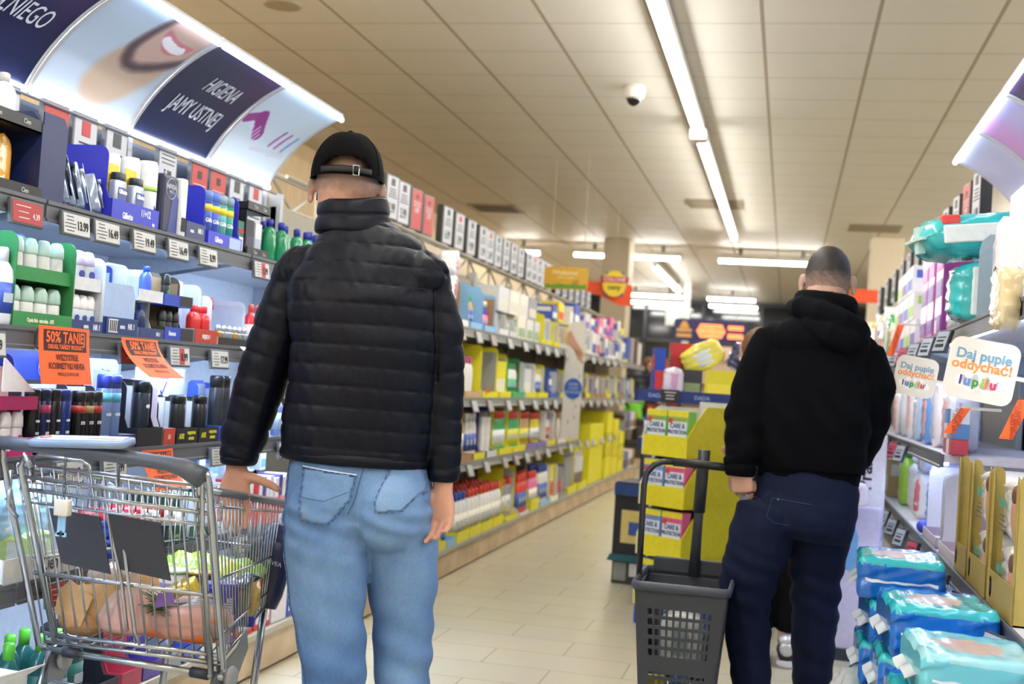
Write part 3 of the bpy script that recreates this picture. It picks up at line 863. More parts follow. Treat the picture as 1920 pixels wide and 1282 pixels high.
# ------------------------------------------------------------------ goods: builders (origin bottom centre, front towards -y)
def G(col, r=.4, **k): return M(col, r, **k)
def b_spray(t, col, capc, h, r, band, txt=''):
    obj('can', MB().lathe([(r * .92, 0), (r, .004), (r, h * .80), (r * .86, h * .84)], 18), G(col, .25, metal=.3, noise=.02), t, True)
    obj('cap', MB().lathe([(r * .96, h * .805), (r * .98, h * .97), (r * .85, h)], 18), G(capc, .35), t, True)
    if band: obj('band', MB().lathe([(r * 1.004, h * .62), (r * 1.004, h * .75)], 18), G(band, .4), t, True)
    if txt:
        m = MB()
        for q in txt.split('|'):
            s, sz, zz, _ = q.split(';')
            put_text(m, s, float(sz), lambda a, b, hh: ((r + .0006 + hh) * math.sin(a / r), -(r + .0006 + hh) * math.cos(a / r), h * float(zz) + b), sx=.8, bold=.0006, thick=.0001)
        obj('lettering', m, G('e8ecf0', .5), t)
def b_rollon(t, col, capc, h, w, mark=None):
    obj('body', MB().loft([(0, 0, .006), (0, 0, h * .2), (0, 0, h * .52), (0, 0, h * .60)], [(w * .36, w * .26), (w * .48, w * .32), (w * .42, w * .3), (w * .36, w * .28)], 16, dome=.2), G(col, .35), t, True)
    obj('cap', MB().loft([(0, 0, h * .59), (0, 0, h * .63), (0, 0, h * .82), (0, 0, h * .92)], [(w * .44, w * .34), (w * .45, w * .35), (w * .42, w * .32), (w * .3, w * .24)], 16, dome=.35), G(capc, .35), t, True)
    if mark:
        obj('label_mark', MB().prism([(w * .24 * math.cos(a * PI / 8), h * .33 + w * .2 * math.sin(a * PI / 8)) for a in range(16)], 'y', -w * .335, -w * .30), G(mark, .4), t)
def b_bottle(t, col, capc, h, w, d, lab, trans=0., shoulder=.72):
    obj('body', MB().loft([(0, 0, .004), (0, 0, h * .08), (0, 0, h * (shoulder - .1)), (0, 0, h * shoulder), (0, 0, h * (shoulder + .09))], [(w * .47, d * .46), (w * .5, d * .5), (w * .5, d * .5), (w * .42, d * .44), (w * .2, w * .2)], 18, dome=.15, ex=2.8),
        G(col, .25, noise=.02) if not trans else M(col, .12, trans=trans, noise=0), t, True)
    obj('cap', MB().lathe([(w * .2, h * (shoulder + .08)), (w * .21, h * .97), (w * .15, h)], 14), G(capc, .35), t, True)
    if lab:
        obj('front_label', MB().loft([(0, 0, h * .16), (0, 0, h * .55)], [(w * .506, d * .506), (w * .506, d * .506)], 18, dome=0, ex=2.8), G(lab, .45), t, True)
        obj('label_mark', MB().box((-w * .3, -d * .515, h * .3), (w * .3, -d * .5, h * .42)), G('b8c4d8' if lab != 'e8e8e8' else 'c83c34', .5), t)
def b_carton(t, w, d, h, col, pan, txt='', tc='f2f2f2', tz=.62, ts=.25):
    obj('box', MB().box((-w / 2, 0, 0), (w / 2, d, h)), G(col, .45, noise=.03), t, bevel=.0012)
    if pan:
        obj('front_panel', MB().box((-w * .42, -.0012, h * .12), (w * .42, 0, h * .52)), G(pan, .45), t)
        obj('side_panel', MB().box((-w / 2 - .0008, d * .1, h * .55), (w / 2 + .0008, d * .9, h * .85)), G(pan, .45), t)
    if txt:
        m = MB(); 
        for i, s in enumerate(txt.split('|')): front_text(m, s, w * ts, 0, h * tz - i * w * ts * .95, -.0012, sx=.8, bold=.0008)
        obj('lettering', m, G(tc, .5), t)
def b_blister(t, w, h, top, col, mid):
    obj('card_back', MB().prism([(-w / 2, 0), (w / 2, 0), (w / 2, h - .012), (w / 2 - .012, h), (-w / 2 + .012, h), (-w / 2, h - .012)], 'y', 0, .002), G(top, .3), t)
    obj('shell', MB().rbox(w * .82, .03, h * .08, h * .78, .008, c=(0, -.012)), M('9fb0d0', .12, metal=.5, noise=.25, ns=60), t, True)
    obj('insert', MB().box((-w * .36, -.029, h * .12), (w * .36, -.0275, h * .42)), G(col, .3), t)
    m = MB().tube([(0, -.03, h * .15), (.003, -.034, h * .45), (0, -.03, h * .62)], .006, 8).box((-w * .2, -.04, h * .62), (w * .2, -.028, h * .68))
    obj('razor', m, G(mid, .25, metal=.4), t, True)
def b_tray(t, w, d, hb, hf, col, inc, tiers, lip, txt, r_, ear):
    """cardboard display tray: back board, cut sides, front lip, optional upper tier"""
    th = .0025
    b = MB()
    def pr(hh):
        p = [(0, 0), (d, 0), (d, hb)]
        k = d * ear
        n = 6; rr = min(.03, k * .5)
        p += [(d - k + rr - rr * math.sin(a), hb - rr + rr * math.cos(a)) for a in [i * PI / 2 / n for i in range(n + 1)]]
        if ear < .93: p += [(d - k, hf + .03), (d - k - .012, hf), (0, hf)]
        else: p += [(d - k, hf), (0, hf)]
        return p
    b.mat(0)
    b.prism(pr(0), 'x', -w / 2, -w / 2 + th).prism(pr(0), 'x', w / 2 - th, w / 2)
    # rounded back board
    n = 6; rr = .03; q = [(-w / 2, 0), (w / 2, 0)]
    q += [(w / 2 - rr + rr * math.cos(a), hb * 1.04 - rr + rr * math.sin(a)) for a in [i * PI / 2 / n for i in range(n + 1)]]
    q += [(-w / 2 + rr - rr * math.sin(a), hb * 1.04 - rr + rr * math.cos(a)) for a in [i * PI / 2 / n for i in range(n + 1)]]
    b.prism(q, 'y', d - th, d)
    b.box((-w / 2, 0, 0), (w / 2, d, .003)); 
    obj('tray_shell', b, G(col, .5, noise=.03), t)
    ib = MB().box((-w / 2 + th, d - th - .001, .01), (w / 2 - th, d - th, hb * .98)).box((-w / 2 + th, .006, .004), (-w / 2 + th + .0008, d - .005, hf * .98)).box((w / 2 - th - .0008, d * (1 - ear) + .008, .004), (w / 2 - th, d - .005, hb * .9))
    obj('inner_lining', ib, G(inc, .6), t)
    l = obj('front_lip', MB().box((-w / 2, -.001, 0), (w / 2, .0015, hf)), G(lip, .45), t)
    if tiers:
        obj('upper_tier', MB().box((-w / 2 + th, .012, tiers - .004), (w / 2 - th, d - th, tiers)).box((-w / 2 + th, .010, tiers - .004), (w / 2 - th, .0125, tiers + .032)), G(lip if tiers and lip != '2f4478' else 'dcdfe4', .5), t)
    if txt:
        for s in txt.split('|'):
            p = s.split(';')
            obj('lip_lettering', front_text(MB(), p[0], float(p[1]), float(p[2]) * w, float(p[3]) * hf, -.0012, sx=.75, bold=.0008), G(r_, .5), t)
def b_pack(t, w, d, h, col, band, seed, txt=''):
    """soft plastic pack of nappies lying on its back, seals at both ends"""
    rnd = random.Random(seed); ph = [rnd.uniform(0, 6) for _ in range(8)]
    hw_, hh_, cr_ = d / 2, h / 2, h * .16
    sec = []
    for sx, sz in ((1, 1), (-1, 1), (-1, -1), (1, -1)):
        nstr = 12
        a0 = {(1, 1): 0, (-1, 1): 90, (-1, -1): 180, (1, -1): 270}[(sx, sz)]
        for q in range(5): a = R(a0 + q * 22.5); sec.append((sx * (hw_ - cr_) + cr_ * math.cos(a), sz * (hh_ - cr_) + cr_ * math.sin(a)))
        nx_ = {(1, 1): (-1, 1), (-1, 1): (-1, -1), (-1, -1): (1, -1), (1, -1): (1, 1)}[(sx, sz)]
        a = R(a0 + 90); p0 = sec[-1]; p1 = (nx_[0] * (hw_ - cr_) + cr_ * math.cos(a), nx_[1] * (hh_ - cr_) + cr_ * math.sin(a))
        for q in range(1, nstr): sec.append((p0[0] + (p1[0] - p0[0]) * q / nstr, p0[1] + (p1[1] - p0[1]) * q / nstr))
    nx, nk = 34, len(sec); vs = []; fs = []; mi = []
    for i in range(nx + 1):
        u = -1 + 2 * i / nx; e = max(0., 1 - abs(u) ** 22) ** .5
        for k in range(nk):
            q = 2 * PI * k / nk; cx, sz = math.cos(q), math.sin(q)
            Y = sec[k][0] * (.86 + .14 * e); Z = sec[k][1] * (.72 + .28 * e)
            wv = (math.sin(7 * q + ph[0] + u * 4) + math.sin(u * 17 + ph[1] + 2 * cx) + math.sin(13 * q + u * 9 + ph[2])) * h * .018 * (.25 + abs(u) ** 2)
            vs.append((u * w / 2, Y + wv, h / 2 + Z + wv))
    for i in range(nx):
        for k in range(nk):
            fs.append((i * nk + k, i * nk + (k + 1) % nk, (i + 1) * nk + (k + 1) % nk, (i + 1) * nk + k)[::-1])
            p = [vs[q] for q in fs[-1]]; z = sum(q[2] for q in p) / 4 / h; y = sum(q[1] for q in p) / 4 / d; x = sum(q[0] for q in p) / 4 / w
            if abs(x) > .488: mi.append(3)
            elif z > .80 and (x + .05) ** 2 / .075 + (y + .04) ** 2 / .06 < 1: mi.append(4)
            elif z > .80 and y > .2: mi.append(0)
            elif z > .86: mi.append(1)
            elif .44 < z < .50 and abs(x) < .42: mi.append(2)
            else: mi.append(0)
    b = MB(); b._add(vs, fs); b.mi = mi; b.mat(0)
    b._add([vs[k] for k in range(nk)], [tuple(range(nk))]); b._add([vs[nx * nk + k] for k in range(nk)], [tuple(range(nk - 1, -1, -1))])
    obj('pack', b, [M(col, .18, noise=.03, ns=12, coat=.35, bump=.3), M(band, .2, noise=.03, coat=.35, bump=.3), M('dfe8ee', .3, noise=.02), M('cfdadd', .2, noise=.03, coat=.3, bump=.3), M('c8a898', .3, noise=.12, ns=20, coat=.3)], t, True)
    for sx in (-1, 1):
        v2 = []; n = 12
        for i in range(n + 1):
            yy = (-.34 + .68 * i / n) * d
            for s_, o in ((0, 0), (1, .024 + .004 * math.sin(i * 1.1 + ph[3]))):
                v2.append((sx * (w / 2 - .004 + o), yy * (1 - .12 * s_), h * .5 + math.sin(i * .9 + ph[4]) * h * .07 * s_ - h * .18 * s_))
        v3 = [(a, b_, c - .0015) for a, b_, c in v2]; N = len(v2)
        f2 = [(2 * i, 2 * i + 1, 2 * i + 3, 2 * i + 2) for i in range(n)]
        obj('end_seal', MB()._add(v2 + v3, f2 + [tuple(N + q for q in f[::-1]) for f in f2]), M('d4dde2', .2, noise=.04, ns=30, coat=.3), t, True)
def b_bagpack(t, w, d, h, col, c2, seed):
    """upright soft pack"""
    m = MB(); m.T = Matrix.Rotation(PI / 2, 4, 'Y') @ Matrix.Translation((-h / 2, 0, -w / 2))
    m.pillow(h, d, w, seed=seed, wr=w * .03)
    obj('pack', m, M(col, .22, noise=.04, ns=14, coat=.3), t, True)
    m = MB(); m.T = Matrix.Rotation(PI / 2, 4, 'Y') @ Matrix.Translation((-h / 2, 0, -w * .31))
    m.pillow(h * .82, d * 1.03, w * .62, seed=seed + 2, wr=w * .02)
    obj('printed_field', m, M(c2, .22, noise=.03, coat=.3), t, True)
def b_jug(t, w, d, h, col, capc, lab):
    obj('body', MB().loft([(0, 0, .006), (0, 0, h * .1), (0, 0, h * .6), (0, 0, h * .78), (w * .1, 0, h * .86)], [(w * .46, d * .46), (w * .5, d * .5), (w * .5, d * .48), (w * .4, d * .42), (w * .16, w * .16)], 18, dome=.2, ex=2.8), G(col, .3), t, True)
    obj('handle', MB().tube([(-w * .42, 0, h * .62), (-w * .46, 0, h * .8), (-w * .3, 0, h * .9), (-w * .05, 0, h * .86)], w * .07, 8, ref=(0, 1, 0)), G(col, .3), t, True)
    obj('cap', MB().lathe([(w * .2, h * .86), (w * .2, h * .98), (w * .16, h)], 14, c=(w * .1, 0)), G(capc, .35), t, True)
    if lab: obj('front_label', MB().loft([(0, 0, h * .18), (0, 0, h * .55)], [(w * .505, d * .505), (w * .505, d * .495)], 18, dome=0, ex=2.8), G(lab, .45), t, True)
def b_tube(t, w, h, col, capc):
    obj('tube', MB().loft([(0, 0, h * .14), (0, 0, h * .3), (0, 0, h * .8), (0, 0, h)], [(w * .4, w * .4), (w * .45, w * .38), (w * .5, w * .2), (w * .5, w * .03)], 16, dome=0), G(col, .3), t, True)
    obj('cap', MB().lathe([(w * .3, 0), (w * .32, h * .13), (w * .3, h * .145)], 14), G(capc, .4), t, True)

def b_goldtray(t, w, gold, lin_):
    d, h = .30, .38
    for sx in (-1, 1):
        x0, x1 = (-w / 2, -w / 2 + .003) if sx < 0 else (w / 2 - .003, w / 2)
        n = 6; r = .025
        p = [(0, 0), (d, 0), (d, h), (.27, h), (.25, .12), (.032, .10), (.032, h - .03)]
        p += [(.016 + .016 * math.cos(a), h - .03 + .03 * math.sin(a)) for a in [i * PI / n for i in range(1, n)]] + [(0, h - .03)]
        obj('side_frame', MB().prism(p, 'x', x0, x1), G(gold, .5), t)
        obj('front_post', MB().prism([(x0 if sx < 0 else x1, .0), (x0 + .026 if sx < 0 else x1 - .026, 0), (x0 + .026 if sx < 0 else x1 - .026, h - .04), ((x0 + x1) / 2 + sx * -.010, h - .005), (x0 if sx < 0 else x1, h - .01)][::(1 if sx < 0 else -1)], 'y', -.002, .001), G(gold, .5), t)
    obj('base', MB().box((-w / 2, 0, 0), (w / 2, d, .003)), G(gold, .5), t)
    obj('front_lip', MB().box((-w / 2, -.003, 0), (w / 2, -.001, .095)), G(lin_, .45), t)
def row(side, d, z, key, build, items, cat, group, jz=0.):
    """items: (u, label[, scale])"""
    for it in items:
        place(key, build, fr_(side, it[0], d, z), rz_(side) + jz, it[1], cat, group, scale=it[2] if len(it) > 2 else None)
def tray_at(side, u, z, args, label, d=.012, cat='display tray', group=None, jz=0., pz=0.):
    place(('display_tray',) + args, b_tray, fr_(side, u, d, z + pz), rz_(side) + jz, label, cat, group)
# tray args: w d hb hf col inc tiers lip txt txtcolour ear
# ------------------------------------------------------------------ goods on the cosmetics shelving (u = metres along the aisle)
L = LEFT
e = .002
# --- top shelf
t = thing('tiered_stand', 'black two-tier cardboard stand at the left edge, orange packs inside', 'display stand', fr_(L, 2.70, .026, ZA + e), PI / 2)
def tiered(t, w, h1, h2, cien=True):
    obj('side_wall', MB().box((-w / 2, .0, 0), (-w / 2 + .004, .2, h1 + .03)), G('1b1b1f', .5), t)
    obj('back_board', MB().box((-w / 2, .2, 0), (w / 2, .205, h2)), G('1b1b1f', .5), t)
    obj('lower_lip', MB().box((-w / 2, -.012, 0), (w / 2, -.006, .032)).box((-w / 2, -.012, 0), (w / 2, .2, .004)), G('1d1d21', .4), t)
    obj('upper_lip', MB().box((-w / 2, -.004, h1), (w / 2, .002, h1 + .034)).box((-w / 2, -.004, h1), (w / 2, .2, h1 + .004)), G('26262a', .4), t)
    m = MB()
    for z in (.016, h1 + .018):
        front_text(m, 'Cien', .018, w * .25, z, -.0125 if z < .1 else -.0045, sx=.9); front_text(m, 'Cien', .018, -w * .15, z, -.0125 if z < .1 else -.0045, sx=.9)
    obj('lettering', m, G('c8c8cc', .5), t)
tiered(t, .30, .175, .24)
row(L, .09, ZA + .008, ('cotton_pack', .1, .05, .15, 'e0a23c', 'f2e2b8', 3), b_bagpack, [(2.745, 'orange and cream soft pack on the lower tier of the left edge stand'), (2.635, 'orange and cream soft pack half cut by the frame in the black stand')], 'pack', 'orange soft packs in the black stand')
row(L, .07, ZA + .181, ('bottle', 'e6ebee', 'c8ccd0', .13, .07, .05, None), b_bottle, [(2.735, 'white squat bottle on the upper tier of the black stand')], 'bottle', None)
obj_ = thing('divider_board', 'large navy rounded divider board right of the black stand', 'divider', fr_(L, 2.895, .0, ZA + e), PI / 2)
obj('board', MB().prism([(.02, 0), (.30, 0), (.30, .20), (.27, .235), (.05, .235), (.02, .2)], 'x', -.055, -.05).prism([(-.05, 0), (.06, 0), (.06, .21), (.04, .235), (-.05, .235)], 'y', .02, .024), G('1d2c5c', .4), obj_)
b_ = [(2.985, 'f0', 'silver blister pack, leftmost of the leaning razor packs'), (3.035, 'f1', 'silver and navy razor blister pack leaning second from left'), (3.10, 'f2', 'blue and yellow topped razor blister pack leaning by the blue tray')]
for i, (u, _, lb) in enumerate(b_):
    place(('blister_pack', .085, .20 - i * .01, ['4d64a8', 'cfd6e4', 'd8c23c'][i], ['20306a', '24408c', '3668b8'][i], ['2a2c34', '303a50', 'e6e9ee'][i]), b_blister, fr_(L, u, .045 + .012 * i, ZA + .004), 0, lb, 'razor pack', None, rot=(R(-14), R(6), PI / 2 + .5))
place(('blister_pack', .08, .15, 'c8ccd4', '2c3a70', 'b0b8c8'), b_blister, fr_(L, 3.15, .05, ZA + .004), 0, 'short silver razor pack leaning lowest against the royal blue tray', 'razor pack', None, rot=(R(-14), R(10), PI / 2 + .5))
tray_at(L, 3.32, ZA + e, (.27, .22, .215, .062, '3238c8', '2c32b4', 0, '3a44c4', '11+12;.030;.2;.66|Gillette;.026;-.18;.32|day;.014;.38;.25', 'eceef6', .9), 'royal blue display tray with 11+12 printed on its lip')
for i, (u, lb) in enumerate([(3.245, 'left shaving gel twin pack with yellow card in the royal blue tray'), (3.345, 'right shaving gel twin pack with yellow card in the royal blue tray')]):
    def b_gel(t):
        obj('card', MB().box((-.032, .012, .0), (.032, .014, .165)), G('e8cf3a', .4), t)
        obj('bottle', MB().rbox(.058, .034, .0, .115, .012, c=(0, -.006)), G('b9c6dc', .2, metal=.3), t, True)
        obj('cap', MB().rbox(.05, .03, .115, .138, .012, c=(0, -.006)), G('2c3544', .3), t, True)
        m = MB(); front_text(m, 'Gillette', .017, 0, .082, -.024, sx=.85, bold=.0008); obj('lettering', m, G('f2f4f8', .5), t)
        obj('front_label', MB().box((-.022, -.0235, .03), (.022, -.0225, .095)), G('46569c', .4), t)
    place(('shaving_gel',), b_gel, fr_(L, u, .04, ZA + .008), PI / 2, lb, 'shaving gel', 'yellow-carded gel packs in the blue tray')
for i, u in enumerate((3.335, 3.40, 3.455)):
    place(('cotton_roll', 1), lambda t, _: (obj('roll', MB().lathe([(.028, 0), (.031, .01), (.031, .20), (.026, .215)], 18), G('e4e9ee', .35), t, True), obj('print_band', MB().lathe([(.0314, .12), (.0314, .135)], 18), G('a8c868', .5), t, True)),
          fr_(L, u, .12 - .03 * i, ZA + .004), PI / 2, 'tall white cotton pad sleeve, %s from left behind the blue tray\'s right end' % ORD[i], 'cotton pads', 'white cotton pad sleeves')
t = thing('gift_box', 'navy men\'s gift box with round printed badge beside the white sleeves', 'box', fr_(L, 3.535, .02, ZA + e), PI / 2)
obj('box', MB().box((-.05, 0, 0), (.05, .08, .19)), G('1b2144', .35), t, bevel=.012)
m = MB(); front_text(m, 'NIVEA', .021, 0, .152, -.0008, bold=.0006); front_text(m, 'MEN', .014, 0, .136, -.0008); m.tube([(.032 * math.cos(a * PI / 16), -.001, .146 + .032 * math.sin(a * PI / 16)) for a in range(32)], .0012, 4, True, ref=(0, 1, 0))
obj('badge', m, G('b8c0d4', .4), t)
m = MB(); m.prism([(-.01, 0), (.05, 0), (.05, .12), (.015, .15)], 'y', -.0006, 0); obj('blue_slash', m, G('2b3d86', .35), t)
t = thing('lotion_tube', 'white upright tube with a barcode beside the navy gift box', 'tube', fr_(L, 3.61, .035, ZA + e), PI / 2)
obj('tube', MB().rbox(.045, .05, 0, .19, .012), G('dfe5ec', .3), t, True); 
m = MB()
for i in range(9): m.box((-.016 + i * .0036, -.0262, .02), (-.0142 + i * .0036 + (.0008 if i % 3 else 0), -.0256, .065))
obj('barcode', m, G('28282c', .5), t)
tray_at(L, 3.70, ZA + e, (.13, .16, .19, .06, '9fb0cc', 'c2ccda', 0, '39466e', 'NR 1;.022;.25;.6|NIVEA;.012;-.2;.5', 'e8ecf4', .35), 'grey-blue tray with NR 1 on its lip beside the white tube')
row(L, .06, ZA + .006, ('shampoo_bottle', '2e4c96', '20306a', .165, .05, .035, '3d62b4'), b_bottle, [(3.665, 'blue flat bottle standing in the grey-blue tray')], 'bottle', None)
tray_at(L, 3.92, ZA + e, (.26, .2, .20, .05, '2f37d0', '2b33b8', 0, '3e48cc', 'Gillette;.026;-.2;.5', 'f0f2f8', .9), 'bright blue tray of gel cans reading Gillette')
obj('pale_sticker', MB().box((.03, -.002, .006), (.12, -.001, .045)), G('a9bfe6', .4), [o for o in C.objects if o.get('label', '').startswith('bright blue tray of gel')][0])
for i, (u, c, cc) in enumerate([(3.83, '3450a4', '6a8cd8'), (3.885, '3450b8', '5a80dc'), (3.94, '4f9aa0', '8fa8b4'), (3.995, '1f8a84', '7f9cac')]):
    place(('gel_can', c, cc, .185, .024, 'e2cf30', 'Gillette;.019;.45;1'), b_spray, fr_(L, u, .05, ZA + .006), PI / 2, ['royal blue gel can, leftmost in the bright blue tray', 'royal blue gel can, second in the bright blue tray', 'pale teal gel can, third in the bright blue tray', 'deep teal gel can, right end of the bright blue tray'][i], 'gel can', 'gel cans with yellow bands')
row(L, .03, ZA + e, ('carton', .05, .08, .12, '1f6a58', 'e4e8e6', 'CENA', 'd23a32', .7, .42), b_carton, [(4.075, 'slim green box with a red and white corner beside the black tiers')], 'box', None)
t = thing('tiered_stand', 'black two-tier cardboard stand at the end of the top shelf', 'display stand', fr_(L, 4.20, .026, ZA + .004), PI / 2)
tiered(t, .19, .165, .17)
row(L, .03, ZA + .012, ('carton', .07, .05, .125, '1d1e30', '34385a', '', 'f0f0f0', .6, .2), b_carton, [(4.15, 'black and navy box with pale round motif in the end stand')], 'box', None)
row(L, .03, ZA + .012, ('carton', .055, .05, .12, 'd6d9e2', 'aab4c8', '', 'f0f0f0', .6, .2), b_carton, [(4.225, 'white and grey box on the lower tier of the end stand'), ], 'box', None)
for i, (u, d) in enumerate(((4.34, .04), (4.42, .10), (4.44, .035), (4.53, .06), (4.63, .05), (4.73, .05), (4.83, .05))):
    place(('mouthwash_bottle', '23b37a', '28309a', .165, .07, .045, None, .55), b_bottle, fr_(L, u, d, ZA + e), PI / 2, 'clear green mouthwash bottle with blue cap, %s along the top shelf end' % ORD[i], 'bottle', 'green mouthwash bottles')
for i, u in enumerate((4.93, 5.02, 5.11, 5.20)):
    place(('mouthwash_bottle', '3a62c8', '28309a', .19, .075, .05, 'c8d4ee'), b_bottle, fr_(L, u, .12, ZA + e), PI / 2, 'blue bottle on the top shelf behind the padded shoulder, %s of four' % ORD[i], 'bottle', 'blue bottles behind the shoulder')
# --- second shelf
z = ZB + e
place(('lotion_bottle', 'e2e6ec', 'cfd4dc', .20, .07, .05, '3c5bc0'), b_bottle, fr_(L, 2.745, .04, z), PI / 2, 'white oval bottle with a blue mark at the left edge of the second shelf', 'bottle')
tray_at(L, 2.895, z, (.265, .15, .245, .042, '2c7a44', '2f8048', .128, '338a4c', 'Czysta linia  naturalna  -35%;.014;-.05;.5', 'd8e8c8', 1), 'green two-tier tray of mint-capped roll-ons')
obj('side_wall', MB().box((.1325, .05, 0), (.136, .16, .235)), G('a88d5c', .6), [o for o in C.objects if o.get('label', '') == 'green two-tier tray of mint-capped roll-ons'][0])
for tz, tn in ((.134, 'upper'), (.008, 'lower')):
    for i in range(4):
        place(('roll_on', 'e6e9e8', 'bfe0d6' if tz > .1 else 'a9c8bf', .108, .056), b_rollon, fr_(L, 2.80 + i * .06, .045, z + tz), PI / 2, 'white roll-on with mint cap, %s from left on the %s green tier' % (ORD[i], tn), 'deodorant', 'mint-capped roll-ons')
tray_at(L, 2.92, z, (.30, .03, .255, .03, '2a42b8', '2a42b8', 0, '2a42b8', '', 'ffffff', .5), 'tall royal blue board standing behind the green tray', d=.17)
tray_at(L, 3.105, z, (.155, .13, .22, .036, 'cdd2da', 'bfc5ce', .125, '2f4478', 'NR 1;.022;.3;.5|NIVEA;.012;-.05;.5', 'dfe5f0', 1), 'white two-tier tray with NR 1 on a navy lip, right of the green tray')
for i in range(2): place(('roll_on', 'd8e2e4', 'cfc6e4', .105, .055, '2c3c94'), b_rollon, fr_(L, 3.085 + i * .05, .045, z + .131), PI / 2, 'roll-on with lilac cap and navy mark, %s of two on the white upper tier' % ORD[i], 'deodorant', 'lilac-capped roll-ons')
for i in range(4): place(('roll_on', 'd5dfe6', 'f2f2f4', .105, .044, '2f48a8'), b_rollon, fr_(L, 3.045 + i * .038, .045, z + .008), PI / 2, 'white-capped roll-on with blue mark, %s from left on the lower tier' % ORD[i], 'deodorant', 'white-capped roll-ons with blue marks')
t = thing('display_tray', 'navy men\'s tray with empty pale blue pocket, third along the second shelf', 'display tray', fr_(L, 3.29, .012, z), PI / 2)
b_tray(t, .175, .13, .215, .055, '2b4080', '9fb8e0', 0, '274076', 'NR 1;.024;.28;.55|NIVEA;.013;.0;.5', 'dfe6f2', .25)
obj('pale_pocket', MB().prism([(-.085, .055), (.085, .055), (.085, .12), (.065, .155), (-.085, .155)], 'y', .012, .014), G('a9c0e6', .4), t)
m = MB(); front_text(m, 'NIVEA', .018, .035, .19, .126, bold=.0006); front_text(m, 'MEN', .013, .035, .174, .126); m.tube([(.035 + .027 * math.cos(a * PI / 16), .1255, .184 + .027 * math.sin(a * PI / 16)) for a in range(32)], .001, 4, True, ref=(0, 1, 0))
obj('badge', m, G('a8b4d8', .4), t)
m = MB().box((-.075, -.002, .01), (-.025, -.0012, .05)); obj('barcode_sticker', m, G('dfe3e8', .5), t)
m = MB(); [m.box((-.070 + i * .010, -.0028, .014), (-.0655 + i * .010, -.002, .046)) for i in range(5)]; obj('barcode', m, G('28282c', .5), t)
tray_at(L, 3.465, z, (.15, .14, .22, .034, 'c9ced6', 'b4bac4', .12, '2f4478', 'NR 1;.016;.25;.5', 'dfe5f0', .6), 'white tray of blue clear bottles, right of the navy men\'s tray')
place(('clear_bottle', '4a6ad0', '2a50c4', .10, .05, .03, None), b_bottle, fr_(L, 3.455, .04, z + .126), PI / 2, 'blue-topped bottle on the upper tier of the white tray', 'bottle')
place(('clear_bottle', '27355e', '24408c', .10, .04, .03, None), b_bottle, fr_(L, 3.435, .04, z + .008), PI / 2, 'dark blue bottle on the lower tier of the white tray', 'bottle')
tray_at(L, 3.64, z, (.19, .13, .215, .045, '4a4436', '8a7450', .118, '2c48b4', 'Rexona;.02;-.25;.55', 'dfe6f2', .55), 'dark-sided two-tier tray with a blue Rexona lip')
obj('dark_lip_half', MB().box((.01, -.002, 0), (.095, -.0012, .045)).box((.01, .009, .118), (.095, .0095, .15)), G('26262a', .5), [o for o in C.objects if o.get('label', '').startswith('dark-sided two-tier')][0])
for i, (tz, u) in enumerate(((.124, 3.59), (.008, 3.58), (.008, 3.62), (.008, 3.665))):
    place(('roll_on', '2a3230', '1d2224', .095, .04, '3d8a5c'), b_rollon, fr_(L, u, .045, z + tz), PI / 2, ['dark green-marked roll-on alone on the upper dark tier', 'dark roll-on with green mark, left on the lower dark tier', 'dark roll-on with green mark, middle of the lower dark tier', 'dark roll-on with green mark, right on the lower dark tier'][i], 'deodorant', 'dark roll-ons')
tray_at(L, 3.83, z, (.165, .14, .205, .05, 'ccd2e0', 'c4cad8', 0, 'b8362c', 'MIEJSC|A 1'.replace('|', '') + ';.018;.0;.5', 'f0e4e0', .5), 'white-backed tray with a red lip on the second shelf')
for i, (u, d) in enumerate(((3.775, .04), (3.815, .05), (3.86, .04), (3.89, .07))):
    place(('shower_gel', 'c8262a', 'd8332e', .125, .045, .035, None), b_bottle, fr_(L, u, d, z + .005), PI / 2, 'red bottle, %s from left in the red-lipped tray' % ORD[i], 'bottle', 'red bottles in the red-lipped tray')
t = thing('display_tray', 'toothpaste tray with red header reading Colgate and a black front', 'display tray', fr_(L, 4.06, .012, z), PI / 2)
b_tray(t, .27, .17, .17, .03, 'd4dae4', 'c0c8d8', 0, '222024', '', 'ffffff', .8)
obj('red_header', MB().prism([(-.13, .135), (.13, .135), (.12, .178), (-.12, .178)], 'y', .16, .166), G('c03030', .4), t)
obj('dark_window', MB().prism([(-.13, .02), (.06, .02), (.06, .12), (.04, .14), (-.13, .14)], 'y', .155, .159), G('1e1a20', .3), t)
m = MB(); front_text(m, 'Colgate', .034, -.03, .157, .16, bold=.001); obj('lettering', m, G('f0e8e8', .5), t)
for i in range(6):
    place(('perfume_bottle', 'glass' if i % 3 else 'gold'), lambda t, k: (obj('bottle', MB().rbox(.034, .024, 0, .045, .008), M('c8a050' if k == 'gold' else 'aab4be', .1, metal=.7, noise=0), t, True), obj('cap', MB().lathe([(.010, .045), (.011, .062), (.006, .068)], 10), M('d8dce4', .1, metal=.6, noise=0), t, True)),
          fr_(L, 3.97 + i * .042, .04, z + .006), PI / 2, '%s scent bottle, %s from left in the toothpaste tray' % ('gold' if i % 3 == 0 else 'silvery', ORD[i]), 'bottle', 'little scent bottles')
for i in range(5):
    place(('shower_gel', 'd02c34', 'e04840', .165, .05, .04, 'e8d4d4'), b_bottle, fr_(L, 4.25 + i * .06, .05, z), PI / 2, 'red bottle past the toothpaste tray, %s of five behind the sleeve' % ORD[i], 'bottle', 'red bottles behind the sleeve')
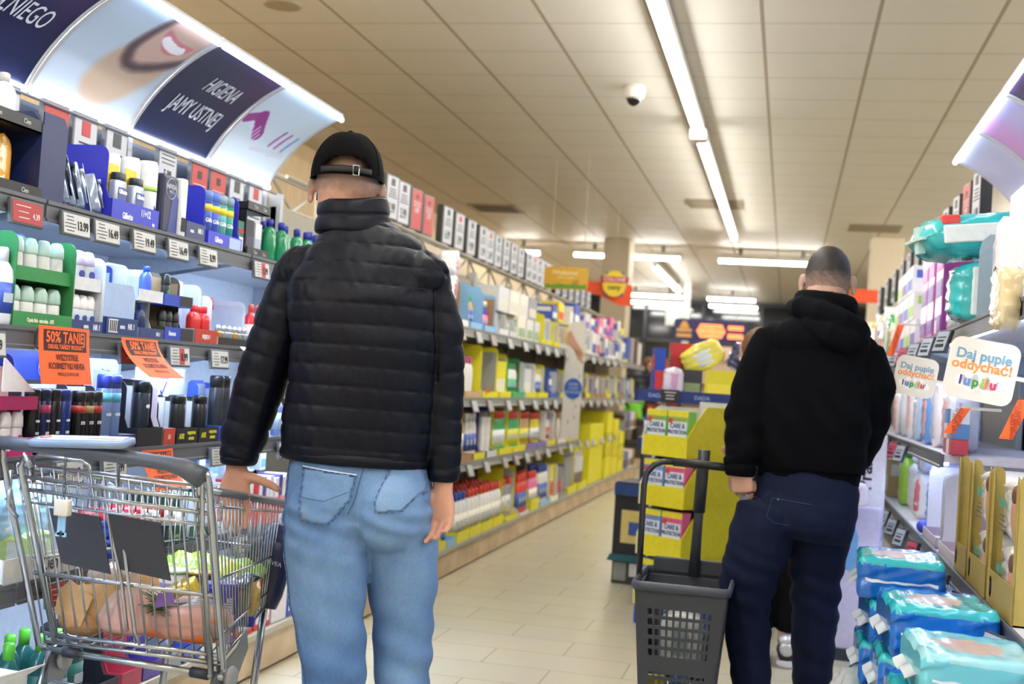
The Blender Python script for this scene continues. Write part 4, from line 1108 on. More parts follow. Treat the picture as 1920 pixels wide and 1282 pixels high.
for i in range(9): place(('lotion_bottle', 'dfe6ee', '5a7ac8', .17, .05, .04, '8fb0e0'), b_bottle, fr_(L, 4.62 + i * .075, .05, z), PI / 2, 'white bottle with blue label on the second shelf behind the man, %s of nine' % ORD[i], 'bottle', 'white and blue bottles behind the man')
# --- third shelf
z = ZC_ + e
tray_at(L, 2.80, z, (.235, .16, .23, .05, 'd8b4a0', 'd4b09c', .125, 'b42a6a', 'Rexona;.024;-.15;.5', 'f2dce8', .45), 'peach two-tier tray with a pink lip at the left edge')
for i, (u, tz) in enumerate(((2.76, .008), (2.81, .008), (2.86, .008))):
    place(('roll_on', 'e8e6ea', 'dcdadf', .115, .048, 'c84a90'), b_rollon, fr_(L, u, .045, z + tz), PI / 2, 'white roll-on with pink tick, %s from left on the pink-lipped tray' % ORD[i], 'deodorant', 'white roll-ons in the pink tray')
place(('flyer_wedge', 1), lambda t, _: obj('sheet', MB().prism([(-.07, 0), (.07, 0), (-.07, .09)], 'y', 0, .001), G('e4e4ea', .5), t), fr_(L, 2.79, -.004, z + .17), PI / 2, 'white triangular card corner leaning on the peach tray', 'card')
t = thing('display_tray', 'long royal blue men\'s tray board behind the dark spray cans', 'display tray', fr_(L, 3.10, .10, z), PI / 2)
b_tray(t, .34, .12, .265, .05, '2a3f9c', '2c46a8', 0, '243a80', '', 'ffffff', .9)
m = MB(); front_text(m, 'NIVEA', .022, .12, .235, .112, bold=.0006); front_text(m, 'MEN', .015, .12, .218, .112); m.tube([(.12 + .03 * math.cos(a * PI / 16), .1115, .228 + .03 * math.sin(a * PI / 16)) for a in range(32)], .0012, 4, True, ref=(0, 1, 0))
obj('badge', m, G('b0bce0', .4), t)
tray_at(L, 3.00, z, (.215, .085, .19, .012, '28282e', 'c8cad0', 0, '28282e', '', 'ffffff', .45), 'black low tray holding the four dark navy spray cans')
tray_at(L, 3.185, z, (.14, .085, .185, .02, '2a2226', 'cfd0d4', 0, 'b8922c', '', 'ffffff', .4), 'small tray with red and yellow stripe holding black spray cans')
for i, (u, c, b2) in enumerate([(2.925, '1e1e24', None), (2.972, '1a2450', 'b03a6a'), (3.02, '1b1b20', None), (3.067, '243a80', None)]):
    place(('deodorant_can', c, c, .17, .022, b2, 'men;.012;.5;1|DEEP;.009;.3;1'), b_spray, fr_(L, u, .045, z + .006), PI / 2, ['black slim spray can, leftmost in the black low tray', 'navy spray can with a pink band in the black low tray', 'black slim spray can between the navy and the blue ones', 'dark blue spray can at the right of the black low tray'][i], 'spray can', 'slim dark spray cans')
for i, u in enumerate((3.145, 3.188, 3.23)):
    place(('deodorant_can', '1c1b1e', '1c1b1e', .165, .021, 'b03428' if i != 1 else 'a08a50', 'STR8;.012;.45;1'), b_spray, fr_(L, u, .045, z + .006), PI / 2, 'black spray can, %s from left in the red and yellow striped tray' % ORD[i], 'spray can', 'black spray cans with red bands')
tray_at(L, 3.34, z, (.15, .16, .23, .042, 'cdd3de', 'c4ccd8', 0, '2f3c7c', 'NR 1;.022;.25;.5', 'dfe5f0', .45), 'white tray with navy NR 1 lip on the third shelf')
for i, u in enumerate((3.30, 3.35)):
    place(('deodorant_can', '7f96c4', '3446a8', .215, .024, '5fb0c8', 'NIVEA;.012;.45;1'), b_spray, fr_(L, u, .06, z + .005), PI / 2, ['left silver-blue spray can in the navy-lipped white tray', 'right silver-blue spray can in the navy-lipped white tray'][i], 'spray can', 'silver-blue spray cans')
tray_at(L, 3.50, z, (.16, .16, .205, .06, '15151a', 'd2d4da', 0, '1b1b20', '', 'ffffff', .72), 'black tray with a single dark bottle on the third shelf')
place(('deodorant_can', '30363f', '16181d', .20, .028, None, '48H;.016;.6;1'), b_spray, fr_(L, 3.515, .06, z + .005), PI / 2, 'single dark grey spray can standing in the black tray', 'spray can')
tray_at(L, 3.53, z, (.22, .02, .255, .02, 'c6cbe0', 'c6cbe0', 0, 'c6cbe0', 'Rexona;.02;0;11.3', '4a5aa0', .5), 'tall pale board behind the black tray', d=.2)
tray_at(L, 3.625, z, (.075, .14, .20, .055, 'd8cfd6', 'd0c8d0', 0, 'c0402e', 'A1;.02;0;.5', 'f0dcd4', .5), 'narrow pale tray with an orange-red lip on the third shelf')
for i, (u, w_) in enumerate(((3.745, .145), (3.90, .145))):
    tray_at(L, u, z, (w_, .13, .15, .052, '1d1e1c', 'dfe2e6', 0, '17181a', 'AXE;.024;-.26;.5|WYJĄTKOWA;.012;.2;.7|OPRAWA;.012;.2;.35', 'd8d23c', .45), ['left of two black trays with yellow lip lettering', 'right of two black trays with yellow lip lettering'][i], group='black trays with yellow lettering')
    place(('deodorant_can', '26282a', '101113', .155, .026, None), b_spray2 if False else (lambda t, c, cc, h, r, b: b_spray(t, c, cc, h, r, b)), fr_(L, u - .005, .05, z + .005), PI / 2, ['dark spray can in the left yellow-lettered tray', 'dark spray can in the right yellow-lettered tray'][i], 'spray can', 'dark cans in black trays')
t = thing('display_tray', 'tall white board with a blue tick behind the black trays', 'display tray', fr_(L, 3.83, .17, z), PI / 2)
obj('board', MB().rbox(.34, .004, 0, .245, .001), G('dfe4f0', .4), t)
obj('tick', MB().prism([(.0, .165), (.012, .15), (.045, .20), (.04, .2), (.012, .16), (.004, .172)], 'y', -.0035, -.0025), G('34448c', .5), t)
m = MB(); front_text(m, 'Rexona', .022, .02, .215, -.0025, bold=.0004); obj('lettering', m, G('7a88b8', .5), t)
tray_at(L, 4.06, z, (.13, .14, .20, .055, '3a5cc8', 'b8c4e0', 0, '3a5cd0', 'Rexona;.024;0;.5', 'e6ecf8', .3), 'bright blue lipped tray at the padded sleeve, third shelf')
for i, u in enumerate((4.035, 4.085)):
    place(('deodorant_can', '3a3e44', '1c1e22', .225, .026, None), lambda t, c, cc, h, r, b: b_spray(t, c, cc, h, r, b), fr_(L, u, .06, z + .005), PI / 2, ['left of two tall dark cans in the bright blue tray', 'right of two tall dark cans in the bright blue tray'][i], 'spray can', 'tall dark cans')
for i, (u, c) in enumerate(((3.22, '8fa4b8'), (3.42, '4a5c70'), (3.0, 'a8b8c8'))):
    t = thing('spray_can', ['silver can lying at the back above the NR 1 tray', 'dark blue can lying at the back of the third shelf', 'pale can lying at the back behind the men\'s board'][i], 'spray can', fr_(L, u, .34, z + .24), rot=(PI / 2, 0, PI / 2 + PI / 2 + .1))
    obj('can', MB().lathe([(.024, -.09), (.026, -.085), (.026, .06), (.022, .07)], 16), G(c, .2, metal=.5), t, True); obj('cap', MB().lathe([(.023, .07), (.023, .1)], 16), G('3c4654', .4), t, True)
t = thing('shelf_riser', 'pale riser board at the back of the third shelf with lying cans', 'riser', fr_(L, 2.9, .28, z), PI / 2)
obj('board', MB().box((0, 0, .0), (.75, .12, .205)), G('c8d2e0', .4), t)
for i in range(9): place(('lotion_bottle', ['dfe6ee', '6a86c8'][i % 2], '3c5cb4', .17, .05, .04, 'b4c8e8'), b_bottle, fr_(L, 4.2 + i * .12, .05, z), PI / 2, '%s bottle on the third shelf behind the man, %s of nine' % (['white', 'blue'][i % 2], ORD[i]), 'bottle', 'bottles on the third shelf behind the man')
# --- fourth shelf (seen through the trolley)
z = ZD + e
t = thing('wipes_carton', 'white cut-away carton printed Cien holding wet wipes left of the trolley', 'carton', fr_(L, 2.98, .014, z), PI / 2)
b_tray(t, .34, .3, .20, .065, 'dfe0de', 'd0d0d2', 0, 'e4e4e2', 'Cien;.055;.1;.5', '33405c', .92)
for i, (u, d, zz, c) in enumerate([(2.90, .08, .01, 'bcd88c'), (3.02, .08, .01, 'cfe0a8'), (2.88, .09, .10, 'a8d4ee'), (3.01, .1, .10, 'b4dcf0'), (2.92, .16, .19, 'bfe2f2'), (3.05, .14, .18, 'c8e4f0')]):
    place(('wipes_pack', .13, .07, .11, c, 'e4f0f4', i), b_bagpack, fr_(L, u, d, z + zz), PI / 2 + .2 * (i % 3 - 1), '%s wipes pack in the carton, %s' % (['pale green', 'pale green', 'sky blue', 'sky blue', 'icy blue', 'icy blue'][i], ['lower left', 'lower right', 'middle left', 'middle right', 'top left', 'top right'][i]), 'wipes', 'wet wipes packs')
for i, u in enumerate((3.22, 3.30, 3.38, 3.46, 3.54)):
    place(('cream_jar', '2c4cb8', .04, .055), lambda t, c, r, h: (obj('jar', MB().lathe([(r * .9, 0), (r, .01), (r, h * .6)], 20), G(c, .3), t, True), obj('lid', MB().lathe([(r * 1.03, h * .6), (r * 1.03, h * .95), (r * .9, h)], 20), G('24409c', .3), t, True)), fr_(L, u, .06, z), PI / 2, 'flat blue jar, %s from left on the fourth shelf' % ORD[i], 'jar', 'flat blue jars')
for i, u in enumerate((3.24, 3.36, 3.48)):
    place(('cream_jar', '2c4cb8', .04, .055), None, fr_(L, u, .08, z + .057), PI / 2, 'flat blue jar in the upper layer, %s from left' % ORD[i], 'jar', 'flat blue jars')
for i, (u, zz) in enumerate(((3.40, .125), (3.47, .115), (3.55, .12), (3.62, .10))):
    t = thing('hair_dye_tube', 'red and white tube lying across the fourth shelf, %s from left' % ORD[i], 'tube', fr_(L, u, -.01, z + zz), rot=(PI / 2, 0, PI / 2 + .5))
    obj('tube', MB().lathe([(.022, -.16), (.025, -.15), (.025, .02)], 16), G('c8303c' if i % 2 == 0 else 'd4dae0', .3), t, True); obj('cap', MB().lathe([(.0235, .02), (.0235, .045)], 16), G('e8e4e4', .3), t, True)
tray_at(L, 3.72, z, (.14, .15, .16, .06, '1f3a30', '2a4a3c', 0, '234a3a', 'Elmex;.02;0;.5', '8fc86a', .8), 'dark green tray seen through the trolley\'s right rear post')
tray_at(L, 3.89, z, (.15, .15, .18, .05, 'cfd8d8', 'c8d0d0', 0, '2c6a50', 'nova;.02;0;.5', 'e8ece8', .8), 'white tray with green lip behind the trolley side')
tray_at(L, 4.06, z, (.17, .16, .21, .03, 'e2e6ee', 'd0d6e0', 0, 'dde2ea', '', 'e8ece8', .5), 'blank white carton above the trolley\'s side rail')
for k in range(3):
    tray_at(L, 4.26 + k * .19, z, (.18, .14, .07, .055, 'd85a34', 'c85030', 0, 'd8542e', '', 'ffffff', 1), 'orange-red tray of toothpaste boxes, %s toward the jeans' % ORD[k], group='orange toothpaste trays')
    for i in range(5):
        col = ['e2e2ea', 'c83c44', 'e8e8ee', '5a4a9c', 'dfe6ea'][(i + k) % 5]
        place(('toothpaste_box', .03, .1, .16 + .01 * ((i + k) % 2), col, 'd87a8a' if col != 'c83c44' else 'f0e0e0', ''), b_carton, fr_(L, 4.19 + k * .19 + i * .034, .03, z + .006), PI / 2,
              '%s toothpaste box, %s in the %s orange tray' % ({'e2e2ea': 'pale', 'c83c44': 'red', 'e8e8ee': 'white', '5a4a9c': 'violet', 'dfe6ea': 'greyish'}[col], ORD[i], ORD[k]), 'toothpaste box', 'upright toothpaste boxes')
for i in range(6): place(('toothpaste_box', .05, .1, .09, 'dde6f0', '6a9cd8', ''), b_carton, fr_(L, 4.25 + i * .11, .2, z + .17), PI / 2, 'pale blue box on top of the toothpaste, %s from left' % ORD[i], 'box', 'pale boxes over the toothpaste')
# --- base deck
z = ZE + e
place(('shampoo_bottle', '1f5a56', '5cc03a', .24, .075, .05, '2a6a64'), b_bottle, fr_(L, 2.93, .06, z), PI / 2, 'teal bottle with green cap at the lower left edge', 'bottle', 'teal bottles with green caps')
for i, (u, d) in enumerate(((3.06, .05), (3.14, .05), (3.10, .13), (3.22, .05), (3.02, .12))):
    place(('shampoo_bottle', '1f5a56', '5cc03a', .24, .075, .05, '2a6a64'), None, fr_(L, u, d, z), PI / 2, 'teal bottle with green cap seen behind the trolley\'s left post, %s nearest' % ORD[i], 'bottle', 'teal bottles with green caps')
t = thing('carton', 'white carton corner at the picture\'s lower left', 'carton', (-1.86, 2.76, .002), PI / 2 - .12)
obj('box', MB().box((-.10, 0, 0), (.07, .2, .37)), G('d8d9dd', .45), t, bevel=.004); obj('flap', MB().prism([(0, .37), (-.05, .40), (-.051, .398), (0, .365)], 'x', -.10, .07), G('e4e5e8', .5), t)
for i, (u, c, h) in enumerate(((3.36, '30343c', .2), (3.5, 'c04860', .16), (3.63, '5a4aa0', .16), (3.76, '8f98a8', .19), (3.9, '3a62c0', .16), (4.02, 'dfe2ea', .2))):
    tray_at(L, u, z, (.12, .2, h, .05, c, c, 0, c, '', 'ffffff', .7), '%s tray on the bottom deck seen through the trolley' % ['charcoal', 'rose', 'violet', 'grey', 'blue', 'white'][i])
for i, (u, c) in enumerate(((4.17, '6a4ac0'), (4.33, 'c83c3c'), (4.49, 'd0433c'), (4.65, 'e0e0e8'), (4.81, '4a5ac8'), (4.97, 'c8324a'), (5.13, 'd8d8e0'))):
    place(('washing_carton', .145, .2, .19, c, 'e6dfe6', ''), b_carton, fr_(L, u, .02, z), PI / 2, '%s carton on the bottom deck, %s after the trolley\'s rear post' % (['purple', 'red', 'brick red', 'white', 'blue', 'crimson', 'pale'][i], ORD[i]), 'carton', 'cartons on the bottom deck')
for i in range(7):
    place(('toothpaste_box', .09, .1, .07, '5a48b8', 'e0d8f0', ''), b_carton, fr_(L, 4.2 + i * .12, .02, z + .193), PI / 2, 'violet small box on the bottom cartons, %s in line' % ORD[i], 'box', 'violet boxes on the cartons')
# ------------------------------------------------------------------ household goods along the far left shelving
YEL, YE2 = 'e6dc2a', 'd8cc28'
SHN = {FZ[0]: 'top', FZ[1]: 'middle', FZ[2]: 'low', ZE: 'bottom'}
CN = {'e6dc2a': 'yellow', '8fc0e8': 'light blue', 'a8845a': 'brown', 'd8d8da': 'pale grey', 'e8e6e0': 'white', '4ab070': 'green', '7a6cb8': 'violet', '44308c': 'purple', '9a9ca0': 'grey', 'efe9da': 'cream', '5a4030': 'dark brown', 'e04a3c': 'red', 'e87aa8': 'pink', '3a58b0': 'blue', 'f0f0ee': 'white', 'c8a878': 'tan'}
_cnt = {}
def ftray(z, u, w, hb, col, prod=None, pc=None, cap=None, lab=None, n=2, ph=.2, inc='c9c9c6', lip=None, ear=.8, hf=.06, rows=1, d=.012, dep=.24, txt=''):
    """a tray on a far shelf with n products across"""
    ear = min(.92, ear + .22); hf = hf * .72; hb = hb * 1.04
    nm = SHN[z]; k = _cnt.get(nm, 0); _cnt[nm] = k + 1
    tl = '%s-shelf tray %s' % (nm, ORD[k])
    place(('display_tray', round(w, 3), dep, hb, hf, col, inc, 0, lip or col, txt, 'd0402c', ear), b_tray, fr_(LEFT, u, d, z + .002), PI / 2, '%s cardboard tray, %s along the left row\'s %s shelf from the cap' % (CN[col], ORD[k], nm), 'display tray', 'display trays on the household goods shelving')
    if prod:
        dx = (w - .012) / n
        for j in range(rows):
            for i in range(n):
                args = {'bottle': ('cleaner_bottle', pc, cap, ph, dx * .92, min(dx, .07) * .9, lab), 'box': ('goods_box', dx * .94, .12, ph, pc, lab, ''), 'tall': ('cleaner_bottle', pc, cap, ph, dx * .92, .05, lab)}[prod]
                place(args, b_carton if prod == 'box' else b_bottle, fr_(LEFT, u - w / 2 + .006 + dx * (i + .5), d + (.05 if prod == 'box' else .085 if rows == 1 else .048) + j * .072, z + .006), PI / 2,
                      '%s %s, %s across, %s row, in the left row\'s %s %s-shelf tray' % (CN[pc], 'box' if prod == 'box' else 'bottle' if cap == pc else CN[cap] + '-capped bottle', ORD[i], ['front', 'second', 'third', 'back'][j], ORD[k], nm), 'box' if prod == 'box' else 'bottle', 'products in the trays of the left row')
def fbox(z, u, w, h, col, pan, d=.02, dz=0., dep=.16, what='box', extra=''):
    nm = SHN[z]; k = _cnt.get(('b', nm), 0); _cnt[('b', nm)] = k + 1
    place(('goods_box', w, dep, h, col, pan, ''), b_carton, fr_(LEFT, u, d, z + .002 + dz), PI / 2, 'loose %s %s, %s on the left row\'s %s shelf counted from the cap' % (CN[col], what, ORD[k], nm), what, 'loose packs on the left row')
z = FZ[0]
# top shelf
for j in range(3):
    place(('softener_pack', .12, .1, .145, 'e8e8ee', ['5a5aa8', 'b8487c', 'c85a94'][j], 3 + j), b_bagpack, fr_(LEFT, 6.97, .07, z + .003 + .147 * j), PI / 2, 'white soft pack with coloured print, %s of the stack beside the padded right shoulder' % ['bottom', 'middle', 'top'][j], 'pack', 'white and purple soft packs at the right shoulder')
ftray(z, 7.20, .16, .27, 'a8845a', lip='e8e6e0', inc='a8845a', ear=.5)
ftray(z, 7.48, .30, .27, '8fc0e8', 'tall', 'c8a878', '4ab070', '3a58b0', 4, .22, lip='8fc0e8', ear=.95, inc='8fc0e8')
ftray(z, 7.86, .34, .25, '8fc0e8', 'tall', '44308c', 'e8e6e0', 'e87aa8', 4, .21, lip='8fc0e8', ear=.9, inc='a8845a')
ftray(z, 8.25, .26, .15, 'e8e6e0', 'bottle', '9a9ca0', 'd8d8da', None, 3, .11, ear=.9)
ftray(z, 8.55, .24, .13, 'd8d8da', 'bottle', 'e8e6e0', '4ab070', '4ab070', 3, .14, ear=.9)
for i, (u, w_, c) in enumerate(((8.3, .3, 'd8d8da'), (8.65, .3, 'efe9da'), (8.98, .28, 'e8e6e0'), (9.3, .3, '9a9ca0'))): fbox(z, u, w_, .17, c, 'e0dccf', dz=.17, d=.04)
for i, (u, w_, c) in enumerate(((8.85, .24, 'efe9da'), (9.15, .22, 'e8e6e0'), (9.42, .2, 'd8d8da'))): fbox(z, u, w_, .165, c, '9ab88a')
ftray(z, 9.66, .17, .24, YEL, inc=YEL, ear=1)
ftray(z, 9.9, .26, .22, 'e8e6e0', 'bottle', 'd8d8da', '3a58b0', '8fc0e8', 3, .17, lip=YEL)
r = random.Random(3)
cols = [('e8e6e0', '3a58b0'), ('44308c', 'e8e6e0'), (YEL, 'e8e6e0'), ('d8d8da', 'e04a3c'), ('e8e6e0', '7a6cb8'), ('efe9da', YEL), ('e87aa8', 'f0f0ee'), ('3a58b0', 'e8e6e0')]
u = 10.15
while u < 14.85:
    w_ = r.choice([.2, .24, .28, .32]); c, p = r.choice(cols)
    if r.random() < .55: ftray(z, u + w_ / 2, w_, .2, c, 'bottle', p, 'd8d8da', None if r.random() < .5 else c, 2, .18, lip=YEL if r.random() < .4 else c)
    else: fbox(z, u + w_ / 2, w_ * .95, .18 + r.random() * .05, c, p)
    if r.random() < .7: fbox(z, u + w_ / 2, w_ * .9, .12 + r.random() * .12, r.choice(cols)[0], p, dz=.235, d=.05)
    u += w_ + .03
# middle shelf
z = FZ[1]
u = 6.9
place(('softener_pack', .16, .14, .3, 'e8e8e4', '9a9ca0', 5), b_bagpack, fr_(LEFT, 6.95, .08, z + .003), PI / 2, 'mottled white and yellow soft pack at the padded elbow, middle shelf', 'pack')
ftray(z, 7.18, .20, .12, YEL, 'bottle', 'efe9da', '8fc0e8', None, 2, .1, ear=.9)
ftray(z, 7.52, .42, .30, 'a8845a', 'tall', 'e8e6e0', 'e87aa8', None, 5, .26, inc='9a7a50', ear=.15, lip='c8a878')
ftray(z, 7.98, .44, .33, YEL, inc='9a9ca0', ear=.92, txt='CLEAR;.06;-.2;1.2|A;.05;-.3;.7')
ftray(z, 8.42, .36, .30, YEL, 'box', YEL, None, 'efe9da', 4, .25, inc='c9c9c6', ear=.6)
ftray(z, 8.85, .40, .28, '4ab070', 'tall', 'f0f0ee', '4ab070', '4ab070', 5, .25, inc='7a5a3c', ear=.6)
ftray(z, 9.32, .40, .26, 'd8d8da', 'box', 'd8d8da', None, 'e8e6e0', 4, .22, lip=YEL)
ftray(z, 9.78, .44, .26, YEL, 'tall', 'e8e6e0', YEL, '3a58b0', 5, .23, ear=.6)
r = random.Random(11); u = 10.1
while u < 15.8:
    w_ = r.choice([.26, .3, .34, .4]); c = r.choice([YEL, YEL, '9a9ca0', 'a8845a', '5a4030', 'e8e6e0', '3a58b0'])
    ftray(z, u + w_ / 2, w_, .24, c, r.choice(['box', 'tall']), r.choice(['e8e6e0', 'd8d8da', '9a9ca0', 'efe9da', '44308c']), r.choice([YEL, 'e04a3c', '3a58b0']), r.choice([None, YEL, '3a58b0']), 3, .19)
    u += w_ + .04
# low shelf
z = FZ[2]
ftray(z, 7.05, .3, .2, '44308c', 'bottle', 'e8e6e0', 'e04a3c', 'e87aa8', 3, .18, ear=.4)
ftray(z, 7.42, .34, .30, 'a8845a', 'bottle', 'c8a878', YEL, 'efe9da', 3, .3, inc='a8845a', ear=.5)
ftray(z, 7.78, .30, .30, 'a8845a', 'tall', 'e8e6e0', 'd8d8da', '3a58b0', 3, .29, inc='a8845a', ear=.3, lip=YEL)
ftray(z, 8.12, .28, .32, '44308c', 'box', 'd8d8da', None, 'e8e6e0', 2, .26, ear=.5, lip='d8d8da')
ftray(z, 8.55, .42, .34, YEL, 'tall', '4ab070', 'e04a3c', 'f0f0ee', 4, .30, ear=.55)
ftray(z, 9.02, .42, .32, YEL, 'tall', '4ab070', 'e04a3c', YEL, 4, .29, ear=.55)
ftray(z, 9.45, .36, .29, 'a8845a', 'tall', 'c8a878', 'e04a3c', YEL, 3, .28, ear=.5, lip='7a6cb8', inc='a8845a')
ftray(z, 9.86, .38, .29, 'a8845a', 'tall', YEL, 'e04a3c', 'e8e6e0', 3, .27, ear=.5, lip='7a6cb8', inc='a8845a')
ftray(z, 10.3, .4, .28, 'e8e6e0', 'tall', 'e8e6e0', '3a58b0', 'e04a3c', 4, .26, lip=YEL)
ftray(z, 10.78, .44, .28, 'a8845a', 'tall', 'e8e6e0', 'a8845a', None, 4, .26, lip='efe9da')
ftray(z, 11.3, .5, .26, YEL, 'box', 'e8e6e0', None, YEL, 3, .22)
# bottom deck: row upon row of cleaner bottles
z = ZE
ftray(z, 6.62, .26, .30, YEL, 'box', 'e8e6e0', None, 'd8d8da', 2, .28, lip=YEL, ear=.4)
ftray(z, 6.95, .30, .18, YEL, 'tall', '3a58b0', '3a58b0', 'e8e6e0', 3, .24, lip=YEL, ear=.6)
ftray(z, 7.22, .20, .26, '8fc0e8', 'tall', '3a58b0', 'd8d8da', '8fc0e8', 2, .27, lip='8fc0e8', ear=.4)
for i, (u, cap) in enumerate(((7.50, '3a58b0'), (7.82, 'e04a3c'), (8.14, 'e04a3c'), (8.46, 'e04a3c'))):
    ftray(z, u, .30, .25, YEL, 'bottle', 'f0f0ee', cap, 'efe9da', 3, .30, ear=.42, rows=4, dep=.36, hf=.09)
ftray(z, 8.92, .42, .37, YEL, 'tall', '9a9ca0', 'e04a3c', 'e8e6e0', 2, .3, ear=.6, hf=.03)
ftray(z, 9.34, .34, .06, 'd8d8da', 'bottle', 'e04a3c', 'e04a3c', '3a58b0', 3, .30, hf=.03, rows=2)
ftray(z, 9.74, .34, .17, YEL, 'bottle', 'e87aa8', 'e04a3c', 'efe9da', 3, .30, hf=.12, rows=2)
ftray(z, 10.16, .4, .08, '8fc0e8', 'bottle', 'e8e6e0', '3a58b0', '3a58b0', 3, .33, hf=.05, rows=2)
ftray(z, 10.6, .36, .30, 'efe9da', 'box', YEL, None, 'e04a3c', 2, .3, ear=.7)
ftray(z, 11.0, .34, .28, '9a9ca0', 'box', '9a9ca0', None, 'e04a3c', 2, .26, ear=.7)
ftray(z, 11.5, .5, .40, YEL, 'box', '9a9ca0', None, '9a9ca0', 3, .33, ear=.55, hf=.1)
ftray(z, 12.1, .5, .38, YEL, 'box', 'd8d8da', None, '5a4030', 3, .3, ear=.55, hf=.1)
t = thing('bulk_display', 'large plain yellow pallet-box display near the far end of the row', 'display', (-1.95, 12.55, ZE + .003), PI / 2)
obj('box', MB().box((0, 0, 0), (.9, .42, .62)), G(YEL, .5), t, bevel=.004); obj('divider', MB().box((.0, -.012, .4), (.9, .0, .41)), G('c8bc20', .5), t)
for i, (yy, hh) in enumerate(((13.6, .75), (14.15, .66), (14.7, .5))):
    t = thing('bulk_display', ['tall yellow stacked display beside the pallet box', 'second yellow stacked display, nearer the column', 'lowest yellow stacked display next to the column'][i], 'display', (-1.935, yy, ZE + .003), PI / 2)
    for j in range(3): obj('stacked_box', MB().box((.01 * j, .0, hh / 3 * j), (.46 - .01 * j, .40, hh / 3 * (j + 1) - .012)), G([YEL, 'd8ce26', 'e6dc2a'][j], .5), t, bevel=.003)
for z, nm in ((FZ[2], 'low'), (ZE, 'bottom')):
    for i in range(5):
        fbox(z, 15.3 + i * .24, .2, .22, ['9a9ca0', '3a58b0', 'd8d8da', 'efe9da', 'a8845a'][i], '5a4030')
# items near the column
for i, (y, z, c, h) in enumerate(((15.1, 1.5, '3a58b0', .3), (15.5, 1.5, '9a9ca0', .32), (15.9, 1.5, '5a4030', .32), (16.3, 1.5, 'e8e6e0', .3))):
    place(('hanging_pack', c, h), lambda t, c, h: (obj('pack', MB().box((-.12, 0, 0), (.12, .08, h)), G(c, .4), t, bevel=.01), obj('hook', MB().tube([(0, 0, h), (0, .1, h + .01)], .005, 6), G('303034', .4), t)), (XL - .02, y, z + .004), PI / 2, '%s tall hanging pack near the column end of the top shelf' % CN[c], 'pack')
# shelf-stopper banner and overhead signs (they face down the aisle)
t = thing('shelf_banner', 'tall white banner with hands and a blue roundel sticking out of the shelving', 'banner', (-1.83, 10.6, 1.22), 0, rot=(0, 0, .08))
n = 12
pts = [(.085 * math.cos(PI * i / n), .46 + .07 * math.sin(PI * i / n)) for i in range(n + 1)] + [(-.085, -.50), (.072, -.50)]
obj('board', MB().prism(pts, 'y', 0, .004), G('dedbd4', .5), t)
obj('roundel', MB().prism([(.078 * math.cos(a * PI / 16), -.06 + .092 * math.sin(a * PI / 16)) for a in range(32)], 'y', -.004, -.001), G('2f5cb0', .5), t)
m = MB()
for i, s in enumerate(('ZADBAJ', 'O DOM', 'NA WIOSNĘ')): front_text(m, s, .032, 0, -.02 - i * .036, -.004, sx=.75)
obj('lettering', m, G('c8d8f0', .5), t)
m = MB().prism([(-.08, .42), (-.05, .45), (.0, .36), (.06, .28), (.08, .22), (.03, .24), (-.05, .31), (-.085, .33)], 'y', -.002, -.001).prism([(-.02, .30), (.05, .26), (.08, .16), (.02, .2)], 'y', -.002, -.001)
obj('hand_picture', m, G('c89a80', .5), t)
m = MB(); rr = random.Random(2)
for i in range(9): x, zz = rr.uniform(-.04, .06), rr.uniform(-.42, .2); m.box((x, -.0015, zz), (x + .012, -.0005, zz + .03))
obj('leaf_marks', m, G('a8a49a', .5), t)
t = thing('aisle_sign', 'golden yellow rounded Easter-style aisle sign with a green grass edge', 'sign', (-2.03, 11.0, 2.16), 0)
def rrect(w, h, r, n=6):
    p = []
    for cx, cz, a0 in ((w / 2 - r, h / 2 - r, 0), (-w / 2 + r, h / 2 - r, 90), (-w / 2 + r, -h / 2 + r, 180), (w / 2 - r, -h / 2 + r, 270)):
        p += [(cx + r * math.cos(R(a0 + 90 * i / n)), cz + r * math.sin(R(a0 + 90 * i / n))) for i in range(n + 1)]
    return p
obj('board', MB().prism(rrect(.405, .205, .03), 'y', 0, .006), G('dcae3c', .5), t)
obj('grass', MB().prism([(-.19, -.095), (.19, -.095), (.19, -.05), (.14, -.058), (.08, -.045), (.02, -.06), (-.06, -.05), (-.12, -.065), (-.19, -.055)], 'y', -.002, 0), G('6a9c3a', .6), t)
m = MB(); front_text(m, 'Wielkanoc', .055, -.01, .05, 0, bold=.0006); front_text(m, 'pełna smaku', .03, .0, .008, 0); obj('lettering', m, G('f4e8c0', .5), t)
obj('little_bunny', MB().ball((.09, -.004, -.035), (.028, .004, .018)).ball((.115, -.004, -.02), (.012, .004, .012)), G('c88840', .6), t)
obj('hanger', MB().tube([(-.15, 0, .1), (-.15, 0, ZC - 2.16)], .0015, 4).tube([(.15, 0, .1), (.15, 0, ZC - 2.16)], .0015, 4), G('b8b0a0', .5), t)
t = thing('tab_sign', 'orange-red dipped banner behind the round price badge', 'sign', (-1.93, 13.0, 2.21), 0)
obj('board', MB().prism([(-.25, .11), (-.03, .10), (-.02, .0), (.08, -.02), (.16, -.02), (.2, .09), (.255, .07), (.255, -.14), (.12, -.14), (-.05, -.06), (-.25, -.0)], 'y', 0, .006), G('f05a2c', .5), t)
obj('hanger', MB().tube([(-.2, 0, .1), (-.2, 0, ZC - 2.21)], .0015, 4), G('b8b0a0', .5), t)
t = thing('round_badge', 'round yellow badge on a blue square with a red band reading COLONE CENY', 'sign', (-1.86, 12.93, 2.31), 0)
obj('blue_square', MB().prism([(.17 * .8 * math.cos(R(45 + 90 * i)), -.02 + .19 * .95 * math.sin(R(45 + 90 * i))) for i in range(4)], 'y', .002, .006), G('2c4a9c', .5), t)
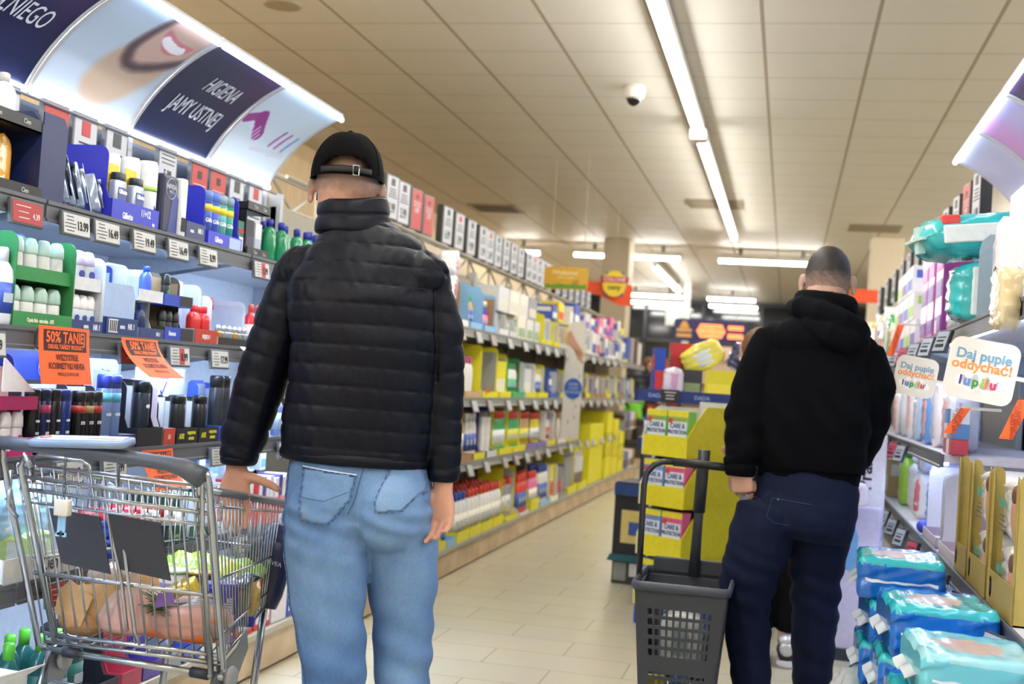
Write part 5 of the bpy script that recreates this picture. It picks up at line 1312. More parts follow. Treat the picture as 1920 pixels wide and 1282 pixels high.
obj('yellow_disc', MB().prism([(.125 * math.cos(a * PI / 20), -.015 + .14 * math.sin(a * PI / 20)) for a in range(40)], 'y', 0, .003), G('ecd23a', .5), t)
obj('red_band', MB().box((-.15, -.004, -.005), (.15, 0, .06)), G('b8323a', .5), t)
m = MB(); front_text(m, 'COLONE', .058, 0, .027, -.004, bold=.001); obj('upper_lettering', m, G('f0e4e0', .5), t)
m = MB(); front_text(m, 'ceny', .075, 0, -.055, 0, bold=.002); obj('lower_lettering', m, G('2a2a30', .5), t)
obj('hanger', MB().tube([(0, 0, .12), (0, 0, ZC - 2.31)], .0015, 4), G('b8b0a0', .5), t)
# far end of the aisle
t = thing('exit_sign', 'pale green-marked exit sign on the slim post', 'sign', (-2.12, 22.8, 2.55), 0)
obj('box', MB().box((-.17, 0, -.15), (.17, .06, .15)), G('c8ccc8', .5), t, bevel=.01); obj('green_mark', MB().box((-.06, -.003, -.06), (.06, 0, .06)), G('a8d8b8', .5, emit=.6), t)
obj('bracket', MB().box((.15, .02, -.02), (.2, .3, .02)), G('c8ccc8', .5), t)
t = thing('promo_board', 'long dark board with glowing orange lozenges above the far displays', 'sign', (-1.27, 20, 2.2), 0)
obj('board', MB().prism(rrect(1.18, .36, .03), 'y', 0, .04), G('23255a', .4), t)
m = MB().prism([(-.22, 0), (-.16, .11), (.18, .11), (.24, 0), (.18, -.11), (-.16, -.11)], 'y', -.006, 0).box((.28, -.006, .03), (.52, 0, .10)).box((.28, -.006, -.11), (.52, 0, -.03))
obj('orange_panel', m, M('e86a3c', .4, emit=.9, noise=0), t)
obj('bell', MB().box((-.54, -.006, -.12), (-.30, 0, -.06)).box((-.54, -.006, -.03), (-.30, 0, .02)).prism([(-.50, .03), (-.34, .03), (-.36, .08), (-.39, .14), (-.45, .14), (-.48, .08)], 'y', -.006, 0), G('d09a50', .4), t)
m = MB(); front_text(m, 'TYLKO TERAZ', .07, .01, .04, -.006); front_text(m, 'SUPER CENA', .06, .01, -.05, -.006); obj('lettering', m, G('7a2420', .4), t)
obj('hanger', MB().tube([(-.4, .02, .18), (-.4, .02, ZC - 2.2)], .003, 4).tube([(.4, .02, .18), (.4, .02, ZC - 2.2)], .003, 4), G('a8a8a8', .5), t)
t = thing('display_rack', 'pale rack of pinkish packets under the far promo board', 'rack', (-1.15, 19.6, 0), 0)
obj('body', MB().box((-.55, 0, .0), (.6, .4, 1.95)), G('c8b0a0', .5), t)
for i in range(4): obj('packet', MB().box((-.42 + i * .26, -.06, 1.72), (-.22 + i * .26, 0, 1.92)), G('e4c8bc', .5), t, bevel=.01); obj('shelf_lip', MB().box((-.55, -.08, 1.3 - i * .3), (.6, 0, 1.34 - i * .3)), G('5a4a50', .5), t)
t = thing('arch_stand', 'red arch-shaped stand behind the stooping shopper', 'stand', (-2.2, 22.2, 0), 0)
N = 14
p = [(.78 * math.cos(PI * i / N), 1.05 + .72 * math.sin(PI * i / N)) for i in range(N + 1)]; q = [(.6 * math.cos(PI * i / N), 1.05 + .55 * math.sin(PI * i / N)) for i in range(N + 1)]
obj('arch', MB().prism(p + [(-.78, 0), (-.6, 0)] + q[::-1] + [(.6, 0), (.78, 0)], 'y', 0, .3), G('b03a3c', .5), t)
obj('back', MB().prism(q + [(-.6, 0), (.6, 0)], 'y', .2, .25), G('7a3034', .5), t)
r = random.Random(8)
for i in range(7):
    x = -2.75 + i * .0 ; 
t = thing('gondola', 'dark low gondola with bright green goods at the aisle end', 'shelving', (-2.75, 18.3, 0), 0)
obj('body', MB().box((-.3, 0, 0), (.75, .8, .72)), G('4a443c', .5), t); obj('wood_plinth', MB().box((-.3, -.01, 0), (.76, 0, .16)), WOOD, t)
obj('mid_shelf', MB().box((-.3, -.06, .40), (.76, 0, .43)), G('6a6a68', .5), t); obj('top_shelf', MB().box((-.3, -.06, .72), (.76, .8, .75)), G('5a5a58', .5), t)
for i in range(6): place(('flower_pot', i % 3), lambda t, k: obj('pot', MB().lathe([(.05, 0), (.07, .2), (.075, .21)], 14), G(['7a7a80', '9a948c', '5a5060'][k], .5), t, True), (-2.95 + i * .17, 18.22, .433), 0, 'grey pot on the dark gondola\'s middle shelf, %s from left' % ORD[i], 'pot', 'grey pots on the gondola')
for i, (x, y) in enumerate(((-2.80, 18.62), (-2.66, 18.28), (-2.2, 18.3), (-2.25, 18.75))):
    def b_can(t):
        obj('body', MB().rbox(.22, .14, 0, .22, .04, taper=.7), G('7ad83c', .4), t, True)
        obj('handle', MB().tube([(.09, 0, .16), (.12, 0, .30), (0, 0, .36), (-.09, 0, .28), (-.09, 0, .18)], .02, 8, ref=(0, 1, 0)), G('7ad83c', .4), t, True)
        obj('spout', MB().tube([(-.1, 0, .05), (-.2, 0, .2), (-.24, 0, .26)], [.03, .02, .015], 8, ref=(0, 1, 0)), G('6ac834', .4), t, True)
    place(('watering_can',), b_can, (x, y, .752), 0, 'lime green watering can, %s from left beyond the yellow displays' % ORD[i], 'watering can', 'lime green watering cans')
# ------------------------------------------------------------------ goods on the right shelving and on the floor before it
Rr = RIGHT
def rtray(z, u, args, label, d=.012, jz=0.): tray_at(Rr, u, z + .002, args, label, d, jz=jz)
GOLD = 'b09a4c'
for i, u in enumerate((3.50, 3.92, 4.26)):
    w_ = (.40, .36, .26)[i]
    t = thing('display_tray', ['gold display tray of nappies at the right picture edge', 'gold display tray of nappies, second from the right edge', 'empty-looking gold display tray next to the mauve panels'][i], 'display tray', fr_(Rr, u, .012, RZ[2] + .002), -PI / 2)
    b_goldtray(t, w_, GOLD, 'a89044')
    obj('white_back', MB().rbox(w_ * .98, .004, .0, .44, .001, c=(0, .31)), G('d8d8de', .5), t)
    obj('badge', MB().prism([(-w_ * .36 + .02 * math.cos(a * PI / 10), .05 + .03 * math.sin(a * PI / 10)) for a in range(20)], 'y', -.003, -.001), G('d8dce4', .5), t)
    obj('badge_figure', MB().prism([(-w_ * .36 + .007 * math.cos(a * PI / 5), .05 + .016 * math.sin(a * PI / 5)) for a in range(10)], 'y', -.004, -.003), G('303a50', .5), t)
    if i < 2:
        for j in range(2):
            def b_nappy(t, k):
                b_bagpack(t, .33, .2, .175, 'e6e2dc', 'ebe7e2', k)
                obj('baby_photo', MB().ball((.08, -.096, .085), (.065, .014, .075)), G('c89478', .5), t, True)
                obj('baby_hair', MB().ball((.085, -.100, .135), (.045, .013, .028)), G('6a4634', .6), t, True)
                m = MB()
                for q, (ch, c) in enumerate(zip('lupilu', range(6))): front_text(m, ch, .04, -.13 + q * .020, .105, -.108, bold=.001)
                obj('logo', m, G('4a9a8c', .5), t)
                m = MB(); lines(m, -.14, .0, .07, .03, 4, -.108, .004, 2); obj('small_print', m, G('5a5a60', .5), t)
            place(('nappy_pack', j), b_nappy, fr_(Rr, u, .128, RZ[2] + .008 + j * .178), -PI / 2, 'white nappy pack with a baby photo, %s layer of the %s gold tray' % (['lower', 'upper'][j], ['edge', 'second'][i]), 'nappies', scale=(1 if i == 0 else .9, 1, 1))
t = thing('display_tray', 'tall white display tray with a mauve side, in front of the gold ones', 'display tray', fr_(Rr, 4.63, .014, RZ[2] + .002), -PI / 2)
b_tray(t, .46, .34, .285, .04, 'd6d6e2', 'b8a4b4', 0, 'd0ccd8', '', 'ffffff', .96); obj('mauve_side', MB().box((.232, .03, .01), (.236, .33, .22)), G('a48ea4', .6), t)
t = thing('display_tray', 'second white display tray with mauve lining, farther along', 'display tray', fr_(Rr, 5.18, .014, RZ[2] + .002), -PI / 2)
b_tray(t, .46, .34, .29, .04, 'dcdce8', 'a898ac', 0, 'c8c0d0', '', 'ffffff', .96); obj('mauve_side', MB().box((.232, .03, .01), (.236, .33, .26)), G('b09cb0', .6), t)
place(('small_ball', 1), lambda t, _: obj('ball', MB().ball((0, 0, .03), .03), G('3a50c8', .3), t, True), fr_(Rr, 5.45, .02, RZ[2] + .005), 0, 'small blue round pack by the mauve panels', 'pack')
its = [(5.6, .10, .12, .16, 'e87aa8', 'f0d0e0'), (5.75, .03, .14, .13, 'dfe0ee', 'b0b4e0'), (5.95, .04, .16, .20, '5c9ce0', 'd8e6f4'), (6.15, .0, .16, .22, 'e8e8f0', 'd8788c'), (6.4, .03, .18, .18, 'e6e2ea', 'a8b0d8'), (6.65, .02, .14, .24, 'd8d8e0', 'c8d0e8')]
for i, (u, d, w_, h, c, c2) in enumerate(its):
    place(('nappy_bag', w_, .16, h, c, c2, i), b_bagpack, fr_(Rr, u, d + .13, RZ[2] + .004), -PI / 2 + .3, ['pink', 'lilac', 'sky blue', 'white and red', 'pale white', 'grey white'][i] + ' soft baby pack low on the right row behind the mauve panels', 'pack')
    if i > 1: place(('nappy_bag', w_ * .9, .16, .1, 'c4c8ea', 'dcdcf0', 20), b_bagpack, fr_(Rr, u, d + .14, RZ[2] + .008 + h), -PI / 2 + .2, 'pale lilac flat pack lying on top, %s of four over the lower baby packs' % ORD[i - 2], 'pack')
place(('detergent_jug', .16, .1, .30, '9cc84a', '2c9a44', None), b_jug, fr_(Rr, 7.0, .10, RZ[2] + .004), -PI / 2, 'lime green bottle with green cap beside the hooded man\'s hip', 'bottle')
place(('detergent_jug', .17, .1, .33, 'e2e6e4', '2c9a44', '9cc84a'), b_jug, fr_(Rr, 7.28, .12, RZ[2] + .004), -PI / 2, 'white jug with a green cap behind the lime bottle', 'bottle')
for i in range(8):
    place(('goods_box', .2, .16, .22, ['c8a878', 'dcdce4', '6a8cc8', 'e8d8e0'][i % 4], 'e8e6e0', ''), b_carton, fr_(Rr, 7.6 + i * .26, .03, RZ[2] + .004), -PI / 2, '%s box low on the far right row, %s of eight' % (['tan', 'grey', 'blue', 'pink'][i % 4], ORD[i]), 'box', 'far boxes low on the right row')
# bottom deck, right
for i in range(12):
    u = 3.0 + i * .3
    place(('nappy_bag', .26, .2, .26, ['3a8ad8', 'e0e4ea', '5ab8d0'][i % 3], 'dfe6ee', 30 + i % 3), b_bagpack, fr_(Rr, u, .14, ZE + .004), -PI / 2, '%s soft pack on the right bottom deck, %s from the camera' % (['blue', 'white', 'turquoise'][i % 3], ORD[i]), 'pack', 'soft packs on the right bottom deck')
# middle shelf right
z = RZ[1]
t = thing('carton', 'big mauve-grey patterned carton under the white hang cards', 'carton', fr_(Rr, 4.15, .355, z + .002), -PI / 2)
obj('box', MB().box((-.62, 0, 0), (.55, .16, .185)), G('8c7f92', .5, noise=.12, ns=9), t, bevel=.004)
obj('label_sheet', MB().box((-.60, -.002, .02), (-.50, -.001, .14)), G('a8a0ac', .5), t)
for i in range(3):
    place(('small_tin', i), lambda t, k: (obj('box', MB().rbox(.07, .05, 0, .05, .01), G(['b83a50', 'c84858', 'a82c44'][k], .4), t, True), obj('mark', MB().box((-.02, -.027, .015), (.02, -.0255, .035)), G('b8c8dc', .5), t)), fr_(Rr, 3.47 + i * .10, .325, z + .006), -PI / 2, 'little red box on the rail under the big hang card, %s from the edge' % ORD[i], 'box', scale=(.8, .3, .8))
for i in range(3):
    for j in range(3):
        c = [['c84858', '5a8cc0', 'dcdce4'], ['dfe0e6', 'd88a98', '4a7cc0'], ['b84a60', 'e4e4ea', '6a98c8']][i][j]
        place(('food_box', .075, .06, .055, c, None, ''), b_carton, fr_(Rr, 4.82 + i * .085, .03, z + .003 + j * .057), -PI / 2, '%s little box, column %d, %s layer beside the mauve carton' % ({'c84858': 'red', '5a8cc0': 'blue', 'dcdce4': 'grey', 'dfe0e6': 'white', 'd88a98': 'pink', '4a7cc0': 'deep blue', 'b84a60': 'crimson', 'e4e4ea': 'off-white', '6a98c8': 'light blue'}[c], i + 1, ['bottom', 'middle', 'top'][j]), 'box', 'little food boxes')
for i in range(13):
    u = 5.12 + i * .19; c = ['dfe2ee', 'b4cdf0', 'efe6ee', 'e8e8f4', '6a9ce0'][i % 5]
    place(('nappy_bag', .16, .12, .24 + .02 * (i % 3), c, ['e8b0b8', 'e8eef6', 'd0d8ee', 'e07a9c'][i % 4], 40 + i % 5), b_bagpack, fr_(Rr, u, .10 + .03 * (i % 2), z + .004), -PI / 2 + .15, '%s tall soft pack on the middle right shelf, %s beyond the little boxes' % (['white', 'pale blue', 'pinkish', 'off-white', 'blue'][i % 5], ORD[i]), 'pack', 'tall soft packs on the middle right shelf')
# top shelf right
z = RZ[0]
t = thing('carton', 'plain white upright box at the right picture edge, top shelf', 'carton', fr_(Rr, 3.72, .045, z + .002), -PI / 2)
obj('box', MB().box((-.16, 0, 0), (.10, .30, .355)), G('dcdde4', .5), t, bevel=.003)
place(('nappy_bag', .2, .06, .17, 'd8c8a0', 'e8dcc8', 51), b_bagpack, (.545, 3.42, z - .075), -PI / 2, 'gold and cream pack at the right edge above the big hang card', 'pack')
for i, (u, d) in enumerate(((3.98, .02), (4.12, .0))):
    t = thing('divider_board', ['blue-grey rounded divider board next to the white box', 'second blue-grey divider board, under the turquoise pack\'s end'][i], 'divider', fr_(Rr, u, d, z + .002), -PI / 2)
    obj('board', MB().prism([(.0, 0), (.30, 0), (.30, .27), (.03, .27), (.008, .25), (0, .22)], 'x', -.004, .004), G(['aebccc', '90a4b4'][i], .4), t)
place(('nappy_bag', .2, .2, .30, 'dfe8ec', 'e8d8e0', 52), b_bagpack, fr_(Rr, 3.93, .12, z + .003), -PI / 2, 'white nappy pack with pink script between the divider boards', 'nappies')
TEAL = '35b4bc'
t = thing('nappy_pack', 'turquoise and white nappy pack lying on top, its end jutting over the aisle', 'nappies', (.60, 4.36, z + .218), rot=(0, R(-7), R(12)))
obj('pack', MB().pillow(.40, .24, .15, seed=4, wr=.006), M(TEAL, .18, noise=.04, ns=12, coat=.4, bump=.25), t, True)
obj('white_panel', MB().box((-.15, -.124, .05), (.12, -.112, .11)), G('e2ebec', .3), t, bevel=.005)
obj('red_tab', MB().box((-.15, -.116, .112), (-.09, -.06, .145)), G('d8403c', .35), t, bevel=.006)
obj('end_seal', MB().box((-.215, -.09, .07), (-.18, .09, .08)).box((-.205, -.02, .03), (-.18, .02, .12)), G('b8dcd8', .2, coat=.5), t, bevel=.002)
t = thing('nappy_pack', 'upright turquoise and white nappy pack under the jutting one', 'nappies', (.58, 4.36, z + .002), rot=(0, 0, 0))
m = MB(); m.T = Matrix.Rotation(PI / 2, 4, 'Y') @ Matrix.Translation((-.10, 0, -.07)); m.pillow(.2, .22, .14, seed=9, wr=.005)
obj('pack', m, M(TEAL, .2, noise=.04, ns=12, coat=.4, bump=.25), t, True)
obj('white_panel', MB().box((-.01, -.115, .02), (.05, -.10, .18)), G('e2ebec', .3), t, bevel=.006)
t = thing('nappy_pack', 'turquoise nappy pack rising behind the jutting pack', 'nappies', (.86, 4.55, z + .24), rot=(0, R(-25), 0))
obj('pack', MB().pillow(.30, .24, .16, seed=14, wr=.006), M('3ab8c0', .18, noise=.04, ns=12, coat=.4, bump=.25), t, True)
place(('nappy_bag', .16, .14, .22, 'e6e6e8', 'e8c8c8', 53), b_bagpack, fr_(Rr, 4.62, .07, z + .003), -PI / 2, 'white pack with a red curve left of the turquoise packs', 'nappies')
place(('nappy_bag', .16, .14, .20, 'ccd4dc', 'e0e4e8', 54), b_bagpack, fr_(Rr, 4.86, .07, z + .003), -PI / 2, 'silvery wrapped pack between the turquoise and violet goods', 'pack')
for i, (u, c) in enumerate(((5.36, '7c2a7c'), (5.66, 'a83098'), (5.92, 'b850a8'))):
    t = thing('tall_box', ['violet tall box nearest the turquoise packs', 'magenta patched tall box in the middle of three', 'lighter magenta tall box, farthest of three'][i], 'box', fr_(Rr, u, .02, z + .002), -PI / 2)
    obj('box', MB().box((-.12, 0, 0), (.12, .2, .40)), G(c, .3, noise=.02), t, bevel=.003)
    m = MB().mat(0).box((-.10, -.002, .28), (.10, -.001, .34)).mat(1).box((-.10, -.002, .17), (.1, -.001, .24)).mat(2).box((-.10, -.002, .03), (.1, -.001, .09))
    obj('colour_patches', m, [G('c85cb8', .4), G('5a2c98', .4), G('5c3aa0', .4)], t)
    if i == 0: obj('barcode_label', MB().box((-.08, -.003, .02), (-.0, -.002, .075)), G('d8c8d8', .5), t)
for j in range(3):
    for i in range(5 - j):
        c, p = [('dfe0ea', '6a4aa8'), ('dcdce0', '9cc84a'), ('e6e6ee', '4a6ac8')][(i + j) % 3]
        place(('goods_box', .26, .2, .14, c, p, ''), b_carton, fr_(Rr, 6.4 + (i + j * .5) * .29, .02, z + .003 + j * .145), -PI / 2, 'white printed crate, %s in the %s layer beyond the magenta boxes' % (ORD[i], ['bottom', 'middle', 'top'][j]), 'box', 'stacked white crates on the top right shelf')
for i in range(14):
    c, p = [('e4dccc', 'd84a48'), ('4ab070', 'e8e6e0'), ('e8e8ec', '4a6ac8'), ('e6dc8a', 'c84a6a'), ('d8d8e0', '7a6cb8')][i % 5]
    place(('nappy_bag', .22, .14, .22 + .07 * (i % 3), c, p, 60 + i % 5), b_bagpack, fr_(Rr, 7.95 + i * .27, .10, z + .003), -PI / 2, 'far %s pack on the top right shelf, %s past the crates' % (['cream', 'green', 'white', 'yellowish', 'grey'][i % 5], ORD[i]), 'pack', 'far packs on the top right shelf')
t = thing('tab_sign', 'orange banner over the right row behind the hooded man\'s head', 'sign', (.86, 15.2, 2.47), 0)
obj('board', MB().prism([(-.2, -.07), (.15, -.07), (.2, .09), (-.2, .09)], 'y', 0, .006), G('f05a2c', .5), t)
obj('hanger', MB().tube([(0, 0, .09), (0, 0, ZC - 2.47)], .0015, 4), G('b8b0a0', .5), t)

# piles of blue nappy packs on the floor
BL = '1a6cc8'
def pile(x, y, tops, n, h, label, w_=.30, dd=.34):
    for i in range(n):
        z = i * h
        top = n - 1 - i
        s = 1 if i % 2 == 0 else .98
        place(('nappy_floor_pack', w_, dd, h, BL, '2ab0b8', i % 3), b_pack, (x + [0, .015, -.01][i % 3], y + [.0, -.02, .015][i % 3], z + .001), 0,
              'blue nappy pack with white stripe, %s, %s' % (['topmost', 'second from top', 'third from top', 'fourth from top', 'fifth from top', 'bottom'][min(top, 5)], label), 'nappies', 'blue nappy packs piled on the floor', rot=(0, 0, [0, .05, -.04][i % 3]))
pile(.375, 3.95, 0, 6, .124, 'pile nearest the lilac stand', w_=.25)
pile(.405, 3.50, 0, 5, .138, 'pile under the dark shelf labels', w_=.27)
pile(.41, 3.08, 0, 4, .138, 'pile at the picture\'s bottom edge', w_=.27)
place(('nappy_floor_pack', .27, .32, .11, '6cc8dc', '9ad8e0', 1), b_pack, (.44, 2.98, .556), 0, 'pale turquoise nappy pack topmost at the bottom right corner', 'nappies', None, rot=(0, R(2), .06))
t = thing('plastic_bag', 'crumpled clear plastic bag on the floor beside the nappy piles', 'bag', (.20, 3.85, 0), 0)
m = MB().loft([(0, 0, .02), (0, 0, .14), (.02, 0, .28), (.06, .0, .38), (.09, 0, .43)], [(.07, .10), (.10, .12), (.085, .1), (.05, .06), (.02, .03)], 28)
def crumple(co, no):
    d = wnoise(co, 40, 1) * .012 + wnoise(co, 90, 2) * .007
    return co + no * d[:, None]
fuse('wrapped_plastic', m, M('dfe2e4', .12, alpha=.38, noise=.03, coat=.6), t, .006, 1, crumple)

# lilac floor stand with picture of a bottle
t = thing('floor_stand', 'white and lilac cardboard stand with vertical lettering behind the hooded man\'s leg', 'stand', (.40, 6.0, 0), 0)
obj('upper_board', MB().box((-.06, 0, .1), (.07, .03, 1.06)), G('dcdae6', .5), t, bevel=.01)
m = MB(); put_text(m, 'Prania', .085, lambda a, b, h: (-.02 - b, -.001 - h, .90 + a), bold=.002); obj('lettering', m, G('28283a', .5), t)
obj('lower_board', MB().box((-.13, -.03, .05), (.06, -.01, .72)), G('d8d0ec', .5), t, bevel=.01)
obj('pictured_bottle', MB().prism([(-.115, .42), (-.04, .42), (-.04, .58), (-.06, .63), (-.095, .63), (-.115, .58)], 'y', -.032, -.03), G('7ab4e8', .5), t)
obj('pictured_cap', MB().prism([(-.10, .63), (-.055, .63), (-.06, .70), (-.095, .70)], 'y', -.032, -.03), G('d8483c', .5), t)
obj('pictured_ring', MB().tube([(.02 + .05 * math.cos(a * PI / 12), -.012, .60 + .06 * math.sin(a * PI / 12)) for a in range(24)], .003, 5, True, ref=(0, 1, 0)).tube([(-.02, -.035, .2), (-.01, -.035, .4)], .008), G('b8bce0', .5), t)
obj('foot', MB().box((-.13, -.04, 0), (.07, .10, .05)), G('3a3a48', .5), t)
place(('nappy_bag', .12, .08, .12, 'e4dce8', 'd8b8d8', 71), b_bagpack, (.33, 5.9, .72), 0, 'pinkish white packet on top of the lilac stand', 'pack')

# ------------------------------------------------------------------ promotion island in the middle of the aisle
NAVY = '1e3478'
def disp_local(): pass
t = thing('floor_display', 'yellow four-tier cardboard display of colour catcher boxes', 'display stand', (-.705, 6.35, 0), R(-33))
W, D = .28, .46
for i in range(4):
    zb = .10 + i * .255
    obj('tier_lip', MB().box((0, -.012, zb), (W, -.004, zb + .105)).box((0, -.01, zb), (W, D, zb + .004)), G('e2d428', .45), t)
    pr = [(-.012, zb), (D, zb), (D, zb + .262), (.14, zb + .262), (.05, zb + .18), (-.012, zb + .106)]
    obj('side_panel', MB().prism(pr, 'x', W, W + .005), G(['d2c61e', 'dccf24', 'd6ca20', 'dccf24'][i], .45), t)
    obj('left_wall', MB().prism([(-.012, zb), (D, zb), (D, zb + .25), (.1, zb + .25), (-.012, zb + .106)], 'x', -.006, 0), G('dcdcda', .5), t)
obj('back_wall', MB().box((0, D - .01, .1), (W, D, 1.15)), G('cfcfcc', .5), t)
obj('base', MB().box((0, .0, 0), (W, D, .10)), G('2a56b8', .5), t)
for i in range(4):
    zb = .10 + i * .255
    for j in range(2):
        cc = [('5aa8e0', 'blue'), ('e86a9c', 'pink')][j] if i < 3 else [('7cc45a', 'green'), ('8ccc62', 'light green')][j]
        def b_cp(t, c):
            obj('box', MB().box((-.064, 0, 0), (.064, .07, .236)), G(c, .4), t, bevel=.002)
            obj('yellow_head', MB().box((-.064, -.001, .205), (.064, 0, .236)), G('e8d83a', .4), t)
            obj('white_field', MB().box((-.058, -.001, .04), (.058, 0, .180)), G('dfe8f0', .4), t)
            m = MB(); front_text(m, 'CARE &', .034, 0, .158, -.001, sx=.8, bold=.001); front_text(m, 'PROTECTION', .027, 0, .126, -.001, sx=.72, bold=.001); obj('lettering', m, G('24387c', .5), t)
            m = MB(); front_text(m, 'KOLOR STOP', .020, 0, .192, -.001, sx=.8); m.ball((-.045, -.002, .185), (.016, .002, .014)); obj('red_print', m, G('d04a4a', .5), t)
        v = Matrix.Rotation(R(-33), 4, 'Z') @ Vector((.072 + j * .136, .0, zb + .004)) + Vector((-.705, 6.35, 0))
        place(('laundry_sheet_box', cc[0]), b_cp, tuple(v), R(-33), '%s Care & Protection box, %s one on the %s tier of the yellow display' % (cc[1], ['left', 'right'][j], ['lowest', 'second', 'third', 'top'][i]), 'box', scale=(1, 1, .98))
t = thing('island_table', 'promotion table with navy price edge behind the yellow display', 'table', (-.80, 6.75, 0), 0)
obj('top', MB().box((0, 0, 1.15), (1.3, 1.2, 1.17)), G('c8ccd4', .5), t)
obj('navy_edge', MB().box((-.004, -.02, 1.135), (1.3, -.0, 1.20)).box((-.02, -.02, 1.135), (0, 1.2, 1.20)), G(NAVY, .4), t)
for x in (.12, 1.2):
    for y in (.05, 1.1): obj('leg', MB().box((x, y, 0), (x + .03, y + .03, 1.15)), G('c8ccd0', .4, metal=.4), t)
m = MB()
for i in range(5): front_text(m, 'DADA', .03, .10 + i * .25, 1.168, -.021, bold=.0008)
obj('edge_lettering', m, G('8fa4dc', .5), t)
obj('grey_box', MB().box((.09, .05, .15), (.9, 1.1, 1.1)), G('c4c6c8', .5), t)
for i, (x, zz) in enumerate(((.02, 1.2), (.55, 1.2))):
    t = thing('price_label', ['black price tag on the navy table edge, left end', 'grey price tag on the navy table edge near the dark sleeve'][i], 'price label', (-.80 + .16 + x * .9, 6.715, 1.14), 0)
    obj('case', MB().box((-.05, 0, 0), (.05, .01, .065)), G(['26262a', '8a8c90'][i], .5), t); m = MB(); lines(m, -.04, .04, .05, .015, 3, -.0003, .006, 1); obj('small_print', m, G('b8b8bc', .5), t)
zt = 1.172
def tb(key, args, b, x, y, z, rz, label, cat, **k): place((key,) + args, b, (x, y, z), rz, label, cat, **k)
tb('carton', (.06, .1, .26, '2a4ab0', 'c83a3c', ''), b_carton, -.70, 6.85, zt, .3, 'tall blue and red box leaning at the left end of the island top', 'box')
tb('carton', (.12, .1, .30, 'b8323c', '3a8a4c', ''), b_carton, -.60, 7.0, zt, .2, 'red and green box on the island top', 'box')
tb('softener_pack', (.11, .08, .16, 'e4dcec', 'd8a8d0', 80), b_bagpack, -.62, 6.82, zt, .3, 'pinkish white pack at the front of the island top', 'pack')
tb('carton', (.11, .08, .15, '3a3c44', '8a9a6a', ''), b_carton, -.52, 6.86, zt, .1, 'dark olive box at the front of the island top', 'box')
tb('carton', (.20, .10, .155, 'd8cc2c', 'e8d848', '', 'c8502c', .75, .14), b_carton, -.35, 6.84, zt, -.15, 'yellow box with orange lettering on the island top', 'box')
place(('softener_pack', .24, .12, .16, 'e8dc58', 'd8e2ec', 81), b_bagpack, (-.44, 6.98, zt + .16), 0, 'yellow and white glossy bag heaped on the island top', 'pack', None, rot=(0, R(-30), .2))
place(('softener_pack', .18, .12, .17, '20285c', '26306c', 82), b_bagpack, (-.27, 7.0, zt + .15), 0, 'dark navy bag heaped beside the yellow one', 'pack', None, rot=(0, R(20), .3))
tb('carton', (.11, .10, .235, '3c4c88', 'a8b4d4', '', 'e8e8f0', .88, .16), b_carton, -.20, 6.83, zt, 0, 'upright navy box with a pale text panel on the island', 'box')
tb('carton', (.09, .10, .23, '2c5a98', '5a88c0', ''), b_carton, -.08, 6.84, zt, 0, 'dark blue box right of the navy one on the island', 'box')
tb('carton', (.30, .12, .25, '1c1e26', '2a3040', ''), b_carton, .10, 7.05, zt, 0, 'black box behind the hooded man\'s back on the island', 'box')
t = thing('floor_display', 'black cardboard display with navy top and coffee-coloured pictures beside the yellow one', 'display stand', (-1.0, 7.55, 0), R(-8))
obj('body', MB().box((0, .01, .16), (.34, .4, .62)), G('1f1e20', .5), t); obj('navy_cap', MB().box((0, -.01, .54), (.34, .4, .61)), G('24407c', .45), t)
obj('yellow_picture', MB().box((.05, .004, .25), (.2, .01, .45)), G('dcc87a', .5), t); obj('blue_picture', MB().box((.10, .0, .30), (.17, .004, .38)), G('3a58a0', .5), t)
obj('teal_shelf', MB().prism([(-.02, .14), (.36, .14), (.34, .18), (.0, .18)], 'y', -.03, .4), G('1f5a60', .5), t)
obj('lower_body', MB().box((.01, .0, .0), (.33, .4, .14)), G('3a3c3c', .5), t); obj('white_card', MB().box((.12, -.004, .05), (.24, .0, .13)), G('dcdcd8', .5), t); obj('grey_card', MB().box((.02, -.004, .02), (.10, .0, .13)), G('8a8e88', .5), t)
t = thing('floor_display', 'narrow dark display with navy brand shelf left of the promotion table', 'display stand', (-.93, 8.2, 0), 0)
obj('body', MB().box((0, .0, .0), (.25, .4, .86)), G('2a2c38', .5), t); obj('navy_shelf', MB().box((-.02, -.04, .80), (.25, .4, .88)), G(NAVY, .4), t)
for i in range(3): obj('pack', MB().rbox(.06, .06, .60, .78, .01, c=(.05 + i * .08, -.02)), G(['3a3c5c', '4a4468', '2c3454'][i], .4), t, True)
m = MB(); front_text(m, 'DADA', .04, .1, .84, -.041, bold=.001); obj('lettering', m, G('b84a50', .5), t)
for i in range(3): place(('cleaner_bottle', '2f5cae', 'd84a3c', .2, .07, .05, 'dfe4ee'), b_bottle, (-.89 + i * .075, 8.24, .882), 0, 'blue bottle with red cap on the narrow dark display, %s of three' % ORD[i], 'bottle')
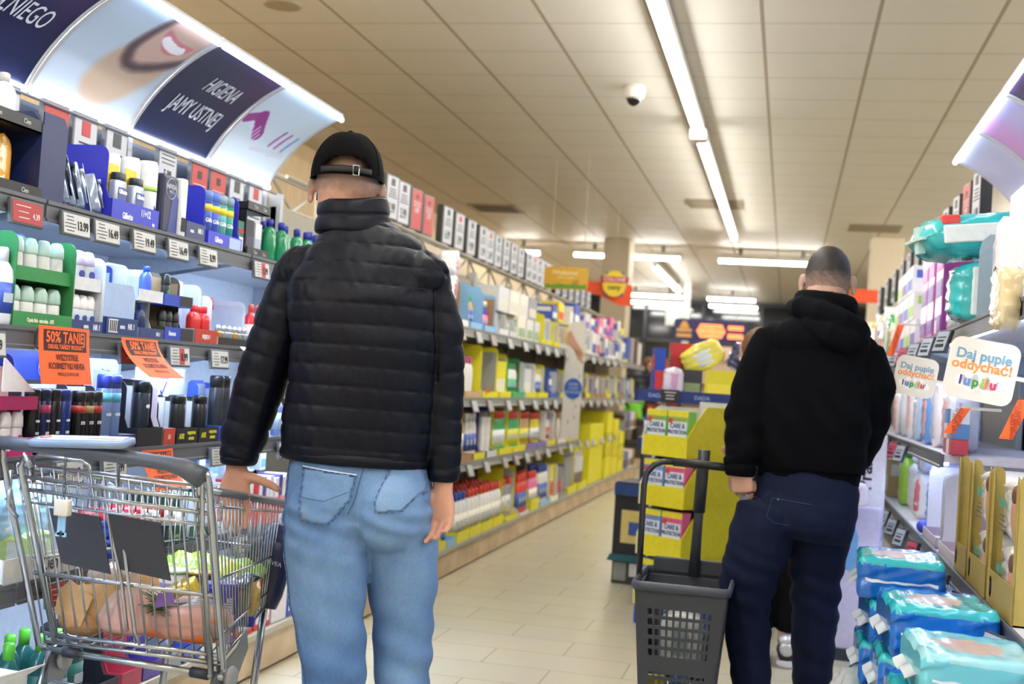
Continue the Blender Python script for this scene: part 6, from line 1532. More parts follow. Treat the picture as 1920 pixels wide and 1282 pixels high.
# ------------------------------------------------------------------ shopping trolley
WIRE = M('b4b8bc', .22, metal=.9, noise=.02)
BLK = G('2b2e38', .5); DKG = G('4a505c', .4)
O_ = Vector((-1.62, 3.1, 0))
t = thing('shopping_trolley', 'chrome wire shopping trolley with dark grey handle and two black boards', 'shopping trolley', tuple(O_))
cart = t
def V(*p): return tuple(Vector(p) - O_)
RTL, RTR = Vector((-1.885, 2.76, .905)), Vector((-1.362, 2.76, .885))
RBL, RBR = Vector((-1.875, 2.93, .43)), Vector((-1.378, 2.93, .43))
FTL, FTR = Vector((-1.81, 3.55, .79)), Vector((-1.462, 3.55, .775))
FBL, FBR = Vector((-1.79, 3.50, .50)), Vector((-1.48, 3.50, .50))
def lp(a, b, q): return a + (b - a) * q
def wires(A, B, Cc, D, n, r, hs, hr, jit=0., n0=0., n1=1.):
    """A-B top edge, C-D bottom edge"""
    m = MB()
    for i in range(n + 1):
        q = n0 + (n1 - n0) * i / n
        m.tube([V(*lp(A, B, q)), V(*lp(Cc, D, q))], r, 5)
    for h, rr in hs: m.tube([V(*lp(A, Cc, h)), V(*lp(B, D, h))], rr, 6)
    return m
obj('right_side', wires(RTR, FTR, RBR, FBR, 25, .0023, ((0, .009), (.09, .004), (.52, .004), (.86, .004), (1, .005)), 0), WIRE, t, True)
obj('left_side', wires(RTL, FTL, RBL, FBL, 25, .0023, ((0, .007), (.09, .004), (.52, .004), (1, .005)), 0), WIRE, t, True)
obj('front_side', wires(FTL, FTR, FBL, FBR, 11, .0023, ((0, .006), (.5, .004), (1, .005)), 0), WIRE, t, True)
obj('rear_gate', wires(RTL, RTR, RBL, RBR, 15, .0028, ((.06, .006), (.13, .006), (.20, .0035), (.60, .006), (.955, .006), (1, .006)), 0), WIRE, t, True)
m = MB()
for i in range(13): m.tube([V(*lp(RBL, RBR, i / 12)), V(*lp(FBL, FBR, i / 12))], .0025, 5)
for i in range(5): m.tube([V(*lp(RBL, FBL, i / 4)), V(*lp(RBR, FBR, i / 4))], .004, 6)
obj('basket_floor', m, WIRE, t, True)
# rounded rim sleeve on the right side
obj('rim_sleeve', MB().tube([V(*lp(RTR, FTR, .12)), V(*lp(RTR, FTR, 1))], .0105, 8), G('5c6068', .4), t, True)
# folded child seat: two tall wire loops and its top bars
m = MB()
for a, b in (((-1.80, 2.79, .915), (-1.66, 2.84, .64)), ((-1.57, 2.80, .90), (-1.53, 2.86, .60))):
    a, b = Vector(a), Vector(b)
for x0, x1 in ((-1.86, -1.70), (-1.62, -1.42)):
    m.tube([V(x0, 2.80, .86), V(x0 - .0, 2.79, .925), V(x0 + .02, 2.785, .932), V(x1 - .02, 2.785, .925), V(x1, 2.79, .915), V(x1 + .01, 2.80, .85)], .0045, 6)
m.tube([V(-1.66, 2.80, .86), V(-1.645, 2.80, .875), V(-1.625, 2.80, .86), V(-1.585, 2.87, .50), V(-1.585, 2.9, .46)], .005, 6)
m.tube([V(-1.665, 2.80, .86), V(-1.62, 2.85, .62), V(-1.60, 2.86, .5)], .005, 6)
obj('child_seat_wires', m, WIRE, t, True)
m = MB().tube([V(-1.885, 2.87, .80), V(-1.37, 2.87, .785)], .004, 6)
for i in range(16): m.tube([V(-1.88 + i * .034, 2.87, .80), V(-1.88 + i * .034, 2.87, .86)], .0022, 5)
m.tube([V(-1.885, 2.87, .86), V(-1.37, 2.87, .845)], .005, 6).tube([V(-1.885, 2.83, .90), V(-1.37, 2.83, .885)], .005, 6)
obj('seat_rack', m, WIRE, t, True)
for a, b in (((-1.805, -1.662)), ((-1.638, -1.495))):
    pts = [(a, 2.792, .80), (b, 2.792, .79), (b + .012, 2.845, .64), (a + .012, 2.845, .655)]
    n = len(pts); vs = [V(*p) for p in pts] + [V(p[0], p[1] + .004, p[2]) for p in pts]
    obj('board', MB()._add(vs, [(3, 2, 1, 0), (4, 5, 6, 7), (0, 1, 5, 4), (1, 2, 6, 5), (2, 3, 7, 6), (3, 0, 4, 7)]), G('34363f', .55, noise=.02), t)
# thick chrome posts down both rear corners
for pts_, r_ in (
    ([V(-1.353, 2.73, .935), V(-1.350, 2.75, .90), V(-1.362, 2.93, .42), V(-1.372, 2.95, .40), V(-1.39, 2.96, .41)], .0085),
    ([V(-1.405, 2.77, .90), V(-1.41, 2.765, .925), V(-1.395, 2.76, .93), V(-1.388, 2.77, .90), V(-1.395, 2.93, .40)], .0085),
    ([V(-1.388, 2.75, .925), V(-1.378, 2.752, .93), V(-1.372, 2.755, .92), V(-1.375, 2.78, .79), V(-1.365, 2.79, .77)], .006),
    ([V(-1.90, 2.72, .955), V(-1.905, 2.73, .92), V(-1.893, 2.93, .42), V(-1.88, 2.96, .40)], .0085),
    ([V(-1.845, 2.76, .90), V(-1.862, 2.755, .93), V(-1.872, 2.76, .90), V(-1.845, 2.93, .43)], .0085),
    ([V(-1.90, 2.76, .89), V(-1.90, 2.76, .80), V(-1.885, 2.78, .77)], .006),
    ): obj('corner_post', MB().tube(pts_, r_, 8), WIRE, t, True)
# moulded handle
hp = [(-1.93, .0, .962), (-1.86, 0, .962), (-1.70, 0, .958), (-1.55, 0, .952), (-1.44, 0, .945), (-1.40, 0, .938), (-1.352, 0, .918)]
h = MB().tube([V(x, 2.70 + .01, z) for x, _, z in hp], [(.016, .016), (.018, .017), (.022, .018), (.019, .017), (.020, .018), (.026, .022), (.030, .027)], 14, ref=(0, 0, 1))
obj('handle', h, M('4e535d', .35, noise=.03), t, True)
m = MB(); m.T = Matrix.Translation(V(-1.675, 2.71, .972)) @ Matrix.Rotation(R(-3), 4, 'Y') @ Matrix.Rotation(R(12), 4, 'X')
m.rbox(.27, .065, 0, .016, .02)
obj('advert_plate', m, M('7f93ad', .3, noise=.02), t, True)
m = MB(); m.T = Matrix.Translation(V(-1.675, 2.71, .9885)) @ Matrix.Rotation(R(-3), 4, 'Y') @ Matrix.Rotation(R(12), 4, 'X')
m.mat(0).box((-.115, -.022, 0), (.115, .022, .0012)).mat(1)
for i in range(6): m.ball((.02 + i * .016, 0, .002), (.008, .01, .001), 10, 6)
m.mat(2); m.tube([(-.10 + .012 * math.cos(a * PI / 8), .012 * math.sin(a * PI / 8), .002) for a in range(16)], .0018, 4, True)
obj('advert_print', m, [G('b4c4d6', .4), G('d8c4a8', .4), G('b85a60', .4)], t)
# coin lock on its chain
m = MB()
for i in range(9):
    z = .935 - i * .0115
    rot = i % 2
    pts = [((.004 if not rot else 0) * math.cos(a * PI / 4), (.004 if rot else 0) * math.cos(a * PI / 4), .0085 * math.sin(a * PI / 4)) for a in range(8)]
    m.tube([V(-1.693 + p[0] + .0004 * i, 2.672 + p[1], z + p[2]) for p in pts], .0014, 5, True, ref=(.3, .5, 1))
obj('chain', m, M('6a6e72', .3, metal=.8, noise=0), t, True)
m = MB(); m.T = Matrix.Translation(V(-1.690, 2.672, .802)); m.rbox(.038, .022, 0, .038, .004)
lock = obj('coin_lock', m, G('d8d4c8', .4), t, True)
m = MB(); m.T = Matrix.Translation(V(-1.690, 2.672, .755)); m.box((-.010, -.002, 0), (-.004, .002, .047)).box((.004, -.002, 0), (.010, .002, .047)).box((-.004, -.001, .010), (.004, .001, .047)).box((-.014, -.002, -.004), (-.004, .002, .006)).box((.004, -.002, -.004), (.014, .002, .006))
obj('key', m, M('8fbce0', .2, noise=0), lock)
# lower frame, tubes, sleeves, wheels
m = MB()
m.tube([V(-1.89, 2.95, .405), V(-1.37, 2.95, .39)], .010, 8).tube([V(-1.87, 2.985, .425), V(-1.39, 2.985, .41)], .006, 8)
for x, xf in ((-1.87, -1.78), (-1.39, -1.49)):
    m.tube([V(x, 2.95, .40), V(x + .0, 2.90, .30), V(x, 2.95, .13), V(xf, 3.5, .13)], .012, 8)
    m.tube([V(xf, 3.46, .49), V(xf, 3.40, .13)], .012, 8)
m.tube([V(-1.86, 2.9, .31), V(-1.80, 2.86, .345), V(-1.45, 2.86, .335), V(-1.39, 2.9, .30)], .009, 8)
m.tube([V(-1.78, 3.5, .13), V(-1.49, 3.5, .13)], .010, 8)
obj('lower_frame', m, WIRE, t, True)
obj('sleeve', MB().tube([V(-1.83, 2.95, .4035), V(-1.785, 2.95, .402)], .014, 10), BLK, t, True)
obj('sleeve', MB().tube([V(-1.46, 2.95, .393), V(-1.41, 2.95, .391)], .014, 10), BLK, t, True)
pl = [(2.94, .40), (3.06, .445), (3.10, .49), (3.12, .43), (3.06, .36), (3.0, .30), (2.94, .28)]
for x in (-1.388, -1.872):
    m = MB(); m.prism([(a - O_.y, b) for a, b in pl], 'x', x - O_.x, x + .006 - O_.x); obj('side_bracket', m, M('8a9098', .35, metal=.6), t)
    m = MB(); m.T = Matrix.Translation(V(x + .015, 3.0, .375)) @ Matrix.Rotation(PI / 2, 4, 'Y'); m.lathe([(.03, -.008), (.033, 0), (.03, .008)], 16); obj('buffer_wheel', m, G('9a9ca0', .4), t, True)
for x, y in ((-1.87, 2.95), (-1.39, 2.95), (-1.77, 3.46), (-1.50, 3.46)):
    m = MB(); m.T = Matrix.Translation(V(x, y, .063)) @ Matrix.Rotation(PI / 2, 4, 'Y'); m.lathe([(.055, -.015), (.062, -.008), (.062, .008), (.055, .015)], 20)
    wl = obj('wheel', m, G('3a3c42', .5), t, True)
    obj('fork', MB().box(V(x - .02, y - .012, .06), V(x - .016, y + .012, .13)).box(V(x + .016, y - .012, .06), V(x + .02, y + .012, .13)).box(V(x - .02, y - .012, .125), V(x + .02, y + .012, .132)), WIRE, wl)

# ---- groceries lying in the trolley
ZB0 = .455
def crump(s, a, seed, gz=.0):
    def f(co, no):
        d = wnoise(co, s, seed) * a + wnoise(co, s * 2.6, seed + 1) * a * .4
        return co + no * d[:, None]
    return f
t = thing('paper_bag', 'brown paper bag of bread rolls lying open in the trolley', 'bag', (-1.765, 3.03, ZB0))
m = MB().loft([(-.07, 0, .055), (-.03, 0, .07), (.04, .0, .10), (.09, .01, .125)], [(.05, .06), (.062, .075), (.06, .07), (.05, .06)], 18, ref=(0, 1, 0), ex=3)
fuse('paper', m, M('c49a68', .75, noise=.08, ns=25), t, .005, 1, crump(30, .006, 3))
m = MB().prism([(-.10, .05), (-.02, .02), (.01, .10), (-.06, .14), (-.09, .11)], 'y', -.085, -.083); obj('front_fold', m, M('d0a878', .75, noise=.05), t)
m = MB().ball((.02, -.02, .145), (.07, .05, .04)); fuse('clear_window', m, M('cfc0b0', .08, noise=.1, ns=30, coat=1., alpha=.75), t, .005, 1, crump(50, .006, 5))
m = MB().ball((-.01, -.02, .12), (.045, .035, .03)).ball((.05, -.01, .13), (.04, .035, .03)); obj('bread_roll', m, G('9a6236', .6, ns=30), t, True)
t = thing('paper_bag', 'second crumpled brown paper bag beneath, at the trolley\'s lower left corner', 'bag', (-1.81, 3.04, ZB0 - .01))
fuse('paper', MB().ball((0, -.04, .04), (.07, .06, .045)).ball((.11, -.03, .035), (.06, .05, .03)), M('b98e5e', .75, noise=.08, ns=25), t, .005, 1, crump(30, .007, 8))
t = thing('tomato_bag', 'knotted clear bag of pale red tomatoes in the middle of the trolley', 'bag', (-1.665, 3.0, ZB0))
m = MB()
for i, (x, y, z) in enumerate(((-.06, 0, .035), (0, -.03, .035), (.06, 0, .035), (-.03, .05, .035), (.03, .05, .035), (-.03, -.0, .08), (.03, 0, .08))): m.ball((x, y, z), (.036, .036, .032))
obj('tomato', m, G('d8603c', .35, ns=10), t, True)
def pleat(co, no):
    a = np.arctan2(co[:, 1], co[:, 0]); d = np.sin(a * 17) * .003 * np.clip(co[:, 2] / .1, .3, 1.4) + wnoise(co, 40, 4) * .004
    return co + no * d[:, None]
m = MB().loft([(0, .01, .03), (0, .01, .06), (0, .0, .10), (0, -.01, .13), (0, -.015, .155), (-.01, -.02, .19)], [(.10, .09), (.10, .09), (.075, .07), (.03, .03), (.012, .012), (.03, .018)], 24, dome=.3)
fuse('clear_plastic', m, M('ecd9d2', .18, alpha=.45, noise=.03, coat=.7), t, .005, 0, pleat)
t = thing('carrot_bag', 'clear bag of orange carrots at the trolley\'s right rear corner', 'bag', (-1.505, 3.02, ZB0))
m = MB(); rr = random.Random(4)
for i in range(9):
    y = -.05 + .028 * (i % 5); z = .022 + .036 * (i // 5); x = rr.uniform(-.02, .0)
    m.tube([(x - .11, y, z), (x - .05, y + .004, z + .003), (x + .05, y, z + .006), (x + .10, y - .003, z)], [.008, .017, .021, .016], 10)
obj('carrot', m, G('d8682c', .5, ns=20), t, True)
fuse('clear_plastic', MB().ball((-.0, .0, .055), (.12, .09, .06)), M('e8dcd4', .18, alpha=.38, noise=.03, coat=.7), t, .005, 1, crump(45, .006, 9))
t = thing('herb_bunch', 'dark green dill bunch with a violet label on the carrots', 'herbs', (-1.575, 2.97, ZB0 + .09))
m = MB(); rr = random.Random(9)
for i in range(90):
    a = rr.uniform(0, 2 * PI); L = rr.uniform(.025, .06); z = rr.uniform(-.02, .045)
    p = (rr.uniform(-.01, .02), rr.uniform(-.01, .01), z * .4)
    m.tube([p, (p[0] + L * math.cos(a), p[1] + L * .5 * math.sin(a) - .01, z)], .0011, 4)
obj('dill', m, G('2e5a26', .6), t); obj('violet_label', MB().prism([(.0, .0), (.06, .02), (.05, .05), (.01, .04)], 'y', -.032, -.030), G('8a6ab8', .4), t)
t = thing('foil_pack', 'gold foil coffee pack with a yellow end beside the paper bag', 'pack', (-1.60, 3.10, ZB0 + .07), rot=(R(10), R(-28), .25))
m = MB().pillow(.14, .08, .05, seed=3, wr=.004); obj('pack', m, M('c8a84a', .22, metal=.75, noise=.1, ns=30), t, True)
obj('yellow_end', MB().rbox(.03, .07, .0, .045, .01, c=(.065, 0)), G('e0c02c', .3), t, True)
t = thing('foil_tray', 'long silver foil pack lying slanted in the trolley', 'pack', (-1.52, 3.18, ZB0 + .09), rot=(0, R(-18), .75))
obj('pack', MB().pillow(.26, .07, .03, seed=6, wr=.004), M('b8c0bc', .2, metal=.8, noise=.12, ns=30), t, True)
for i, (x, y, z, c, l) in enumerate(((-1.655, 3.20, ZB0 + .055, 'e6e6e2', 'white and lilac dairy tub with a green-rimmed lid'), (-1.58, 3.22, ZB0 + .055, '33302c', 'black and gold pot with a foil lid'))):
    t = thing('dairy_tub', l + ' standing in the trolley', 'tub', (x, y, z))
    obj('tub', MB().lathe([(.036, 0), (.045, .09)], 20), G(c, .35), t, True); obj('side_print', MB().lathe([(.0385, .02), (.043, .06)], 20), G(['8a7ab8', 'b89440'][i], .4), t, True)
    obj('lid', MB().lathe([(.047, .088), (.047, .095), (.040, .097)], 20), M(['bfe0b4', 'c8a860'][i], .25, metal=[0, .7][i], noise=.05), t, True)
    obj('support_pack', MB().box((-.04, -.04, -.055), (.04, .04, -.001)), G('c8b898', .6), t, bevel=.004)
t = thing('frozen_bag', 'bright lime green plastic bag lying at the back of the trolley', 'bag', (-1.60, 3.30, ZB0 + .075), rot=(R(32), R(3), .05))
m = MB().pillow(.30, .20, .07, seed=12, wr=.007); obj('pack', m, M('a8dc30', .25, noise=.06, ns=18, coat=.4, bump=.3), t, True)
obj('fold', MB().pillow(.16, .10, .03, c=(-.05, -.03, .07), seed=3, wr=.006), M('9cd024', .25, noise=.04, coat=.4), t, True)
obj('yellow_field', MB().ball((.05, .02, .062), (.05, .06, .02)), M('d0dc30', .25, noise=.02, coat=.3), t, True)
t = thing('shampoo_bottle', 'large dark navy flat bottle standing at the trolley front', 'bottle', (-1.485, 3.42, ZB0 + .02), rot=(R(-4), R(12), .3))
obj('body', MB().loft([(0, 0, .01), (0, 0, .05), (0, 0, .16), (0, 0, .2)], [(.045, .025), (.052, .03), (.052, .03), (.045, .028)], 20, dome=.2, ex=2.6), G('1e2644', .3), t, True)
obj('cap', MB().loft([(0, 0, .2), (0, 0, .25)], [(.044, .027), (.040, .024)], 18, dome=.2, ex=2.6), G('24345c', .3), t, True)
m = MB(); front_text(m, 'NIVEA', .018, 0, .14, -.031); obj('lettering', m, G('c8d0e0', .4), t)
t = thing('shampoo_bottle', 'second dark bottle lying behind the navy one', 'bottle', (-1.56, 3.46, ZB0 + .05), rot=(0, R(20), .3))
obj('body', MB().loft([(0, 0, .01), (0, 0, .14), (0, 0, .17)], [(.035, .022), (.04, .025), (.03, .02)], 18, dome=.2), G('20242e', .3), t, True); obj('cap', MB().lathe([(.02, .17), (.02, .20)], 12), G('2a3040', .4), t, True)
t = thing('paper_roll_pack', 'royal blue wrapped pack with white script standing in the trolley', 'pack', (-1.475, 3.13, ZB0 + .01), rot=(0, 0, .5))
obj('pack', MB().rbox(.09, .07, 0, .125, .02), M('2638b0', .25, noise=.04, coat=.4), t, True)
m = MB(); put_text(m, 'Stella', .034, lambda a, b, hh: (.018 - b, -.0358 - hh, .06 + a), bold=.0008); obj('lettering', m, G('e0e4f4', .4), t)
obj('violet_cap', MB().rbox(.088, .066, .118, .131, .02), G('3c44b8', .3), t, True)
t = thing('pasta_pack', 'small pack of golden noodles beside the royal blue pack', 'pack', (-1.47, 3.24, ZB0 + .03), rot=(0, R(6), .4))
obj('pack', MB().pillow(.10, .08, .11, seed=21, wr=.005), M('c8a860', .25, noise=.25, ns=60, coat=.5), t, True); obj('blue_foot', MB().box((-.045, -.035, -.02), (.045, .035, .01)), G('2e44b0', .35), t, bevel=.004)
t = thing('snack_pack', 'red and white tray pack under the lime bag', 'pack', (-1.50, 3.27, ZB0 + .10), rot=(0, R(-8), .6))
obj('pack', MB().box((-.07, -.04, 0), (.07, .04, .02)), G('b02c38', .35), t, bevel=.004); obj('clear_top', MB().box((-.065, -.036, .021), (.065, .036, .032)), M('d8c8cc', .12, noise=.05, coat=.8), t, bevel=.004)

# ------------------------------------------------------------------ rolling basket
B0 = Vector((-.30, 4.22, 0))
t = thing('rolling_basket', 'dark grey wheeled shopping basket with a long black handle', 'shopping basket', tuple(B0))
PLA = M('3c414b', .5, noise=.04)
def wall(mb, P00, P10, P01, P11, nu, nv, hole):
    P00, P10, P01, P11 = map(Vector, (P00, P10, P01, P11)); k = nu + 1
    vs = [lp(lp(P00, P10, i / nu), lp(P01, P11, i / nu), j / nv) for j in range(nv + 1) for i in range(nu + 1)]
    fs = [(j * k + i, j * k + i + 1, (j + 1) * k + i + 1, (j + 1) * k + i) for j in range(nv) for i in range(nu) if not hole(i, j)]
    mb._add(vs, fs)
def hl(i, j):
    if not (5 <= i <= 32): return False
    if 5 <= j <= 18 or 24 <= j <= 37: return i % 3 != 1 and j % 3 != 1 and True
    return False
zt_, zb_ = .575, .06
tw, bw, td, bd = .145, .105, .19, .15
cr = lambda sx, sy, top: ((sx * (tw if top else bw)), (sy * (td if top else bd)), zt_ - .03 if top else zb_)
for nm, a, b in (('front_wall', (-1, -1), (1, -1)), ('right_wall', (1, -1), (1, 1)), ('back_wall', (1, 1), (-1, 1)), ('left_wall', (-1, 1), (-1, -1))):
    m = MB(); wall(m, cr(*a, True), cr(*b, True), cr(*a, False), cr(*b, False), 38, 44, hl)
    o = obj(nm, m, PLA, t); s = o.modifiers.new('solid', 'SOLIDIFY'); s.thickness = .004
obj('basket_floor', MB().box((-bw, -bd, zb_ - .004), (bw, bd, zb_)), PLA, t)
def rimpath(w_, d_, z, r=.03, n=5):
    return [(x, y, z) for x, y in rrect_xy(w_, d_, r, n)]
def rrect_xy(w_, h_, r, n=6):
    p = []
    for cx, cz, a0 in ((w_ / 2 - r, h_ / 2 - r, 0), (-w_ / 2 + r, h_ / 2 - r, 90), (-w_ / 2 + r, -h_ / 2 + r, 180), (w_ / 2 - r, -h_ / 2 + r, 270)):
        p += [(cx + r * math.cos(R(a0 + 90 * i / n)), cz + r * math.sin(R(a0 + 90 * i / n))) for i in range(n + 1)]
    return p
obj('rim', MB().tube(rimpath(tw * 2 + .02, td * 2 + .02, zt_ - .015), [(.009, .016)] * 24, 8, True), M('454a55', .45, noise=.03), t, True)
obj('back_panel', MB().box((-.13, td - .004, zt_ - .02), (.13, td + .01, zt_ + .035)), PLA, t, bevel=.006)
obj('lower_band', MB().box((-.12, -bd - .012, .05), (.12, -bd + .0, .09)), PLA, t, bevel=.004)
m = MB().tube([(-.155, -.03, .545), (-.160, .0, .72), (-.163, .02, .87), (-.158, .03, .91), (-.135, .04, .94), (-.105, .05, .953), (-.06, .055, .955)], .0105, 10)
obj('handle_post', m, G('1c1d20', .4), t, True)
obj('grip', MB().tube([(-.07, .055, .955), (.05, .08, .951), (.165, .11, .945)], .0145, 12), G('141416', .5), t, True)
obj('pull_bar', MB().tube([(.015, .17, .55), (.02, .15, .75), (.028, .14, .995)], [(.020, .008), (.016, .007), (.017, .007)], 8, ref=(0, 1, 0)), G('3a3e48', .4), t, True)
obj('pull_sleeve', MB().tube([(.021, .149, .78), (.028, .139, 1.0)], [(.021, .010), (.021, .010)], 8, ref=(0, 1, 0)), G('2a2d34', .4), t, True)
for sx in (-1, 1):
    for sy in (-1, 1):
        m = MB(); m.T = Matrix.Translation((sx * .085, sy * .12, .028)) @ Matrix.Rotation(PI / 2, 4, 'Y'); m.lathe([(.024, -.01), (.028, -.006), (.028, .006), (.024, .01)], 16); obj('wheel', m, G('202226', .5), t, True)
rr = random.Random(6)
for i in range(14):
    x, y = -.07 + .07 * (i % 3), -.10 + .07 * ((i // 3) % 4); z = .062 + .10 * (i // 12)
    c = ['e0cc3c', '3a7ac8', 'e8e4e0', '6a4a9c', 'd8703c', '8ab8d8'][i % 6]
    place(('grocery_box', .055, .055, .09, c, 'e8e6e0', ''), b_carton, (B0.x + x, B0.y + y - .02, z), rr.uniform(-.2, .2), '%s box in the wheeled basket, %s row %s' % (['yellow', 'blue', 'white', 'violet', 'orange', 'pale blue'][i % 6], ['front', 'second', 'third', 'back'][(i // 3) % 4], ['left', 'middle', 'right'][i % 3] if i < 12 else ['upper left', 'upper middle'][i - 12]), 'box', 'packets in the wheeled basket')
place(('softener_pack', .15, .14, .2, 'd8dcdc', 'a8b4b8', 91), b_bagpack, (B0.x, B0.y, .26), 0, 'silvery wrapped bag on top in the wheeled basket', 'bag')
# ------------------------------------------------------------------ people
SKIN = M('c99a83', .5, noise=.06, ns=18)
def skin_mat(c, stub, zc, w_=.02):
    """skin that turns to short stubble above a soft line around zc (object z)"""
    m = bpy.data.materials.new('skin_and_stubble'); m.use_nodes = True
    nt = m.node_tree; b = nt.nodes['Principled BSDF']; b.inputs['Roughness'].default_value = .55
    b.inputs['Subsurface Weight'].default_value = .05
    tc = nt.nodes.new('ShaderNodeTexCoord'); sp = nt.nodes.new('ShaderNodeSeparateXYZ'); nt.links.new(tc.outputs['Object'], sp.inputs[0])
    n = nt.nodes.new('ShaderNodeTexNoise'); n.inputs['Scale'].default_value = 60; nt.links.new(tc.outputs['Object'], n.inputs['Vector'])
    a = nt.nodes.new('ShaderNodeMath'); a.operation = 'MULTIPLY_ADD'; a.inputs[1].default_value = .05; nt.links.new(n.outputs['Fac'], a.inputs[0]); nt.links.new(sp.outputs[2], a.inputs[2])
    mr = nt.nodes.new('ShaderNodeMapRange'); mr.inputs[1].default_value = zc + .025 - w_; mr.inputs[2].default_value = zc + .025 + w_; nt.links.new(a.outputs[0], mr.inputs[0])
    mx = nt.nodes.new('ShaderNodeMix'); mx.data_type = 'RGBA'; mx.inputs[6].default_value = lin(c) + (1,); mx.inputs[7].default_value = lin(stub) + (1,)
    nt.links.new(mr.outputs[0], mx.inputs[0]); nt.links.new(mx.outputs[2], b.inputs['Base Color'])
    return m

def add_hand(mb, W, D, S, N, s=1., curl=(25, 30, 25), tcurl=20, tdir=(.55, .8, .25)):
    """palm, four jointed fingers of unequal length and a thumb leaving the side of the palm"""
    W = Vector(W); D = Vector(D).normalized(); S = Vector(S); S = (S - D * S.dot(D)).normalized(); N = Vector(N); N = (N - D * N.dot(D) - S * N.dot(S)).normalized()
    mb.loft([W - D * .03 * s, W + D * .01 * s, W + D * .045 * s, W + D * .085 * s], [(.026 * s, .019 * s), (.028 * s, .018 * s), (.039 * s, .016 * s), (.041 * s, .014 * s)], 16, ref=tuple(N), dome=.5)
    for k, (off, L) in enumerate(((.031, .072), (.0105, .082), (-.0105, .077), (-.0305, .060))):
        p = W + D * (.086 - .004 * abs(k - 1.2)) * s + S * off * s
        fan = S * (off * .8)
        a = 0; pts = [p - D * .02 * s]; rad = [.0100 * s]
        pts.append(p); rad.append(.0098 * s)
        for q, (fr2, cv) in enumerate(zip((.46, .30, .24), curl)):
            a += R(cv + (k * 3))
            d = (D * math.cos(a) + N * math.sin(a) + fan).normalized()
            p = p + d * L * fr2 * s * 1.05; pts.append(p); rad.append((.0092, .0084, .0068)[q] * s)
        mb.loft(pts, rad, 10, ref=tuple(N) if abs(D.dot(N)) < .9 else tuple(S), dome=.9)
    p = W + D * .022 * s + S * .024 * s; pts = [p]; rad = [.016 * s]
    d0 = (D * tdir[0] + S * tdir[1] + N * tdir[2]).normalized()
    a = 0
    for L, r_ in ((.038, .0125), (.032, .0108), (.024, .0085)):
        p = p + (d0 * math.cos(a) + (D * .7 + N * .5).normalized() * math.sin(a)).normalized() * L * s
        pts.append(p); rad.append(r_ * s); a += R(tcurl)
    mb.loft(pts, rad, 10, ref=tuple(N), dome=.9)

def add_head(mb, c, F, w_=.080, d_=.100, h_=.120, ear=True):
    """cranium, jaw, nose, lips, brows and ears on a head whose face looks along F"""
    c = Vector(c); F = Vector(F).normalized(); U = Vector((0, 0, 1)); U = (U - F * U.dot(F)).normalized(); S = F.cross(U)
    rot = Matrix((S, F, U)).transposed().to_4x4()
    mb.ball(tuple(c + U * .012), (w_, d_ * .96, h_ * .88), 24, 16, rot)
    mb.ball(tuple(c + F * .032 - U * .052), (w_ * .72, d_ * .62, h_ * .52), 20, 12, rot)
    mb.ball(tuple(c + F * .062 - U * .098), (.026, .022, .018), 12, 8, rot)
    mb.loft([tuple(c + F * .088 + U * .022), tuple(c + F * .100 - U * .005), tuple(c + F * .108 - U * .022)], [.009, .011, .014], 10, ref=tuple(S), dome=.6)
    mb.ball(tuple(c + F * .084 - U * .053), (.024, .012, .007), 12, 8, rot).ball(tuple(c + F * .083 - U * .063), (.022, .012, .008), 12, 8, rot)
    for s in (-1, 1):
        mb.ball(tuple(c + F * .086 + U * .03 + S * s * .030), (.022, .010, .007), 12, 8, rot)
        mb.ball(tuple(c + F * .078 - U * .03 + S * s * .036), (.024, .02, .018), 12, 8, rot)
        if ear:
            e0 = c + S * s * (w_ + .012) - U * .020 + F * .0
            er = Matrix.Rotation(s * R(-28), 4, U)
            mb.ball(tuple(e0 + U * .008), (.009, .019, .030), 14, 10, er @ rot)
            mb.ball(tuple(e0 - U * .018), (.008, .013, .017), 12, 8, er @ rot)
    return S, F, U
def add_eyes(parent, c, F, S, U):
    for s in (-1, 1):
        p = Vector(c) + F * .082 + U * .012 + S * s * .031
        m = MB().mat(0).ball(tuple(p), .011, 14, 10).mat(1).ball(tuple(p + F * .0075), (.005, .005, .005), 10, 8)
        obj('eye', m, [G('e8e6e2', .2), G('3a3028', .15)], parent, True)

def seg_info(co, P, rad):
    """nearest distance ratio and running length along a polyline"""
    best = np.full(len(co), 1e9); s_at = np.zeros(len(co)); acc = 0
    for i in range(len(P) - 1):
        a = np.array(P[i]); b = np.array(P[i + 1]); d = b - a; L = np.linalg.norm(d)
        t = np.clip((co - a) @ d / (L * L), 0, 1)
        dist = np.linalg.norm(co - (a + t[:, None] * d), axis=1) / (rad[i] + (rad[i + 1] - rad[i]) * t)
        k = dist < best
        best = np.where(k, dist, best); s_at = np.where(k, acc + t * L, s_at); acc += L
    return best, s_at

